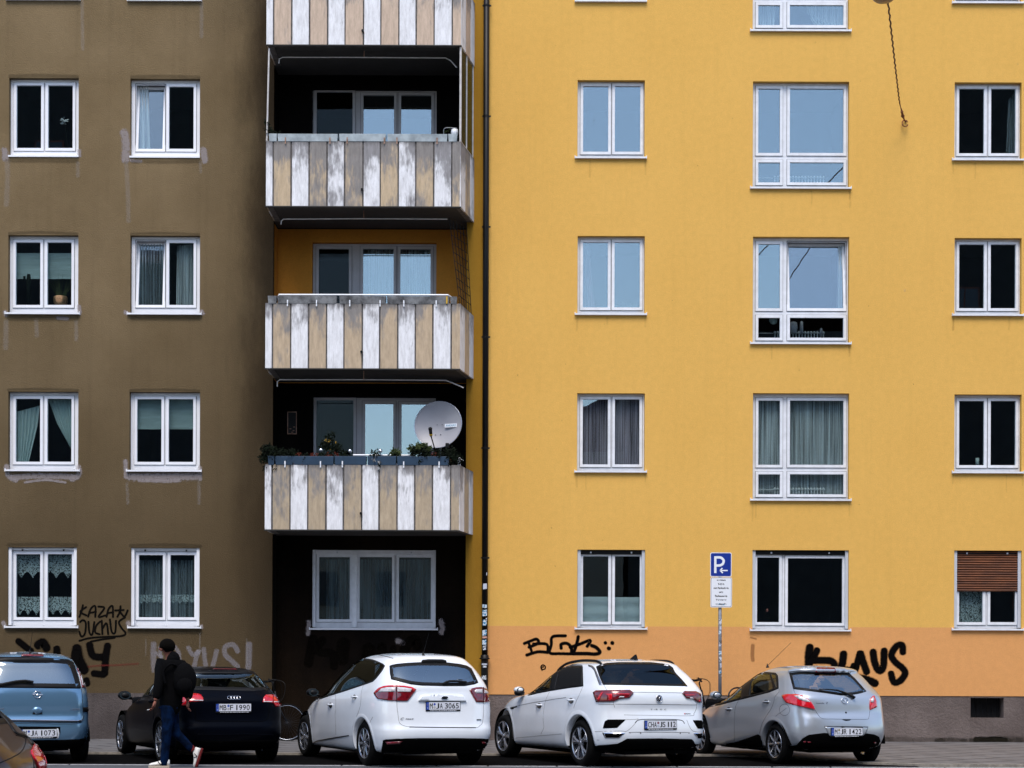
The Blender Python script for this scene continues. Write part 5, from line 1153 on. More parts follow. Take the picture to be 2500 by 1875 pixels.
tipw = CAMP + ray(79, 1543) * 24.9; tip = c.inv @ tipw; bw_ = c.inv @ (CAMP + ray(73, 1591) * 25.1); hh = c.hit(Vector((bw_.x, max(bw_.y, -.15), 3)), Vector((0, 0, -1))); c.antenna(max(bw_.y, -.15), bw_.x, hh[0].z - .005, (tip.x, tip.y, tip.z))
c.mirror(1.98, 1.08, .84, 'paint_blue')
c.arch(0, .31, .36, zb=.23); c.arch(2.63, .31, .36, zb=.23)
c.wheels(2.63, .31, .205, .19, .845, 7); c.finish(L=(-.4, 3.0), zseat=1.0, hw=.7); opel = c

# =================================================== brown car driving past, bottom left corner
c = Car('brown car passing in the near lane, only its rear corner shows at bottom left', (-4.46, -18.95), 90.0, [
    (-.50, .20, 3.15, .18, .74, 5, 4), (-.68, .26, 3.36, .22, .80, 5, 3.4), (-.74, .40, 3.42, .38, .84, 5, 3), (-.75, .55, 3.44, .50, .855, 5, 2.8), (-.745, .68, 3.42, .58, .86, 5, 2.7),
    (-.70, .76, 3.30, .68, .855, 5, 2.7), (-.65, .82, 3.0, .77, .84, 5, 2.8), (-.59, .88, 2.6, .84, .82, 5, 3), (-.52, .95, 2.2, .91, .79, 4.8, 3.1), (-.43, 1.04, 1.85, 1.05, .74, 4.6, 3.1),
    (-.30, 1.14, 1.5, 1.18, .68, 4.5, 3.1), (-.10, 1.26, 1.2, 1.30, .61, 4.2, 3.1), (.10, 1.36, .98, 1.40, .53, 4, 3), (.32, 1.44, .85, 1.44, .40, 3.5, 3), (.42, 1.455, .68, 1.455, .22, 3, 3), (.50, 1.46, .60, 1.46, .06, 2, 2)], 'paint_brown')
for r_ in (False, True): c.patch('side_window', [(.12, 1.02), (1.0, .98), (2.05, .93), (1.7, 1.12), (1.3, 1.28), (.9, 1.35), (.5, 1.34), (.25, 1.22)], c.sd(r_), 'privacy_glass', border=.025, border_mat='black_plastic', cut=True, rad=.04)
c.patch('rear_window', [(-.60, .98), (.60, .98), (.50, 1.34), (-.50, 1.34)], c.fr(True), 'car_rear_glass', border=.04, border_mat='black_plastic', cut=True)
c.patch('windscreen', [(-.60, .98), (.60, .98), (.50, 1.34), (-.50, 1.34)], c.fr(), 'car_rear_glass', border=.04, border_mat='black_plastic', cut=True)
f1 = c.px()
t = c.patch('tail_light', [(75, 1832), (82, 1817), (98, 1826), (104, 1842), (112, 1875), (112, 1900), (100, 1900), (88, 1862), (76, 1842)], f1, 'red_lens', off=.012, thick=.02, rad=.001)
c.patch('tail_light', [(.55, .62), (.80, .60), (.80, .86), (.62, .86)], c.fr(True), 'red_lens', off=.012)
c.lines('window_rubber', [(f1, [(-20, 1722), (0, 1742), (22, 1768), (38, 1790), (62, 1798), (80, 1818)])], 'black_plastic', .016)
c.lines('panel_gap', [(f1, [(38, 1795), (60, 1802), (62, 1815), (52, 1835), (28, 1850), (-10, 1866)]), (f1, [(76, 1842), (82, 1860), (84, 1890)])], 'black_plastic', .005)
pl = c.plate(0, 0, ('M', 'X 1')) if False else None
c.arch(0, .31, .36, zb=.23); c.arch(2.6, .31, .36, zb=.23)
c.wheels(2.6, .31, .205, .2, .855, 7); c.finish(L=(-.5, 3.1), zseat=.92, hw=.7, yfront=1.5)
# ------------------------------------------------------------------ across the street, behind the camera: seen as reflections
def far_house(x0, x1, h, y0, label, gable=None, m='far_wall'):
    t = tag(empty('apartment_house', ((x0 + x1) / 2, -y0, 0)), label, 'house'); y = -y0
    b = MB(); b.box(x0, x1, y - 10, y, 0, h); W2(b.build('wall', m), t)
    b = MB()
    if gable: b.add([(x0, y + .3, h), (x1, y + .3, h + (gable if gable < 3 else 0)), (x1, y - 5, h + gable), (x0, y - 5, h + gable), (x1, y - 10, h), (x0, y - 10, h)], [(0, 1, 2, 3), (3, 2, 4, 5)])
    else: b.box(x0 - .2, x1 + .2, y - 10.2, y + .3, h, h + .4)
    W2(b.build('roof', 'far_roof'), t)
    nx = max(1, int((x1 - x0) / 2.6)); nz = max(1, int(h / 3))
    for i in range(nx):
        for j in range(nz):
            x = x0 + (x1 - x0) * (i + .5) / nx; z = .9 + j * 2.95
            if z + 1.5 > h: continue
            if m == 'far_dark' and (i * 7 + j * 3) % 5: continue
            b = MB(); b.box(x - .6, x + .6, y, y + .04, z, z + 1.45); f = W2(b.build('window', 'soffit' if m != 'far_dark' else 'far_roof'), t)
            b = MB(); b.box(x - .52, x - .03, y + .041, y + .05, z + .08, z + 1.37); b.box(x + .03, x + .52, y + .041, y + .05, z + .08, z + 1.37); W2(b.build('pane', 'alloy_dark'), f)
mat('far_dark', (.035, .032, .030), .9, var=.4, vscale=2)
far_house(-40, -12.2, 28, 38.5, 'tall dark apartment house across the street, standing left of the low workshop', m='far_dark')
far_house(-12, -.8, 8.4, 38, 'low pale workshop building across the street between two taller houses')
far_house(-.6, 4.6, 10.2, 38, 'small gabled house across the street right of the low workshop', 2.6)
far_house(4.8, 17.2, 15.2, 38.2, 'mid-height house with red roof across the street', 1.8, m='far_dark')
far_house(17.4, 46, 30, 38.5, 'tall dark apartment house across the street, opposite the right end of the yellow house', m='far_dark')

# ------------------------------------------------------------------ downpipe
t = tag(empty('downpipe', (0, 0, 0)), 'black downpipe between the brown and the yellow house, its foot covered in stickers', 'drainpipe')
pa, pb = at(1187.6, 0, -.1), at(1182.6, 1600, -.1); PX = (pa.x + pb.x) / 2; zc_ = at(1183, 1606, -.1).z
b = MB(); b.tube([(pa.x, -.1, Zt), (pb.x + .005, -.1, zc_)], .056, 20); b.build('upper_pipe', 'pipe_black', t, True)
b = MB(); b.lathe([(.056, .06), (.075, .045), (.078, .0), (.098, -.004), (.098, -.02), (.070, -.03), (.066, -.06), (.066, -(zc_ - .05))], (pb.x + .005, -.1, zc_), (0, 0, 1), 24); b.build('standpipe', 'pipe_black', t, True)
for v in (14, 284, 554, 823, 1094, 1362):
    z = at(1187, v, -.1).z; x = pa.x + (pb.x - pa.x) * v / 1600
    b = MB(); b.lathe([(.056, -.016), (.061, -.016), (.061, .016), (.056, .016)], (x, -.1, z), (0, 0, 1), 20); b.box(x + .055, x + .09, -.11, -.09, z - .015, z + .015); b.box(x - .075, x - .055, -.11, -.09, z - .012, z + .012); b.box(x - .012, x + .012, -.045, 0, z - .012, z + .012); b.build('bracket', 'pipe_black', t)
def stick_mat(name, bgc, fg, sc=60):
    m = bpy.data.materials.new(name); m.use_nodes = True; nt, N, L = nodes_of(m); b = N['Principled BSDF']; b.inputs['Roughness'].default_value = .5
    tc = N.new('ShaderNodeTexCoord'); nz = N.new('ShaderNodeTexNoise'); nz.inputs['Scale'].default_value = sc; nz.inputs['Detail'].default_value = 1; L.new(tc.outputs['Object'], nz.inputs['Vector'])
    cr = N.new('ShaderNodeValToRGB'); cr.color_ramp.interpolation = 'CONSTANT'; cr.color_ramp.elements[0].color = (*bgc, 1); cr.color_ramp.elements[1].position = .55; cr.color_ramp.elements[1].color = (*fg, 1); L.new(nz.outputs['Fac'], cr.inputs[0]); L.new(cr.outputs[0], b.inputs['Base Color']); M[name] = m
stick_mat('sticker_white', (.62, .65, .70), (.03, .03, .04), 42); stick_mat('sticker_blue', (.60, .68, .75), (.02, .20, .36), 36); stick_mat('sticker_plain', (.55, .58, .66), (.40, .42, .5), 10); stick_mat('sticker_pink', (.62, .36, .28), (.55, .3, .25), 20); stick_mat('sticker_dark', (.015, .015, .018), (.5, .5, .55), 50)
def sticker(cx, cy, r, u, v, w, h, m, parent, Y, tilt=0.0):
    z = at(u, v, Y).z; x = at(u, v, Y).x; hh = h / 131 / 2; ang = min(1.4, (w / 131 / 2) / r); a0 = max(-1.45, min(1.45, (x - cx) / r * .9)); b = MB(); n = 8; vs = []
    for k in range(n + 1):
        a = a0 - ang + 2 * ang * k / n; a = max(-1.55, min(1.55, a)); dz = tilt * (k / n - .5) * hh
        vs += [(cx + r * math.sin(a), cy - r * math.cos(a), z - hh + dz), (cx + r * math.sin(a), cy - r * math.cos(a), z + hh + dz)]
    b.add(vs, [(2 * k, 2 * k + 2, 2 * k + 3, 2 * k + 1) for k in range(n)]); b.build('sticker', m, parent, True)
for (x, y, w, h, m) in ((246, 418, 10, 30, 'sticker_plain'), (225, 545, 42, 56, 'sticker_plain'), (205, 745, 24, 34, 'sticker_blue'), (235, 748, 26, 34, 'sticker_blue'), (222, 815, 52, 62, 'sticker_blue'), (240, 880, 20, 30, 'sticker_white'), (222, 912, 40, 60, 'sticker_blue'), (218, 1015, 46, 56, 'sticker_blue'), (222, 1062, 52, 20, 'sticker_pink'), (216, 1112, 44, 50, 'sticker_blue'), (221, 1168, 38, 42, 'sticker_white')):
    sticker(pb.x + .003, -.1, .0580, 1130 + x * .241, 1300 + y * .241, w * .241, h * .241, m, t, -.155, .2)
for (x, y, w, h, m) in ((218, 1334, 64, 14, 'sticker_plain'), (222, 1358, 36, 20, 'sticker_white'), (211, 1470, 50, 44, 'sticker_white')): sticker(pb.x + .005, -.1, .0680, 1130 + x * .241, 1300 + y * .241, w * .241, h * .241, m, t, -.165)

# ------------------------------------------------------------------ parking sign
SY = -1.6
t = tag(empty('parking_sign', (0, 0, 0)), 'blue parking sign with white text panel on a stickered pole behind the silver hatchback', 'sign')
pc = at(1759.5, 1560, SY); top = at(1759, 1352, SY)
b = MB(); b.tube([(pc.x, SY + .05, 0), (pc.x - .012, SY + .05, top.z - .02)], .031, 16); b.build('pole', 'pole_zinc', t, True)
def rrect(b, x0, x1, z0, z1, y0, y1, r, mi=0):
    P = round_poly([(x0, z0), (x1, z0), (x1, z1), (x0, z1)], r); n = len(P)
    b.add([(x, y0, z) for x, z in P] + [(x, y1, z) for x, z in P], [tuple(range(n)), tuple(range(n, 2 * n))] + [(k, (k + 1) % n, n + (k + 1) % n, n + k) for k in range(n)], mi)
def zr(u0, v0, u1, v1, Y): return rect(u0, v0, u1, v1, Y)
a = zr(1734, 1349, 1786, 1408, SY); b = MB(); rrect(b, a[0], a[1], a[2], a[3], SY, SY + .012, .03); sp_ = b.build('sign_plate', 'sign_white', t)
b = MB(); rrect(b, a[0] + .011, a[1] - .011, a[2] + .012, a[3] - .011, SY - .002, SY, .025); b.build('blue_field', 'sign_blue', sp_)
S_ = lambda x, y: at(1680 + x * .2289, 1320 + y * .2289, SY)
def flat(pts, w, Y, name, m, parent):
    b = MB()
    for P in pts:
        P = [at(1680 + x * .2289, 1320 + y * .2289, Y) for x, y in P]; P = spline(P, 6) if len(P) > 2 else P
        V = []
        for i, p in enumerate(P):
            d = (P[min(i + 1, len(P) - 1)] - P[max(i - 1, 0)]).normalized(); nn = Vector((-d.z, 0, d.x)); V += [p + nn * w / 2, p - nn * w / 2]
        b.add(V, [(2 * i, 2 * i + 1, 2 * i + 3, 2 * i + 2) for i in range(len(P) - 1)])
    return b.build(name, m, parent)
flat([[(290, 166), (290, 345)]], .042, SY - .004, 'letter_stem', 'sign_white', sp_)
flat([[(278, 180), (320, 178), (352, 182), (376, 205), (378, 225), (368, 248), (345, 262), (320, 265), (278, 264)]], .044, SY - .0045, 'letter_bowl', 'sign_white', sp_)
flat([[(345, 318), (422, 318)]], .022, SY - .004, 'arrow_shaft', 'sign_white', sp_); flat([[(366, 292), (341, 318)], [(341, 318), (370, 345)]], .024, SY - .0043, 'arrow_head', 'sign_white', sp_)
a = zr(1734.5, 1409.5, 1787, 1483, SY); b = MB(); rrect(b, a[0], a[1], a[2], a[3], SY, SY + .012, .03); sp2 = b.build('text_plate', 'sign_white', t)
b = MB(); rrect(b, a[0] + .010, a[1] - .010, a[2] + .012, a[3] - .008, SY - .0016, SY, .025); b.build('border', 'ink_black', sp2)
b = MB(); rrect(b, a[0] + .015, a[1] - .015, a[2] + .017, a[3] - .013, SY - .0026, SY - .0016, .022); b.build('field', 'sign_white', sp2)
for s_, y, w_ in (('werktags', 422, 96), ('9-23 h', 463, 66), ('mit Parkschein', 505, 160), ('oder', 548, 46), ('Parkausweis', 590, 130), ('Tegernseer', 633, 114), ('Landstraße', 676, 112)):
    p = S_(352 if y > 460 else 352, y); Fm = frame_mx((p.x, SY - .0028, p.z), (1, 0, 0), (0, 0, 1)); text_mesh('text_line', s_, .036, 'ink_black', sp2, Fm, width=w_ * .2289 / 136.8, extrude=.0004, bold=.0012)
b = MB()
for u, v in ((312, 683), (330, 672), (380, 682)): p = S_(u, v); b.box(p.x - .018, p.x + .016, SY - .0042, SY - .0034, p.z - .010, p.z + .006)
b.build('scraped_sticker', 'sticker_blue', sp2)
for (x, y, w, h, m) in ((345, 866, 36, 52, 'sticker_white'), (350, 930, 22, 34, 'sticker_plain'), (338, 978, 26, 36, 'sticker_blue'), (360, 1005, 14, 44, 'sticker_dark'), (352, 1085, 30, 50, 'sticker_dark'), (338, 1115, 22, 22, 'sticker_plain'), (345, 1195, 34, 36, 'sticker_blue'), (350, 1262, 34, 46, 'sticker_white'), (356, 1330, 26, 44, 'sticker_plain'), (345, 1400, 32, 30, 'sticker_blue'), (362, 1448, 14, 26, 'sticker_dark')):
    sticker(pc.x - .006, SY + .05, .0325, 1680 + x * .2289, 1320 + y * .2289, w * .2289, h * .2289, m, t, SY, .15)

# ------------------------------------------------------------------ lamp and its guy rope
hk = at(2206, 292, 0)
t = tag(empty('hanging_street_lamp', (0, 0, 0)), 'round metal street lamp hanging over the road at the top edge', 'lamp')
lc = at(2158, 6, -9); b = MB(); R_ = .17
b.lathe([(0, 0), (.06, .004), (.11, .02), (.15, .05), (.17, .10), (.16, .16), (.09, .22), (.05, .24), (.05, .42), (0, .42)], (lc.x, lc.y, lc.z), (0, 0, 1), 32); b.build('housing', 'lamp_metal', t, True)
b = MB(); b.tube([(lc.x, lc.y, lc.z + .40), (lc.x, lc.y, lc.z + .75)], .012, 8); b.build('hanger', 'lamp_metal', t)
t = tag(empty('guy_rope', (0, 0, 0)), 'thin twisted brown rope running from the wall hook up to the street lamp', 'rope')
ra = at(2196, 250, -.45); rb = at(2168, 4, -8.9); b = MB(); P = [ra.lerp(rb, k / 60) for k in range(61)]; P = [p + Vector((.008 * math.sin(i * 1.9), 0, -.02 * math.sin(math.pi * i / 60))) for i, p in enumerate(P)]; b.tube(P, .013, 6); b.tube([P[-1], Vector((lc.x, lc.y, lc.z + .70))], .013, 6); b.build('rope', 'rope', t, True)
b = MB(); P = [at(u, v, Y) for u, v, Y in ((2196, 250, -.45), (2199, 262, -.42), (2202, 273, -.38), (2204, 283, -.3), (2208, 293, -.15), (2210, 297, -.06))]; b.tube(P, [.014, .010, .02, .026, .012, .010], 6)
b.ball(P[3], .035, .03, .035, 8, 6); b.ball(P[2], .028, .03, .03, 8, 6); b.build('tensioner', 'rust', t)
c_ = at(2209, 302, -.03); b = MB(); b.tube([c_ + Vector((.055 * math.cos(a), -.02 + .02 * math.sin(a), .065 * math.sin(a))) for a in np.linspace(.4, 5.9, 16)], .011, 6); b.tube([c_ + Vector((.03, -.02, .05)), c_ + Vector((.02, .03, .05))], .014, 6); b.build('wall_hook', 'rust', t)

# ------------------------------------------------------------------ satellite dish
t = tag(empty('satellite_dish', (0, 0, 0)), 'large round grey satellite dish standing on the planted balcony', 'satellite dish')
dc = at(1069.5, 1036.5, -.62); nrm = Vector((-.22, -1, .16)).normalized(); R_ = .432
def dish_pt(r, a, off=0):
    xx = Vector((0, 0, 1)).cross(-nrm).normalized(); yy = nrm.cross(xx) * -1
    yy = (-nrm).cross(xx); return dc + xx * (r * math.cos(a)) * 1.01 + yy * (r * math.sin(a)) - nrm * (.09 * (1 - (r / R_) ** 2)) + nrm * off
b = MB(); n = 56; prof = [(R_ * k / 10, 0) for k in range(11)] + [(R_ + .008, .004), (R_ + .010, -.012)]; vs = []
for r, of in prof: vs += [dish_pt(r, 2 * math.pi * k / n, of) for k in range(n)]
b.add(vs, [(i * n + k, i * n + (k + 1) % n, (i + 1) * n + (k + 1) % n, (i + 1) * n + k) for i in range(len(prof) - 1) for k in range(n)]); b.build('reflector', 'dish_grey', t, True)
b = MB(); b.tube([dish_pt(R_ + .012, 2 * math.pi * k / 48, -.002) for k in range(48)], .007, 6, closed=True); b.build('rim', 'alloy', t, True)
la = at(1062.5, 1100, -.85); lb = at(1052.5, 1065, -1.15); lt = at(1050.5, 1047, -1.2)
b = MB(); b.tube([la, lb], .012, 8); b.build('feed_arm', 'black_plastic', t)
b = MB(); b.tube([lb, lb.lerp(lt, .4), lt], [.022, .030, .034], 10); b.ball(lt, .038, .04, .034, 12, 8); lnb = b.build('receiver_head', 'black_plastic', t, True)
b = MB(); p_ = lb.lerp(lt, .22); b.lathe([(.031, -.008), (.031, .012)], p_, (lt - lb), 12); b.build('orange_ring', 'petal_yellow', lnb)
b = MB(); b.tube([dc + Vector((.03, .1, -.1)), at(1075, 1128, -.5), at(1075, 1175, -.5)], .022, 8); b.build('mast', 'pole_zinc', t)
b = MB(); b.box(*sum(([p.x - .035, p.x + .035, p.y - .03, p.y + .03, p.z - .05, p.z + .05] for p in [at(1092, 1088, -.72)]), [])); b.build('mount_clamp', 'black_plastic', t, bevel=.015)
for u, v in ((1065, 1034.5), (1078, 1035), (1062, 1060), (1075, 1060), (1064, 1087)):
    p = at(u, v, -.62); b = MB(); d_ = (p - CAMP).normalized(); q = p + nrm * (-(p - dc).dot(nrm)) ; q = q - nrm * .06; b.ball(q, .009, .009, .009, 8, 5); b.build('bolt', 'alloy_dark', t)
pz = at(1100, 1038, -.66); F_ = frame_mx(pz - nrm * (pz - dc).dot(nrm) - nrm * .030, (1, -.22, .02), (0, .14, 1)); b = MB(); b.box(-.115, .115, -.034, .034, 0, .002, mx=F_); lb_ = b.build('name_label', 'sign_white', t)
mat('teal_ink', (.01, .22, .35), .5); text_mesh('label_lettering', 'ANKARO', .042, 'teal_ink', lb_, F_ @ Matrix.Translation((0, 0, .003)), width=.20, shear=.25, bold=0)

# ------------------------------------------------------------------ planters and plants
def leaves(b, c, rad, n, size, mi=0, squash=(1, 1, 1), droop=0.0, long=1.0):
    for _ in range(n):
        d = Vector((random.gauss(0, 1), random.gauss(0, 1), random.gauss(0, 1))).normalized() * rad * random.random() ** .45
        p = Vector(c) + Vector((d.x * squash[0], d.y * squash[1], d.z * squash[2])); s_ = size * random.uniform(.6, 1.35)
        a = Vector((random.gauss(0, 1), random.gauss(0, 1) * .7, random.gauss(0, .7) - droop)).normalized(); q = a.cross(Vector((random.gauss(0, .5), -1, random.gauss(0, .5)))).normalized()
        b.add([p, p + a * s_ * .5 * long + q * s_ * .24, p + a * s_ * long, p + a * s_ * .5 * long - q * s_ * .24], [(0, 1, 2, 3)], mi)
def planter(u0, v0, u1, v1, m, label, group, br, brm='rust_metal', Y=-1.12):
    a = rect(u0, v0, u1, v1, Y); t = tag(empty('planter_box', (0, 0, 0)), label, 'planter', group)
    b = MB(); b.add([(a[0] + .01, Y + .015, a[2]), (a[1] - .01, Y + .015, a[2]), (a[1] - .01, Y + .15, a[2]), (a[0] + .01, Y + .15, a[2]), (a[0], Y, a[3]), (a[1], Y, a[3]), (a[1], Y + .17, a[3]), (a[0], Y + .17, a[3]), (a[0] + .015, Y + .015, a[3]), (a[1] - .015, Y + .015, a[3]), (a[1] - .015, Y + .155, a[3]), (a[0] + .015, Y + .155, a[3]), (a[0] + .02, Y + .02, a[3] - .03), (a[1] - .02, Y + .02, a[3] - .03), (a[1] - .02, Y + .15, a[3] - .03), (a[0] + .02, Y + .15, a[3] - .03)],
        [(0, 1, 2, 3), (0, 1, 5, 4), (1, 2, 6, 5), (2, 3, 7, 6), (3, 0, 4, 7), (4, 5, 9, 8), (5, 6, 10, 9), (6, 7, 11, 10), (7, 4, 8, 11), (8, 9, 13, 12), (9, 10, 14, 13), (10, 11, 15, 14), (11, 8, 12, 15), (12, 13, 14, 15)]); b.build('trough', m, t, bevel=.004)
    for u in br:
        x = at(u, v1, Y).x; b = MB(); b.box(x - .011, x + .011, Y - .012, Y - .002, a[2] - .05, a[2] + .065); b.box(x - .011, x + .011, Y - .012, Y + .2, a[2] - .008, a[2] - .001); b.build('bracket', brm, t)
    return t, a
U = lambda x: 600 + x * .3496
g3 = 'pale planter boxes on the third-floor balcony'
planter(U(160), 326, U(217), 344.5, 'zinc_planter', 'short pale end planter at the left end of the third-floor parapet', g3, ())
planter(U(221), 326.5, U(642), 344.5, 'zinc_planter', 'long pale planter, leftmost of three long ones on the third-floor parapet', g3, (U(277), U(588)))
planter(U(651), 326.5, U(979), 344.5, 'zinc_planter', 'long pale planter in the middle of the third-floor parapet', g3, (U(708), U(968)))
planter(U(988), 327, U(1408), 345, 'zinc_planter', 'long pale planter, rightmost of three long ones on the third-floor parapet', g3, (U(1056), U(1336)))
planter(U(1413), 327, U(1477), 345, 'zinc_planter', 'short pale end planter at the right end of the third-floor parapet', g3, ())
U = lambda x: 600 + x * .2939
g2 = 'grey cement planter boxes on the second-floor balcony'
planter(U(182), 722, U(256), 741, 'cement_planter', 'short blackened planter at the left end of the second-floor parapet', g2, (), 'sign_white')
planter(U(262), 722, U(756), 741, 'cement_planter', 'long grey planter, leftmost of three long ones on the second-floor parapet', g2, (U(347), U(588)), 'sign_white')
planter(U(776), 722.5, U(1163), 741.5, 'cement_planter', 'long grey planter in the middle of the second-floor parapet', g2, (U(864), U(1116)), 'sign_white')
planter(U(1173), 723, U(1692), 742, 'cement_planter', 'long grey planter, rightmost of three long ones on the second-floor parapet', g2, (U(1313), U(1582)), 'sign_white')
planter(U(1697), 724, U(1755), 742, 'cement_planter', 'short blackened planter beside the wooden peg on the second-floor parapet', g2, (), 'sign_white')
g1 = 'blue planter boxes on the first-floor balcony'
planter(U(182), 1113, U(238), 1134.5, 'blue_planter', 'short dark blue planter under the dark bush on the left', g1, (), 'sign_white')
planter(U(243), 1113.5, U(730), 1134.5, 'blue_planter', 'long blue planter with red trailing leaves', g1, (U(326), U(621)), 'sign_white')
planter(U(737), 1113.5, U(1002), 1134.5, 'blue_planter', 'blue planter left of the hanging dry grass', g1, (U(803),), 'sign_white')
planter(U(1010), 1113.5, U(1250), 1135, 'blue_planter', 'blue planter directly behind the hanging dry grass', g1, (), 'sign_white')
planter(U(1256), 1114, U(1690), 1135.5, 'blue_planter', 'long blue planter below the satellite dish', g1, (U(1312), U(1606)), 'sign_white')
def plant(name, label, spec, group=None, parts=('foliage',)):
    t = tag(empty(name, (0, 0, 0)), label, 'plant', group)
    for pn, m, blobs in spec:
        b = MB()
        for (u, v, r, n, s, kw) in blobs:
            Y = kw.pop('Y', -1.05); leaves(b, at(u, v + 1.5, Y), r * .74, int(n * .62), s * .85, 0, **kw)
        b.build(pn, m, t)
    return t
plant('potted_bush', 'dark overgrown bush spilling over the left end of the first-floor parapet', [('foliage', 'leaf_dark', [(652, 1098, .16, 500, .06, {}), (645, 1118, .13, 300, .06, {}), (665, 1105, .20, 600, .06, {}), (700, 1108, .22, 520, .06, {'squash': (1.3, .5, .7)}), (650, 1142, .10, 150, .05, {'droop': 1}), (672, 1140, .10, 130, .05, {'droop': 1}), (690, 1145, .06, 60, .05, {'droop': 1}), (735, 1112, .16, 260, .05, {'squash': (1.6, .5, .6)})])])
plant('trailing_plant', 'red-leaved creeper hanging over the long blue planter', [('foliage', 'leaf_red', [(732, 1110, .09, 130, .045, {}), (722, 1125, .08, 120, .045, {'droop': .6}), (738, 1130, .07, 60, .04, {'droop': .8}), (765, 1110, .09, 90, .045, {'squash': (1.5, .6, .6)}), (782, 1117, .05, 50, .045, {'droop': .6}), (803, 1110, .08, 70, .04, {'squash': (1.6, .6, .6)}), (820, 1108, .06, 50, .04, {})]), ('dark_leaves', 'leaf_dark', [(745, 1118, .12, 160, .05, {'droop': .4}), (715, 1128, .10, 120, .05, {'droop': .6}), (785, 1108, .12, 120, .05, {'squash': (1.6, .6, .5)}), (812, 1108, .10, 100, .05, {})])])
plant('flowering_shrub', 'dark shrub with a few yellow blossoms in front of the balcony door', [('foliage', 'leaf_dark', [(798, 1085, .17, 320, .06, {'Y': -.8}), (808, 1065, .14, 160, .055, {'Y': -.8}), (820, 1092, .15, 220, .055, {'Y': -.8}), (835, 1108, .12, 180, .05, {})]), ('blossoms', 'petal_yellow', [(795, 1073, .05, 9, .03, {'Y': -.9}), (802, 1076, .06, 9, .03, {'Y': -.9}), (818, 1076, .03, 4, .03, {'Y': -.9}), (806, 1094, .03, 3, .03, {'Y': -.9})])])
plant('trailing_plant', 'small dark trailing plant above the second white bracket', [('foliage', 'leaf_dark', [(838, 1112, .10, 200, .045, {'droop': .4}), (832, 1122, .07, 90, .045, {'droop': .8})])])
plant('dry_grass', 'pale dry grass tuft hanging down over the parapet', [('blades', 'cement_planter', [(918, 1118, .10, 140, .10, {'droop': 1.6, 'long': 1.2}), (923, 1132, .08, 100, .10, {'droop': 2.0})]), ('foliage', 'leaf_dark', [(915, 1112, .14, 260, .06, {'droop': .6}), (925, 1128, .11, 200, .06, {'droop': 1.0})])])
plant('potted_plant', 'small green rosette plant left of the satellite dish', [('foliage', 'leaf_green', [(958, 1104, .07, 90, .06, {}), (967, 1103, .08, 110, .06, {}), (974, 1108, .06, 60, .05, {})]), ('stems', 'leaf_dark', [(965, 1112, .12, 220, .05, {'squash': (1.4, .6, .7)}), (968, 1124, .07, 80, .05, {'droop': 1})])])
plant('conifer_shrub', 'bushy green juniper in front of the lower left edge of the dish', [('needles', 'leaf_green', [(1003, 1092, .08, 120, .06, {}), (1020, 1090, .10, 220, .06, {}), (1036, 1090, .10, 220, .06, {}), (1047, 1095, .08, 120, .06, {})]), ('dark_needles', 'leaf_dark', [(1012, 1103, .13, 320, .06, {}), (1032, 1104, .16, 420, .06, {}), (1025, 1122, .12, 260, .055, {'droop': .8}), (1045, 1112, .12, 220, .055, {})])])
plant('trailing_plant', 'dark creeper with rusty leaves below the dish', [('foliage', 'leaf_dark', [(1072, 1108, .15, 340, .05, {}), (1100, 1108, .18, 420, .055, {}), (1118, 1118, .14, 300, .05, {}), (1095, 1125, .12, 200, .05, {'droop': .6})]), ('red_leaves', 'leaf_red', [(1062, 1108, .08, 60, .045, {}), (1098, 1124, .06, 40, .04, {}), (1066, 1122, .04, 25, .04, {'droop': 1})])])
plant('potted_plant', 'dark leaf sprig above the left end of the third-floor parapet', [('foliage', 'leaf_dark', [(652, 300, .07, 60, .06, {}), (656, 315, .09, 110, .055, {}), (672, 322, .09, 90, .045, {'squash': (1.5, .5, .5)})])])
plant('potted_plant', 'tiny yellow-green plant at the right end of the third-floor parapet', [('foliage', 'leaf_green', [(1090, 320, .05, 22, .035, {}), (1097, 312, .03, 10, .03, {})])])
for u, v, nm in ((783.5, 1099, 'glass globe light by the left edge of the balcony door'), (854.5, 1101, 'glass globe light in front of the balcony door mullion'), (928.5, 1101, 'glass globe light above the hanging dry grass')):
    t = tag(empty('globe_light', (0, 0, 0)), nm, 'garden light', 'glass globe lights on the planted balcony'); p = at(u, v, -1.0)
    b = MB(); b.ball(p, .038, .038, .038, 20, 12); b.build('globe', 'chrome', t, True); b = MB(); b.tube([p + Vector((0, 0, -.035)), p + Vector((0, 0, -.18))], .007, 6); b.build('stake', 'black_plastic', t)
# rails of the balconies
for i, (u0, v0, u1) in enumerate(((862, 1111, 1010), (681, 719.5, 1094))):
    b = MB(); a, c_ = at(u0, v0, -.93), at(u1, v0 + .8, -.93); P = [a, c_] if i == 0 else [a + Vector((-.02, 0, -.06)), a, c_, c_ + Vector((.05, .08, -.02))]; b.tube(P, .016, 8); W2(b.build('handrail', 'sign_white'), rails[i]); 
t = tag(empty('plant_pot', (0, 0, 0)), 'small white round pot at the right end of the third-floor parapet', 'pot'); p = at(1110, 324, -.95); b = MB(); b.lathe([(0, -.07), (.05, -.07), (.068, .0), (.062, .05), (.05, .065), (.04, .06)], p, (0, 0, 1), 20); b.build('bowl', 'sign_white', t, True); b = MB(); P = [at(u, v, -1.0) for u, v in ((1084, 330), (1083, 318), (1088, 312.5), (1100, 312), (1115, 313))]; b.tube(spline(P, 5), .007, 6); b.build('wire_handle', 'pole_zinc', t)
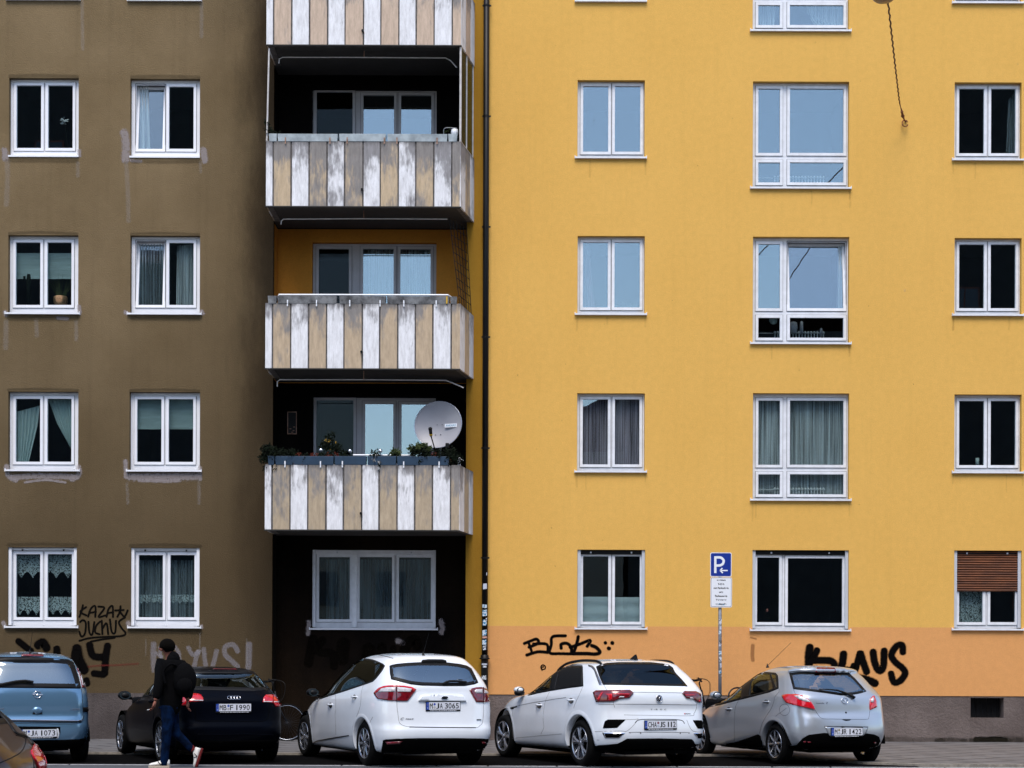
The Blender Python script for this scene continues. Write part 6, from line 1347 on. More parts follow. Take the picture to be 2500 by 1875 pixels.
t = tag(empty('bird_ornament', (0, 0, 0)), 'white bird ornament at the right end of the blue planters', 'ornament'); b = MB(); p = at(1120, 1127, -1.0); b.tube([p + Vector((-.01, 0, -.08)), p + Vector((.0, 0, .02)), p + Vector((.02, 0, .07))], [.014, .03, .018], 8); b.tube([p + Vector((.01, 0, .05)), p + Vector((.09, 0, .02))], [.016, .006], 6); b.tube([p + Vector((.02, 0, .0)), p + Vector((.03, 0, -.09))], .010, 6); b.build('body', 'sign_white', t, True)
t = tag(empty('wooden_peg', (0, 0, 0)), 'orange wooden peg at the right of the second-floor planters', 'peg'); p = at(600 + 1670 * .2939, 733, -1.13); b = MB(); b.box(p.x - .014, p.x + .014, p.y, p.y + .02, p.z - .06, p.z + .07); b.build('stick', 'petal_yellow', t); 

# privacy screen of the third-floor balcony
t = tag(empty('privacy_screen', (0, 0, 0)), 'dark glazed side screen with white posts on the third-floor balcony', 'screen')
za, zb_ = zB[2] + PH, zB[3]; A0 = Vector((xF1 - .01, -1.06, 0)); A1 = Vector((C1.x - .03, -.04, 0)); Am = A0.lerp(A1, .48)
b = MB(); 
for p, q in ((A0, Am), (Am, A1)): b.quad((p.x, p.y, za + .02), (q.x, q.y, za + .02), (q.x, q.y, zb_ - .01), (p.x, p.y, zb_ - .01))
b.build('panel', 'frosted_side', t)
for p, r in ((A0, .020), (Am, .014), (A1, .014)): b = MB(); b.tube([(p.x, p.y, za), (p.x, p.y, zb_)], r, 8); b.build('post', 'rod_white', t)
b = MB(); b.tube([(A0.x, A0.y, za + .02), (A1.x, A1.y, za + .02)], .012, 6); b.build('bottom_rail', 'rod_white', t)
t = tag(empty('screen_post', (0, 0, 0)), 'thin white rusty post at the left edge of the third-floor balcony', 'post'); b = MB(); b.tube([at(651.5, 345, -1.06), at(657, 118, -1.06)], .016, 8); b.build('post', 'rod_white', t)
t = tag(empty('trellis', (0, 0, 0)), 'dark wire trellis slanting along the right side of the second-floor balcony', 'trellis')
At, Ab, Bt, Bb = at(1097, 532, -.75), at(1122, 741, -1.05), at(1139, 556, -.05), at(1150.5, 766, -.1)
b = MB()
for k in range(6): b.tube([At.lerp(Bt, k / 5), Ab.lerp(Bb, k / 5)], .0065, 5)
for k in range(11): b.tube([At.lerp(Ab, k / 10), Bt.lerp(Bb, k / 10)], .0065, 5)
b.build('wire_grid', 'black_plastic', t)
t = tag(empty('picture_frame', (0, 0, 0)), 'narrow picture in a thin wooden frame on the dark loggia wall', 'picture'); a = rect(701.5, 1005, 724.5, 1060, yR - .02)
b = MB(); grid_plate(b, a[0], a[1], a[2], a[3], [(a[0] + .014, a[1] - .014, a[2] + .016, a[3] - .014)], yR - .03, yR - .005); b.build('frame', 'peg_wood' if 'peg_wood' in M else 'rust_metal', t)
b = MB(); b.box(a[0] + .013, a[1] - .013, yR - .015, yR - .006, a[2] + .015, a[3] - .013); b.build('picture', 'room_dark', t)
b = MB()
for fx, fz in ((.33, .24), (.72, .32), (.52, .09), (.66, .16)): x = a[0] + (a[1] - a[0]) * fx; z = a[2] + (a[3] - a[2]) * fz; b.box(x - .018, x + .018, yR - .017, yR - .0155, z - .007, z + .007)
b.build('picture_marks', 'rust_metal', t)

# ------------------------------------------------------------------ curtains, blinds, radiators, things on the inner sills
def cloth(name, label, cat, poly, m, Y=.24, folds=14, amp=.02, group=None, horiz=False, sub=None):
    """hanging sheet: poly = left edge points and right edge points (top to bottom), in px"""
    (lt, rt) = poly; n = 60; r = 16; V = []; F = []
    for j in range(r + 1):
        t_ = j / r
        def edge(E):
            s_ = t_ * (len(E) - 1); i = min(int(s_), len(E) - 2); f = s_ - i; return (E[i][0] * (1 - f) + E[i + 1][0] * f, E[i][1] * (1 - f) + E[i + 1][1] * f)
        a, c_ = edge(lt), edge(rt)
        for k in range(n + 1):
            q = k / n; ph = q * folds * 2 * math.pi
            yy = Y + (amp * (math.sin(ph) + .4 * math.sin(ph * 2.3 + 1)) if not horiz else amp * math.sin(t_ * folds * 2 * math.pi))
            V.append(at(a[0] + (c_[0] - a[0]) * q, a[1] + (c_[1] - a[1]) * q, yy))
    for j in range(r):
        for k in range(n): F.append((j * (n + 1) + k, j * (n + 1) + k + 1, (j + 1) * (n + 1) + k + 1, (j + 1) * (n + 1) + k))
    me = bpy.data.meshes.new(name); me.from_pydata([tuple(v) for v in V], [], F); me.update(); o = link(name, me, m, None, True); tag(o, label, cat, group); return o
def rc_(u0, v0, u1, v1): return ([(u0, v0), (u0, v1)], [(u1, v0), (u1, v1)])
def sheer_mat(name, col, alpha, lace=None, vs=30):
    m = bpy.data.materials.new(name); m.use_nodes = True; nt, N, L = nodes_of(m); b = N['Principled BSDF']; b.inputs['Base Color'].default_value = (*col, 1); b.inputs['Roughness'].default_value = .9; b.inputs['Alpha'].default_value = alpha
    tc = N.new('ShaderNodeTexCoord'); mp = N.new('ShaderNodeMapping'); mp.inputs['Scale'].default_value = (1, 1, .02) if not lace else (1, 1, 1); L.new(tc.outputs['Object'], mp.inputs[0])
    nz = N.new('ShaderNodeTexNoise'); nz.inputs['Scale'].default_value = vs; nz.inputs['Detail'].default_value = 3; L.new(mp.outputs[0], nz.inputs['Vector'])
    mr = N.new('ShaderNodeMapRange'); mr.inputs[1].default_value = .42 if lace else .3; mr.inputs[2].default_value = .52 if lace else .7; mr.inputs[3].default_value = alpha * (.25 if lace else .18); mr.inputs[4].default_value = min(1, alpha * 1.3); L.new(nz.outputs['Fac'], mr.inputs[0]); L.new(mr.outputs[0], b.inputs['Alpha']); M[name] = m
sheer_mat('sheer', (.80, .90, .94), .75); sheer_mat('sheer_dark', (.40, .50, .56), .55); sheer_mat('lace', (.55, .66, .68), .9, True, 38); sheer_mat('sheer_pale', (.72, .80, .82), .8); sheer_mat('sheer_pink', (.42, .26, .34), .6); sheer_mat('sheer_mauve', (.66, .60, .72), .7)
mat('blind_teal', (.46, .60, .60), .9, var=.25, vscale=2, stretch=(1, 1, 9)); mat('pleated', (.60, .72, .76), .9)
gB = 'curtains behind the windows of the brown house'
cloth('curtain', 'long pale curtain inside the tilted window of the brown house top floor', 'curtain', ([(336, 205), (336, 372)], [(362, 205), (368, 372)]), 'sheer_pale', folds=4)
cloth('window_blind', 'teal blind half down behind the second-floor window with the basket plant', 'blind', rc_(36, 618, 178, 681), 'blind_teal', folds=1, amp=.0)
cloth('curtain', 'dark sheer curtain behind the tilted sash of the second-floor window', 'curtain', rc_(336, 596, 400, 748), 'sheer_dark', folds=9)
cloth('curtain', 'pale curtain drawn to the right of the second-floor window with the tilted sash', 'curtain', ([(432, 600), (430, 748)], [(476, 596), (476, 748)]), 'sheer', folds=6)
cloth('curtain', 'left half of the tied-back curtain in the first-floor window', 'curtain', ([(38, 1006), (38, 1062), (42, 1130)], [(98, 990), (92, 1040), (70, 1130)]), 'curtain_teal', folds=6, group=gB)
cloth('curtain', 'right half of the tied-back curtain sweeping diagonally in the first-floor window', 'curtain', ([(118, 975), (140, 1035), (176, 1100)], [(178, 975), (180, 1035), (182, 1105)]), 'curtain_teal', folds=7, group=gB)
cloth('window_blind', 'left teal blind in the first-floor window with two half lowered blinds', 'blind', rc_(333, 974, 396, 1048), 'blind_teal', folds=1, amp=0)
cloth('window_blind', 'right teal blind in the first-floor window with two half lowered blinds', 'blind', rc_(410, 974, 475, 1048), 'blind_teal', folds=1, amp=0)
def scallop(u0, u1, v0, v1, n):
    E = []; return E
def lace(label, u0, u1, v0, v1, n):
    V = []; F = []; r = 8; K = n * 10
    for j in range(r + 1):
        for k in range(K + 1):
            q = k / K; dep = 1 - .28 * abs(math.cos(q * n * math.pi)); V.append(at(u0 + (u1 - u0) * q, v0 + (v1 - v0) * dep * j / r, .22 + .012 * math.sin(q * n * 4 * math.pi)))
    for j in range(r):
        for k in range(K): F.append((j * (K + 1) + k, j * (K + 1) + k + 1, (j + 1) * (K + 1) + k + 1, (j + 1) * (K + 1) + k))
    me = bpy.data.meshes.new('lace_curtain'); me.from_pydata([tuple(v) for v in V], [], F); me.update(); tag(link('lace_curtain', me, 'lace', None, True), label, 'curtain')
lace('lace valance across the top of the leftmost ground-floor window', 38, 180, 1356, 1412, 5); lace('lace cafe curtain across the lower third of the leftmost ground-floor window', 38, 180, 1457, 1502, 7)
cloth('curtain', 'pleated sheer curtain with lace band in the ground-floor window beside the tag', 'curtain', rc_(336, 1368, 478, 1512), 'sheer_dark', folds=20)
lace('lace band across the sheer curtain beside the black tag', 337, 477, 1452, 1474, 9)
cloth('curtain', 'dark sheer curtain behind the ground-floor loggia window', 'curtain', rc_(797, 1366, 1056, 1516), 'sheer_dark', Y=yR + .26, folds=30)
cloth('curtain', 'sheer curtain behind the right panes of the orange loggia', 'curtain', rc_(900, 606, 1056, 780), 'sheer', Y=yR + .26, folds=14)
cloth('curtain', 'pink curtain in the second-floor window of the left column of the yellow house', 'curtain', ([(1424, 590), (1424, 755)], [(1440, 590), (1452, 755)]), 'sheer_pink', folds=4)
cloth('curtain', 'patterned mauve sheer curtain in the first-floor window of the yellow house left column', 'curtain', rc_(1420, 972, 1565, 1138), 'sheer_mauve', folds=24, amp=.03)
cloth('window_blind', 'pleated privacy blind in the left pane of the ground-floor window above the short tag', 'blind', rc_(1421, 1457, 1487, 1520), 'pleated', folds=14, amp=.008, horiz=True)
cloth('window_blind', 'pleated privacy blind in the right pane of the ground-floor window above the short tag', 'blind', rc_(1499, 1458, 1564, 1521), 'pleated', folds=14, amp=.008, horiz=True)
cloth('curtain', 'white gathered curtain in the left part of the topmost stair window', 'curtain', ([(1850, -20), (1850, 66)], [(1896, -20), (1890, 66)]), 'sheer_pale', folds=6)
cloth('curtain', 'white swept curtain in the right part of the topmost wide window', 'curtain', ([(1966, -20), (1970, 30), (1990, 66)], [(2060, -20), (2060, 66), (2060, 66)]), 'sheer_pale', folds=9)
cloth('curtain', 'flower patterned sheer curtain filling the first-floor wide window', 'curtain', rc_(1848, 976, 2062, 1212), 'sheer', folds=36, amp=.03)
cloth('curtain', 'pale curtain at the right edge of the tilted wide window', 'curtain', ([(2046, 600), (2042, 755)], [(2062, 600), (2062, 755)]), 'sheer_pale', folds=3)
cloth('curtain', 'grey curtain at the right edge of the third-floor window on the far right', 'curtain', ([(2462, 245), (2455, 380)], [(2484, 215), (2484, 380)]), 'sheer_dark', folds=4)
cloth('curtain', 'flowered net curtain below the wooden roller shutter', 'curtain', rc_(2338, 1442, 2402, 1522), 'lace', folds=5)
for dv, lb in ((0, 'white ribbed radiator behind the third-floor wide window'), (379, 'white ribbed radiator behind the second-floor wide window'), (761, 'white ribbed radiator behind the first-floor wide window')):
    b = MB(); a = rect(1888, 429 + dv, 2014, 470 + dv, .38 if dv < 700 else .20); yq = .38 if dv < 700 else .20; n = 17
    for k in range(n):
        x = a[0] + (a[1] - a[0]) * (k + .5) / n; b.tube([(x, yq, a[2]), (x, yq, a[3] - .02), (x, yq + .03, a[3])], [.012, .012, .008], 6)
        b.ball((x, yq, a[3] - .035), .026, .03, .03, 8, 6)
    b.tube([(a[0] - .32, yq, a[3] - .045), (a[0], yq, a[3] - .045)], .008, 6)
    tag(b.build('radiator', 'radiator_white', None, True), lb, 'radiator', 'radiators behind the wide windows')
t = tag(empty('potted_plant', (0, 0, 0)), 'spiky plant in a wicker basket on the inner sill of the second-floor window', 'plant'); b = MB(); p = at(148, 735, .24); b.lathe([(.10, -.10), (.13, -.02), (.135, .07), (.12, .085), (.0, .08)], p, (0, 0, 1), 20); b.build('basket', 'wicker', t, True)
b = MB()
for k in range(26): a_ = random.uniform(-1, 1); h_ = random.uniform(.25, .52); b.add([p + Vector((a_ * .06, 0, .08)), p + Vector((a_ * .06 + .014, 0, .08)), p + Vector((a_ * .30 + .008, random.uniform(-.05, .05), .08 + h_))], [(0, 1, 2)])
b.build('blades', 'leaf_green', t)
t = tag(empty('potted_plant', (0, 0, 0)), 'cactus silhouette on the inner sill left of the basket plant', 'plant'); b = MB(); p = at(70, 690, .24); b.tube([p + Vector((0, 0, -.45)), p, p + Vector((.0, 0, .16))], [.04, .05, .03], 8); b.tube([p, p + Vector((-.08, 0, .06)), p + Vector((-.08, 0, .12))], .025, 6); b.build('stem', 'leaf_dark', t, True)
t = tag(empty('orchid', (0, 0, 0)), 'white orchid blossom in the dark top-floor window of the brown house', 'flower'); b = MB(); p = at(157, 296, .24); leaves(b, p, .06, 26, .06); b.build('petals', 'curtain_pale', t); b = MB(); b.tube([p, p + Vector((.03, 0, -.15)), p + Vector((.06, 0, -.6))], .007, 5); b.build('stem', 'leaf_dark', t)
t = tag(empty('tulip', (0, 0, 0)), 'single pink tulip in the narrow pane of the ground-floor wide window', 'flower'); b = MB(); p = at(1873, 1490, .24); b.ball(p, .022, .022, .034, 10, 8); mat('petal_pink', (.55, .20, .17), .6); b.build('bloom', 'petal_pink', t, True); b = MB(); b.tube([p, p + Vector((.03, 0, -.14)), p + Vector((.03, 0, -.24))], .006, 5); b.build('stem', 'leaf_dark', t)
t = tag(empty('drinking_cup', (0, 0, 0)), 'pale green tumbler on the inner sill of the first-floor window far right', 'cup'); b = MB(); p = at(2386, 1137, .23); b.lathe([(0, 0), (.032, 0), (.036, .145), (.033, .145), (.030, .01)], p, (0, 0, 1), 16); b.build('cup', 'curtain_teal', t, True)
t = tag(empty('potted_plant', (0, 0, 0)), 'light green leaves in the second-floor window of the yellow house left column', 'plant'); b = MB(); leaves(b, at(1532, 748, .24), .13, 46, .07, squash=(1.5, .5, .6)); b.build('foliage', 'leaf_green', t)
b = MB(); p = at(1888, 782, .25); b.ball(p, .08, .06, .08, 12, 8); tag(b.build('round_vase', 'curtain_teal', None, True), 'round pale vase behind the small lower pane of the tilted wide window', 'vase')
for (u, v, w_, h_, lb) in ((1937, 800, .16, .22, 'patterned paper bag on the radiator in the second-floor wide window'), (1957, 800, .07, .24, 'slim patterned vase beside the paper bag on the radiator'), (2005, 812, .06, .17, 'slim pale vase at the right end of the second-floor radiator')):
    p = at(u, v, .36); b = MB(); b.lathe([(0, -h_ * .5), (w_ * .38, -h_ * .5), (w_ * .5, 0), (w_ * .42, h_ * .42), (w_ * .2, h_ * .5)], p, (0, 0, 1), 14); tag(b.build('vase', 'sticker_plain', None, True), lb, 'vase')

# ------------------------------------------------------------------ graffiti
Z1 = lambda P: z2((1700, 1550), .2712, P); Z2 = lambda P: z2((1150, 1550), .2712, P); Z3 = lambda P: z2((0, 1500), .3164, P); Z4 = lambda P: z2((0, 1300), .3164, P); Z5 = lambda P: z2((600, 1250), .2939, P)
o = strokes('graffiti', [(Z1([(1022, 108), (1012, 190), (1012, 285)]), 18), (Z1([(1088, 136), (1070, 175), (1040, 215)]), 15), (Z1([(1035, 232), (1130, 228), (1215, 236), (1244, 270), (1240, 330)]), 16),
    (Z1([(1326, 168), (1318, 240), (1312, 300), (1372, 322)]), 17), (Z1([(1472, 165), (1452, 240), (1425, 330)]), 15), (Z1([(1478, 165), (1505, 250), (1534, 335)]), 16), (Z1([(1412, 270), (1400, 330), (1450, 290)]), 11), (Z1([(1592, 150), (1604, 240), (1640, 318), (1682, 290), (1692, 140)]), 16),
    (Z1([(1860, 158), (1852, 92), (1800, 104), (1757, 180), (1788, 240), (1858, 300), (1880, 350), (1835, 412), (1780, 425), (1752, 345)]), 15), (Z1([(1440, 388), (1530, 402), (1612, 436)]), 18)], 'spray_black'); tag(o, 'fat black spray letters KLAUS on the peach band above the silver hatchback', 'graffiti')
o = strokes('graffiti', [(Z2([(478, 78), (530, 56), (590, 38), (604, 72), (520, 112)]), 6.6), (Z2([(520, 75), (545, 145)]), 6), (Z2([(560, 82), (680, 84), (690, 158)]), 6.6), (Z2([(690, 158), (600, 152), (500, 182)]), 7), (Z2([(852, 8), (735, 16), (722, 90), (710, 162), (800, 168), (905, 170)]), 6.8), (Z2([(905, 168), (900, 110), (862, 76), (812, 84), (812, 122)]), 7.2),
    (Z2([(966, 14), (948, 90), (918, 172)]), 7.4), (Z2([(890, 112), (980, 82), (1074, 48), (1044, 104)]), 7), (Z2([(918, 168), (1040, 168), (1120, 172), (1160, 155), (1130, 115), (1085, 95)]), 8), (Z2([(1207, 68), (1212, 74)]), 7.5), (Z2([(1268, 70), (1276, 74)]), 8.5), (Z2([(1236, 120), (1246, 122)]), 8.5)], 'spray_black'); tag(o, 'thin black tag of three angular letters with three dots on the peach band', 'graffiti')
o = strokes('graffiti', [(Z2([(640, 318), (628, 290), (645, 270), (668, 282), (665, 305), (640, 310), (636, 292), (655, 288)]), 2.6)], 'spray_black'); tag(o, 'small black swirl on the wall above the crossover roof', 'graffiti')
o = strokes('graffiti', [(Z3([(140, 205), (190, 245), (240, 285)]), 15), (Z3([(290, 240), (330, 215), (360, 262)]), 19), (Z3([(438, 262), (440, 310)]), 16), (Z3([(592, 260), (606, 340), (650, 430)]), 22), (Z3([(585, 300), (575, 380), (590, 420)]), 20), (Z3([(690, 232), (718, 318), (800, 330)]), 16), (Z3([(830, 240), (815, 340), (808, 455)]), 16), (Z3([(722, 455), (800, 465)]), 15), (Z3([(665, 505), (672, 535)]), 15)], 'spray_black'); tag(o, 'fat black spray letters on the brown wall behind the light blue minivan', 'graffiti')
o = strokes('graffiti', [(Z3([(682, 404), (780, 394), (860, 393), (960, 388), (1068, 380)]), 4)], 'spray_red'); tag(o, 'short thin red spray line crossing the fat black letters', 'graffiti')
o = strokes('graffiti', [(Z4(P), 4.6) for P in ([(640, 560), (628, 610), (612, 652)], [(665, 575), (620, 612), (668, 640)], [(680, 650), (700, 590), (735, 568), (735, 652)], [(695, 620), (740, 612)], [(758, 572), (805, 582), (760, 650), (812, 640)], [(822, 652), (838, 590), (868, 568), (872, 652)], [(828, 622), (872, 616)], [(888, 602), (920, 600), (955, 598)], [(930, 568), (925, 610), (905, 650)], [(925, 610), (960, 648), (985, 600)],
    [(618, 690), (640, 676), (662, 700), (655, 780), (628, 802), (612, 765)], [(682, 688), (690, 770), (712, 785), (728, 690)], [(772, 688), (742, 720), (735, 770), (770, 785)], [(785, 680), (790, 785)], [(792, 740), (822, 700), (835, 785)], [(848, 670), (862, 765), (888, 772), (895, 680)], [(965, 655), (918, 690), (940, 740), (968, 775), (940, 798), (800, 806), (690, 815), (612, 836)], [(700, 842), (780, 826), (885, 812)])], 'spray_thin'); tag(o, 'two-line thin black tag with underline between the two ground-floor windows', 'graffiti')
o = strokes('graffiti', [(Z3(P), w_) for P, w_ in (([(1186, 228), (1184, 320), (1190, 432)], 16), ([(1235, 250), (1240, 330)], 10), ([(1205, 300), (1250, 330)], 9), ([(1350, 250), (1380, 300), (1390, 400)], 11), ([(1452, 255), (1490, 312), (1535, 285)], 12), ([(1528, 285), (1512, 340), (1500, 400)], 13), ([(1572, 265), (1578, 330), (1588, 400)], 13), ([(1672, 280), (1655, 350), (1640, 400)], 13), ([(1835, 285), (1800, 235), (1740, 250), (1738, 310), (1790, 360), (1835, 405)], 14), ([(1922, 230), (1920, 320), (1918, 410)], 17))], 'spray_grey'); tag(o, 'faded pale grey spray letters on the brown wall behind the walking person', 'graffiti')
o = strokes('graffiti', [(Z5(P), w_) for P, w_ in (([(560, 1050), (540, 1150), (520, 1260)], 20), ([(640, 1062), (600, 1120), (620, 1165), (720, 1178), (735, 1285)], 18), ([(815, 1085), (806, 1140), (800, 1230)], 28), ([(1020, 1130), (1020, 1200)], 28), ([(1132, 1115), (1130, 1180)], 20), ([(1225, 1130), (1222, 1190)], 14), ([(1425, 1115), (1405, 1060), (1340, 1100), (1305, 1190)], 22))], 'spray_faint', Y=yR); tag(o, 'dark half-lost spray letters under the ground-floor loggia window', 'graffiti')
# weather marks that belong to the brown wall
def marks(nm, items, m, root, Y=0.0):
    for it in items: W2(strokes(nm, [it], m, Y), root)
marks('plaster_repair', [([(11, 366), (13, 388)], 16), ([(193, 368), (194, 380)], 10), ([(303, 322), (308, 352), (306, 392)], 20), ([(496, 366), (500, 392)], 18), ([(320, 392), (345, 394)], 8), ([(12, 762), (16, 768)], 12), ([(193, 748), (194, 766)], 11), ([(306, 762), (312, 766)], 11), ([(492, 760), (496, 766)], 10), ([(140, 776), (165, 778)], 9),
    ([(16, 1138), (20, 1160), (40, 1172)], 13), ([(192, 1140), (192, 1160), (175, 1170)], 14), ([(28, 1166), (90, 1162), (180, 1164)], 15), ([(60, 1178), (110, 1172), (160, 1178)], 6), ([(306, 1125), (308, 1165)], 11), ([(316, 1164), (380, 1164), (480, 1163)], 19), ([(340, 1172), (400, 1174), (440, 1172)], 10), ([(488, 1140), (489, 1170)], 9), ([(8, 1520), (12, 1530)], 12), ([(312, 1520), (314, 1526)], 12), ([(492, 1528), (493, 1533)], 8)], 'plaster_patch', brown)
marks('plaster_repair', [([(754, 1518), (753, 1534), (752, 1548)], 12), ([(1076, 1515), (1080, 1532), (1077, 1545)], 13), ([(970, 1565), (985, 1570)], 14)], 'plaster_patch', brown, yR)
marks('rain_runs', [([(18, 395), (18, 440), (16, 500)], 14), ([(190, 398), (190, 430)], 10), ([(308, 400), (312, 470), (314, 540)], 12), ([(489, 395), (490, 420)], 8), ([(15, 785), (14, 850)], 14), ([(88, 782), (90, 820)], 12), ([(186, 785), (186, 830)], 10), ([(310, 1180), (312, 1230)], 8), ([(486, 1176), (486, 1230)], 9), ([(356, 1560), (356, 1600)], 3), ([(488, 1545), (488, 1600)], 4), ([(602, 1560), (602, 1640)], 4), ([(492, -10), (492, 90)], 10), ([(200, -10), (202, 120)], 9)], 'chalk_run', brown)
marks('grime', [([(24, 186), (100, 184), (190, 187)], 9), ([(320, 188), (400, 186), (486, 189)], 9), ([(22, 570), (100, 567), (188, 571)], 8), ([(320, 571), (400, 569), (486, 572)], 7), ([(20, 952), (100, 950), (190, 953)], 8), ([(318, 953), (400, 951), (486, 954)], 7), ([(20, 1330), (100, 1328), (188, 1331)], 9), ([(318, 1332), (400, 1330), (490, 1333)], 9), ([(24, 392), (100, 392), (188, 393)], 11), ([(322, 394), (400, 395), (486, 394)], 10), ([(24, 778), (110, 777), (188, 778)], 12), ([(322, 778), (400, 778), (486, 779)], 9), ([(22, 1542), (100, 1541), (186, 1543)], 10), ([(316, 1542), (400, 1543), (490, 1544)], 11)], 'splash', brown)
for (ua, ub, v) in ((1408, 1577, 392), (1408, 1577, 774), (1407, 1576, 1158), (1837, 2076, 467), (1836, 2075, 846), (1836, 2074, 1228), (2326, 2498, 398), (2326, 2498, 778), (2326, 2498, 1160)):
    for q in range(3):
        u = ua + (ub - ua) * (random.choice((.005, .995)) if q < 2 else random.random()); h_ = random.uniform(10, 45)
        marks('rain_streak', [([(u, v), (u + random.uniform(-1, 1), v + h_ * .5), (u + random.uniform(-1, 1), v + h_)], random.uniform(3, 6))], 'yellow_streak', yellow)
    marks('sill_grime', [([(ua + 2, v), ((ua + ub) / 2, v + .5), (ub - 2, v)], 5)], 'yellow_streak', yellow)
for q in range(26):
    u, v = random.uniform(1230, 2490), random.uniform(20, 1500); marks('wall_speck', [([(u, v), (u + random.uniform(-2, 2), v + random.uniform(0, 2))], random.uniform(1.2, 2.4))], 'soot_mark', yellow)
for q in range(30):
    u = random.uniform(1960, 2500) if q < 20 else random.uniform(205, 290); marks('splash_dirt', [([(u, 1808), (u + random.uniform(20, 50), 1806), (u + 70, 1809)], random.uniform(8, 22))], 'splash', yellow if u > 1000 else brown, .012)
marks('soot_smear', [([(1838, 1575), (1837, 1600), (1838, 1612)], 10), ([(1832, 1556), (1846, 1560)], 4)], 'soot_mark', yellow)
marks('rain_runs', [([(2209, 708), (2209, 711)], 6), ([(1862, 94), (1863, 95)], 4), ([(2484, 156), (2485, 157)], 4)], 'chalk_run', yellow)

# ------------------------------------------------------------------ bicycles
def bicycle(x, y, label, flip=1, lean=.0, frame='black_plastic'):
    t = tag(empty('bicycle', (x, y, 0)), label, 'bicycle', 'bicycles leaning at the house wall')
    L_ = 1.04 * flip; R_ = .335
    for xx in (0, L_):
        b = MB(); b.tube([(xx + R_ * math.cos(a), 0, R_ + .033 + R_ * math.sin(a)) for a in np.linspace(0, 2 * math.pi, 49)[:-1]], .016, 8, closed=True); w = b.build('wheel', 'black_rubber', t, True)
        b = MB(); b.tube([(xx + (R_ - .018) * math.cos(a), 0, R_ + .033 + (R_ - .018) * math.sin(a)) for a in np.linspace(0, 2 * math.pi, 49)[:-1]], .0095, 6, closed=True); b.build('rim', 'alloy', w, True)
        b = MB()
        for k in range(28):
            a = 2 * math.pi * k / 28; b.tube([(xx, .02 * (-1) ** k, R_ + .033), (xx + (R_ - .02) * math.cos(a), 0, R_ + .033 + (R_ - .02) * math.sin(a))], .0013, 4)
        b.tube([(xx, -.04, R_ + .033), (xx, .04, R_ + .033)], .018, 8); b.build('spokes', 'alloy_dark', w)
    P = lambda a, z: (a * flip, 0, z)
    b = MB(); b.tube([P(0, .368), P(.40, .30)], .012, 6); b.tube([P(0, .368), P(.32, .80)], .010, 6); b.tube([P(.40, .30), P(.30, .92)], .016, 8); b.tube([P(.40, .30), P(.86, .70)], .018, 8); b.tube([P(.33, .78), P(.83, .86)], .016, 8); b.tube([P(.87, .68), P(.81, .95)], .020, 8); b.tube([P(.87, .68), P(.93, .56), P(1.04, .368)], .014, 8); b.build('frame', frame, t, True)
    b = MB(); b.tube([P(.81, .93), P(.77, 1.08), P(.80, 1.13)], .014, 8); hb = [(.80 * flip, 0, 1.13), (.79 * flip, -.14, 1.15), (.72 * flip, -.27, 1.13), (.62 * flip, -.30, 1.12)]; b.tube(spline(hb, 5), .013, 8); b.tube(spline([(q[0], -q[1], q[2]) for q in hb], 5), .013, 8); b.build('handlebar', 'black_plastic', t, True)
    b = MB(); b.tube([(.70 * flip, -.28, 1.13), (.60 * flip, -.30, 1.12)], .020, 8); b.build('grip', 'black_rubber', t); b = MB(); b.tube([(.70 * flip, .28, 1.13), (.60 * flip, .30, 1.12)], .020, 8); b.build('grip', 'black_rubber', t)
    b = MB(); b.tube(spline([(.74 * flip, -.2, 1.17), (.92 * flip, -.15, 1.12), (.95 * flip, -.05, .9), (.88 * flip, 0, .72)], 8), .004, 5); b.tube(spline([(.74 * flip, .2, 1.17), (.97 * flip, .1, 1.1), (.97 * flip, .05, .86), (.86 * flip, 0, .7)], 8), .004, 5); b.tube([(.72 * flip, -.22, 1.18), (.80 * flip, -.2, 1.10)], .014, 6); b.build('brake_cables', 'black_plastic', t)
    b = MB(); b.tube([P(.30, .9), P(.28, .99)], .012, 8); b.ball(P(.24, 1.0), .13, .07, .03, 14, 8); b.build('saddle', 'black_rubber', t, True)
    b = MB(); b.lathe([(0, 0), (.09, 0), (.09, .006), (0, .006)], P(.40, .30), (0, 1, 0), 20); b.tube([(.40 * flip, -.05, .30), (.50 * flip, -.06, .18)], .010, 6); b.box(.46 * flip - .04, .46 * flip + .06, -.14, -.06, .16, .18); b.build('crank', 'alloy_dark', t)
    return t
w1 = at(701, 1761, -.45); bicycle(w1.x - 1.04, -.45, 'black bicycle behind the black hatchback, only its front wheel shows')
w2 = at(1711, 1662, -.6); bk = bicycle(w2.x - .80, -.6, 'black bicycle between the white crossover and the silver hatchback, handlebar showing'); bk.location.z = .05
b = MB(); bg_ = at(1706, 1706, -.7); b.ball(bg_, .05, .05, .05, 10, 8); o = b.build('bicycle_bag', 'red_dark', None, True); tag(o, 'small red bag on the bicycle between crossover and hatchback', 'bag')

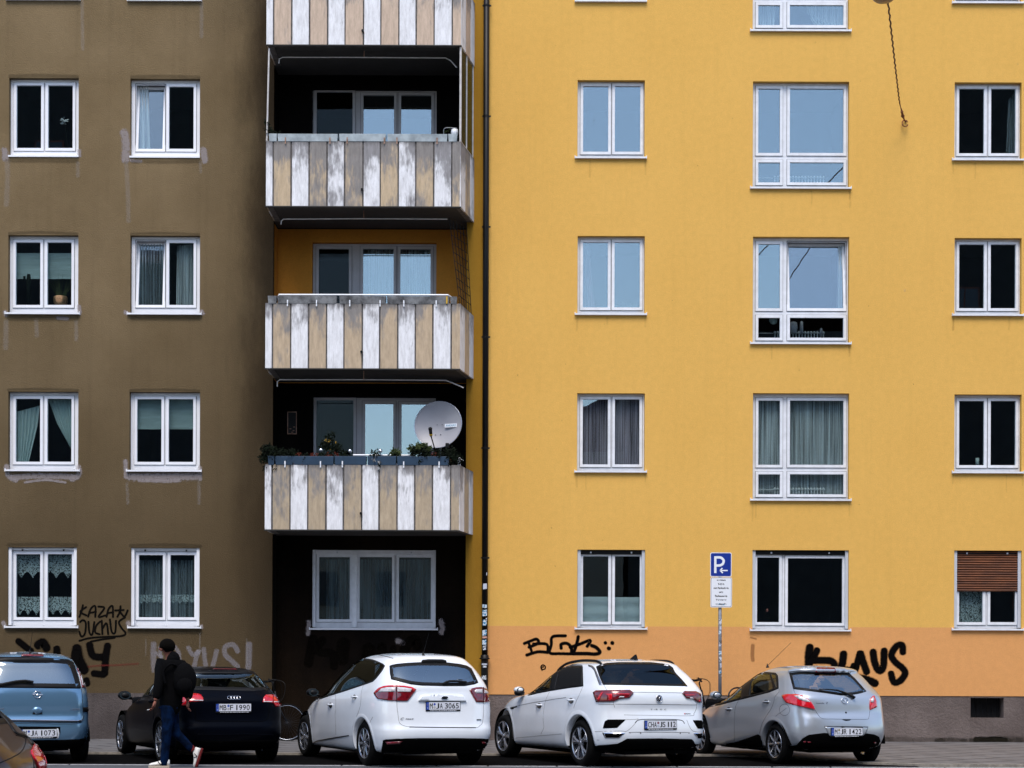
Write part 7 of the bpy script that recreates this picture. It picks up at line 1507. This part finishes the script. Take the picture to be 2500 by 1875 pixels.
# ------------------------------------------------------------------ the walking person
def skin(name, J, E, m, parent, sub=2, root=0):
    me = bpy.data.meshes.new(name); me.from_pydata([tuple(j[0]) for j in J], E, []); me.update(); o = bpy.data.objects.new(name, me); COL.objects.link(o)
    md = o.modifiers.new('skin', 'SKIN'); sv = me.skin_vertices[0].data
    for i, j in enumerate(J): r = j[1]; sv[i].radius = (r, r) if not isinstance(r, tuple) else r
    sv[root].use_root = True; sm = o.modifiers.new('sub', 'SUBSURF'); sm.levels = sub; sm.render_levels = sub
    dg = bpy.context.evaluated_depsgraph_get(); me2 = bpy.data.meshes.new_from_object(o.evaluated_get(dg)); bpy.data.objects.remove(o); me2.name = name
    return link(name, me2, m, parent, True)
PY = -8.2
person = tag(empty('person', (0, 0, 0)), 'person in black jacket and blue jeans walking left past the black hatchback', 'person')
Q = lambda u, v, dy=0: at(u, v, PY + dy)
hipL, hipR = Q(410, 1727, -.06), Q(419, 1727, .08); kneeL, kneeR = Q(407, 1790, -.10), Q(427, 1787, .06); ankL, ankR = Q(401, 1854, -.06), Q(467, 1826, .08)
toeL, toeR = Q(383, 1868, -.10), Q(474, 1864, .04); shL, shR = Q(397, 1622, -.12), Q(445, 1626, .10); elL, elR = Q(388, 1672, -.18), Q(462, 1674, .04); haL, haR = Q(379, 1712, -.22), Q(458, 1712, -.06)
nk, hd = Q(414, 1603, 0), Q(408, 1582, 0); chest, belly = Q(420, 1640, 0), Q(418, 1690, 0)
J = [(Q(415, 1735), .09), (belly, .10), (chest, .11), (nk, .055), (Q(410, 1592), .075), (Q(408.5, 1578), .100), (Q(409, 1569), .078), (shL, .05), (elL, .04), (haL, .030), (shR, .05), (elR, .04), (haR, .030), (hipL, .08), (kneeL, .050), (ankL, .036), (hipR, .08), (kneeR, .050), (ankR, .036)]
body = skin('body', J, [(0, 1), (1, 2), (2, 3), (3, 4), (4, 5), (5, 6), (2, 7), (7, 8), (8, 9), (2, 10), (10, 11), (11, 12), (0, 13), (13, 14), (14, 15), (0, 16), (16, 17), (17, 18)], 'skin', person)
J = [(Q(415, 1752), .15), (Q(417, 1706), .18), (Q(421, 1660), .195), (Q(421, 1632), .200), (Q(419, 1615), .13), (Q(417, 1606), .095), (Q(400, 1622, -.10), .105), (Q(391, 1650, -.13), .082), (elL, .078), (Q(381, 1709, -.21), .056), (Q(445, 1628, .08), .11), (Q(456, 1652, .06), .088), (elR, .082), (Q(459, 1709, -.04), .06)]
skin('jacket', J, [(0, 1), (1, 2), (2, 3), (3, 4), (4, 5), (3, 6), (6, 7), (7, 8), (8, 9), (3, 10), (10, 11), (11, 12), (12, 13)], 'jacket', person)
J = [(Q(413, 1596, -.01), .075), (Q(424, 1604, -.02), .10), (Q(430, 1612, -.03), .10), (Q(418, 1611, -.05), .10), (Q(406, 1609, -.05), .075)]
skin('hood', J, [(0, 1), (1, 2), (2, 3), (3, 4)], 'jacket', person)
J = [(Q(415, 1698), .14), (Q(411, 1738, -.06), .108), (Q(409, 1765, -.08), .088), (kneeL, .075), (Q(404, 1822, -.08), .064), (Q(400, 1873, -.06), .060), (Q(419, 1738, .07), .105), (Q(424, 1765, .06), .086), (kneeR, .074), (Q(447, 1806, .07), .060), (Q(472, 1833, .08), .056)]
skin('jeans', J, [(0, 1), (1, 2), (2, 3), (3, 4), (4, 5), (0, 6), (6, 7), (7, 8), (8, 9), (9, 10)], 'denim', person)
b = MB(); c_ = Q(408.5, 1577.5, -.005); b.ball(c_, .112, .118, .108, 24, 14)
b.v = [(x, y, z) if z > c_.z - .025 else (x * 1.0, y, c_.z - .025 - (c_.z - .025 - z) * (.9 if x > c_.x - .02 else .2)) for x, y, z in b.v]; b.build('hair', 'hair', person, True)
b = MB(); e_ = Q(394.5, 1585, -.07); b.ball(e_, .020, .018, .032, 10, 8); b.build('ear', 'skin', person, True)
b = MB(); b.ball(Q(390.5, 1584, .03), .016, .016, .02, 8, 6); b.build('nose', 'skin', person, True)
# hands with fingers
def hand(w, d, side, name):
    d = d.normalized(); a = d.cross(Vector((0, 1, 0))).normalized(); n_ = d.cross(a); b = MB(); b.tube([w, w + d * .04, w + d * .085], [.024, .034, .032], 8, flat=.7)
    for k in range(4):
        s_ = (k - 1.5) * .017; L0 = (.065, .078, .072, .055)[k]; p0 = w + d * .08 + n_ * s_; p1 = p0 + d * L0 * .5 + a * .012 * side; p2 = p1 + d * L0 * .35 + a * .030 * side; b.tube([p0, p1, p2], [.009, .0085, .007], 6)
    p0 = w + d * .03 + n_ * .03; b.tube([p0, p0 + d * .04 + n_ * .018, p0 + d * .065 + n_ * .008 + a * .014 * side], [.012, .010, .008], 6); return b.build(name, 'skin', person, True)
hand(haL, Vector((-.25, -.1, -1)), -1, 'hand'); hand(haR, Vector((.05, -.2, -1)), 1, 'hand')
t = haL + Vector((-.03, -.02, -.10)); b = MB(); b.tube([t, t + Vector((-.075, -.01, -.022))], .0045, 8); tag(b.build('cigarette', 'paper_white'), 'white cigarette held by the walking person', 'cigarette')
def shoe(ank, toe, heel_dir, up, sole):
    f = (toe - ank); f.normalize(); s_ = f.cross(up).normalized(); up2 = s_.cross(f); b = MB(); sec = [(-.075, .034, .085, .0), (-.05, .040, .10, .0), (.0, .042, .105, 0), (.06, .046, .075, 0), (.12, .050, .055, 0), (.17, .046, .045, 0), (.205, .030, .032, 0)]; n = 12; vs = []
    for l, w_, h_, _ in sec:
        for k in range(n): a = 2 * math.pi * k / n; zz = (math.sin(a) * .5 + .5) * h_; vs.append(ank + f * l + s_ * math.cos(a) * w_ * (1 if zz < h_ * .6 else .8) + up2 * (zz - .085))
    b.add(vs, [(i * n + k, i * n + (k + 1) % n, (i + 1) * n + (k + 1) % n, (i + 1) * n + k) for i in range(len(sec) - 1) for k in range(n)] + [tuple(range(n)), tuple((len(sec) - 1) * n + k for k in range(n))]); o = b.build('shoe', 'shoe_white', person, True)
    b = MB(); P = [(-.085, 0), (-.07, .038), (0, .046), (.10, .053), (.18, .046), (.215, .02), (.215, -.02), (.18, -.046), (.10, -.053), (0, -.046), (-.07, -.038)]; m_ = len(P); b.add([ank + f * x + s_ * y - up2 * .108 for x, y in P] + [ank + f * x + s_ * y - up2 * .080 for x, y in P], [tuple(range(m_)), tuple(range(m_, 2 * m_))] + [(k, (k + 1) % m_, m_ + (k + 1) % m_, m_ + k) for k in range(m_)]); b.build('sole', sole, o)
    b = MB(); side = s_ if s_.y < 0 else -s_; q0 = ank + f * .05 + side * .0465 - up2 * .035
    b.tube([q0 + f * .035 + up2 * .018, q0 - up2 * .030 - f * .005 + side * .004, q0 - f * .03 + up2 * .018], .0065, 5); b.build('emblem', 'ink_black', o)
    return o
gz = .108
aL = Vector((ankL.x, ankL.y, gz + .0)); shoe(aL + Vector((.0, 0, .0)), aL + Vector((-1, -.15, 0)), None, Vector((0, 0, 1)), 'shoe_sole')
fR = (Q(475, 1866, .04) - Q(472, 1832, .08)).normalized(); shoe(Q(474, 1836, .07), Q(474, 1836, .07) + Vector((-.30, -.1, -1)), None, Vector((-1, 0, .32)), 'sock_red')
b = MB(); b.tube([ankL + Vector((0, 0, .04)), Vector((ankL.x, ankL.y, gz))], .042, 10); b.tube([Q(466, 1823, .08), Q(473, 1832, .075)], .040, 10); b.build('socks', 'sock_red', person)
# backpack
t = tag(empty('backpack', (0, 0, 0)), 'black backpack on the back of the walking person', 'backpack')
b = MB(); c_ = Q(451, 1660, -.14); b.ball(c_, .150, .14, .245, 20, 14); b.v = [(c_.x + (x - c_.x) * (1 + .10 * (abs(z - c_.z) < .15)), y, z) for x, y, z in b.v]; b.build('bag', 'jacket', t, True)
b = MB(); b.ball(c_ + Vector((.02, -.11, -.07)), .11, .06, .11, 14, 10); b.build('front_pocket', 'jacket', t, True)
b = MB(); b.tube(spline([c_ + Vector((-.12, -.02, .20)), Q(415, 1622, -.24), Q(400, 1640, -.22), Q(404, 1670, -.22)], 6), .018, 6); b.build('strap', 'jacket', t, True)
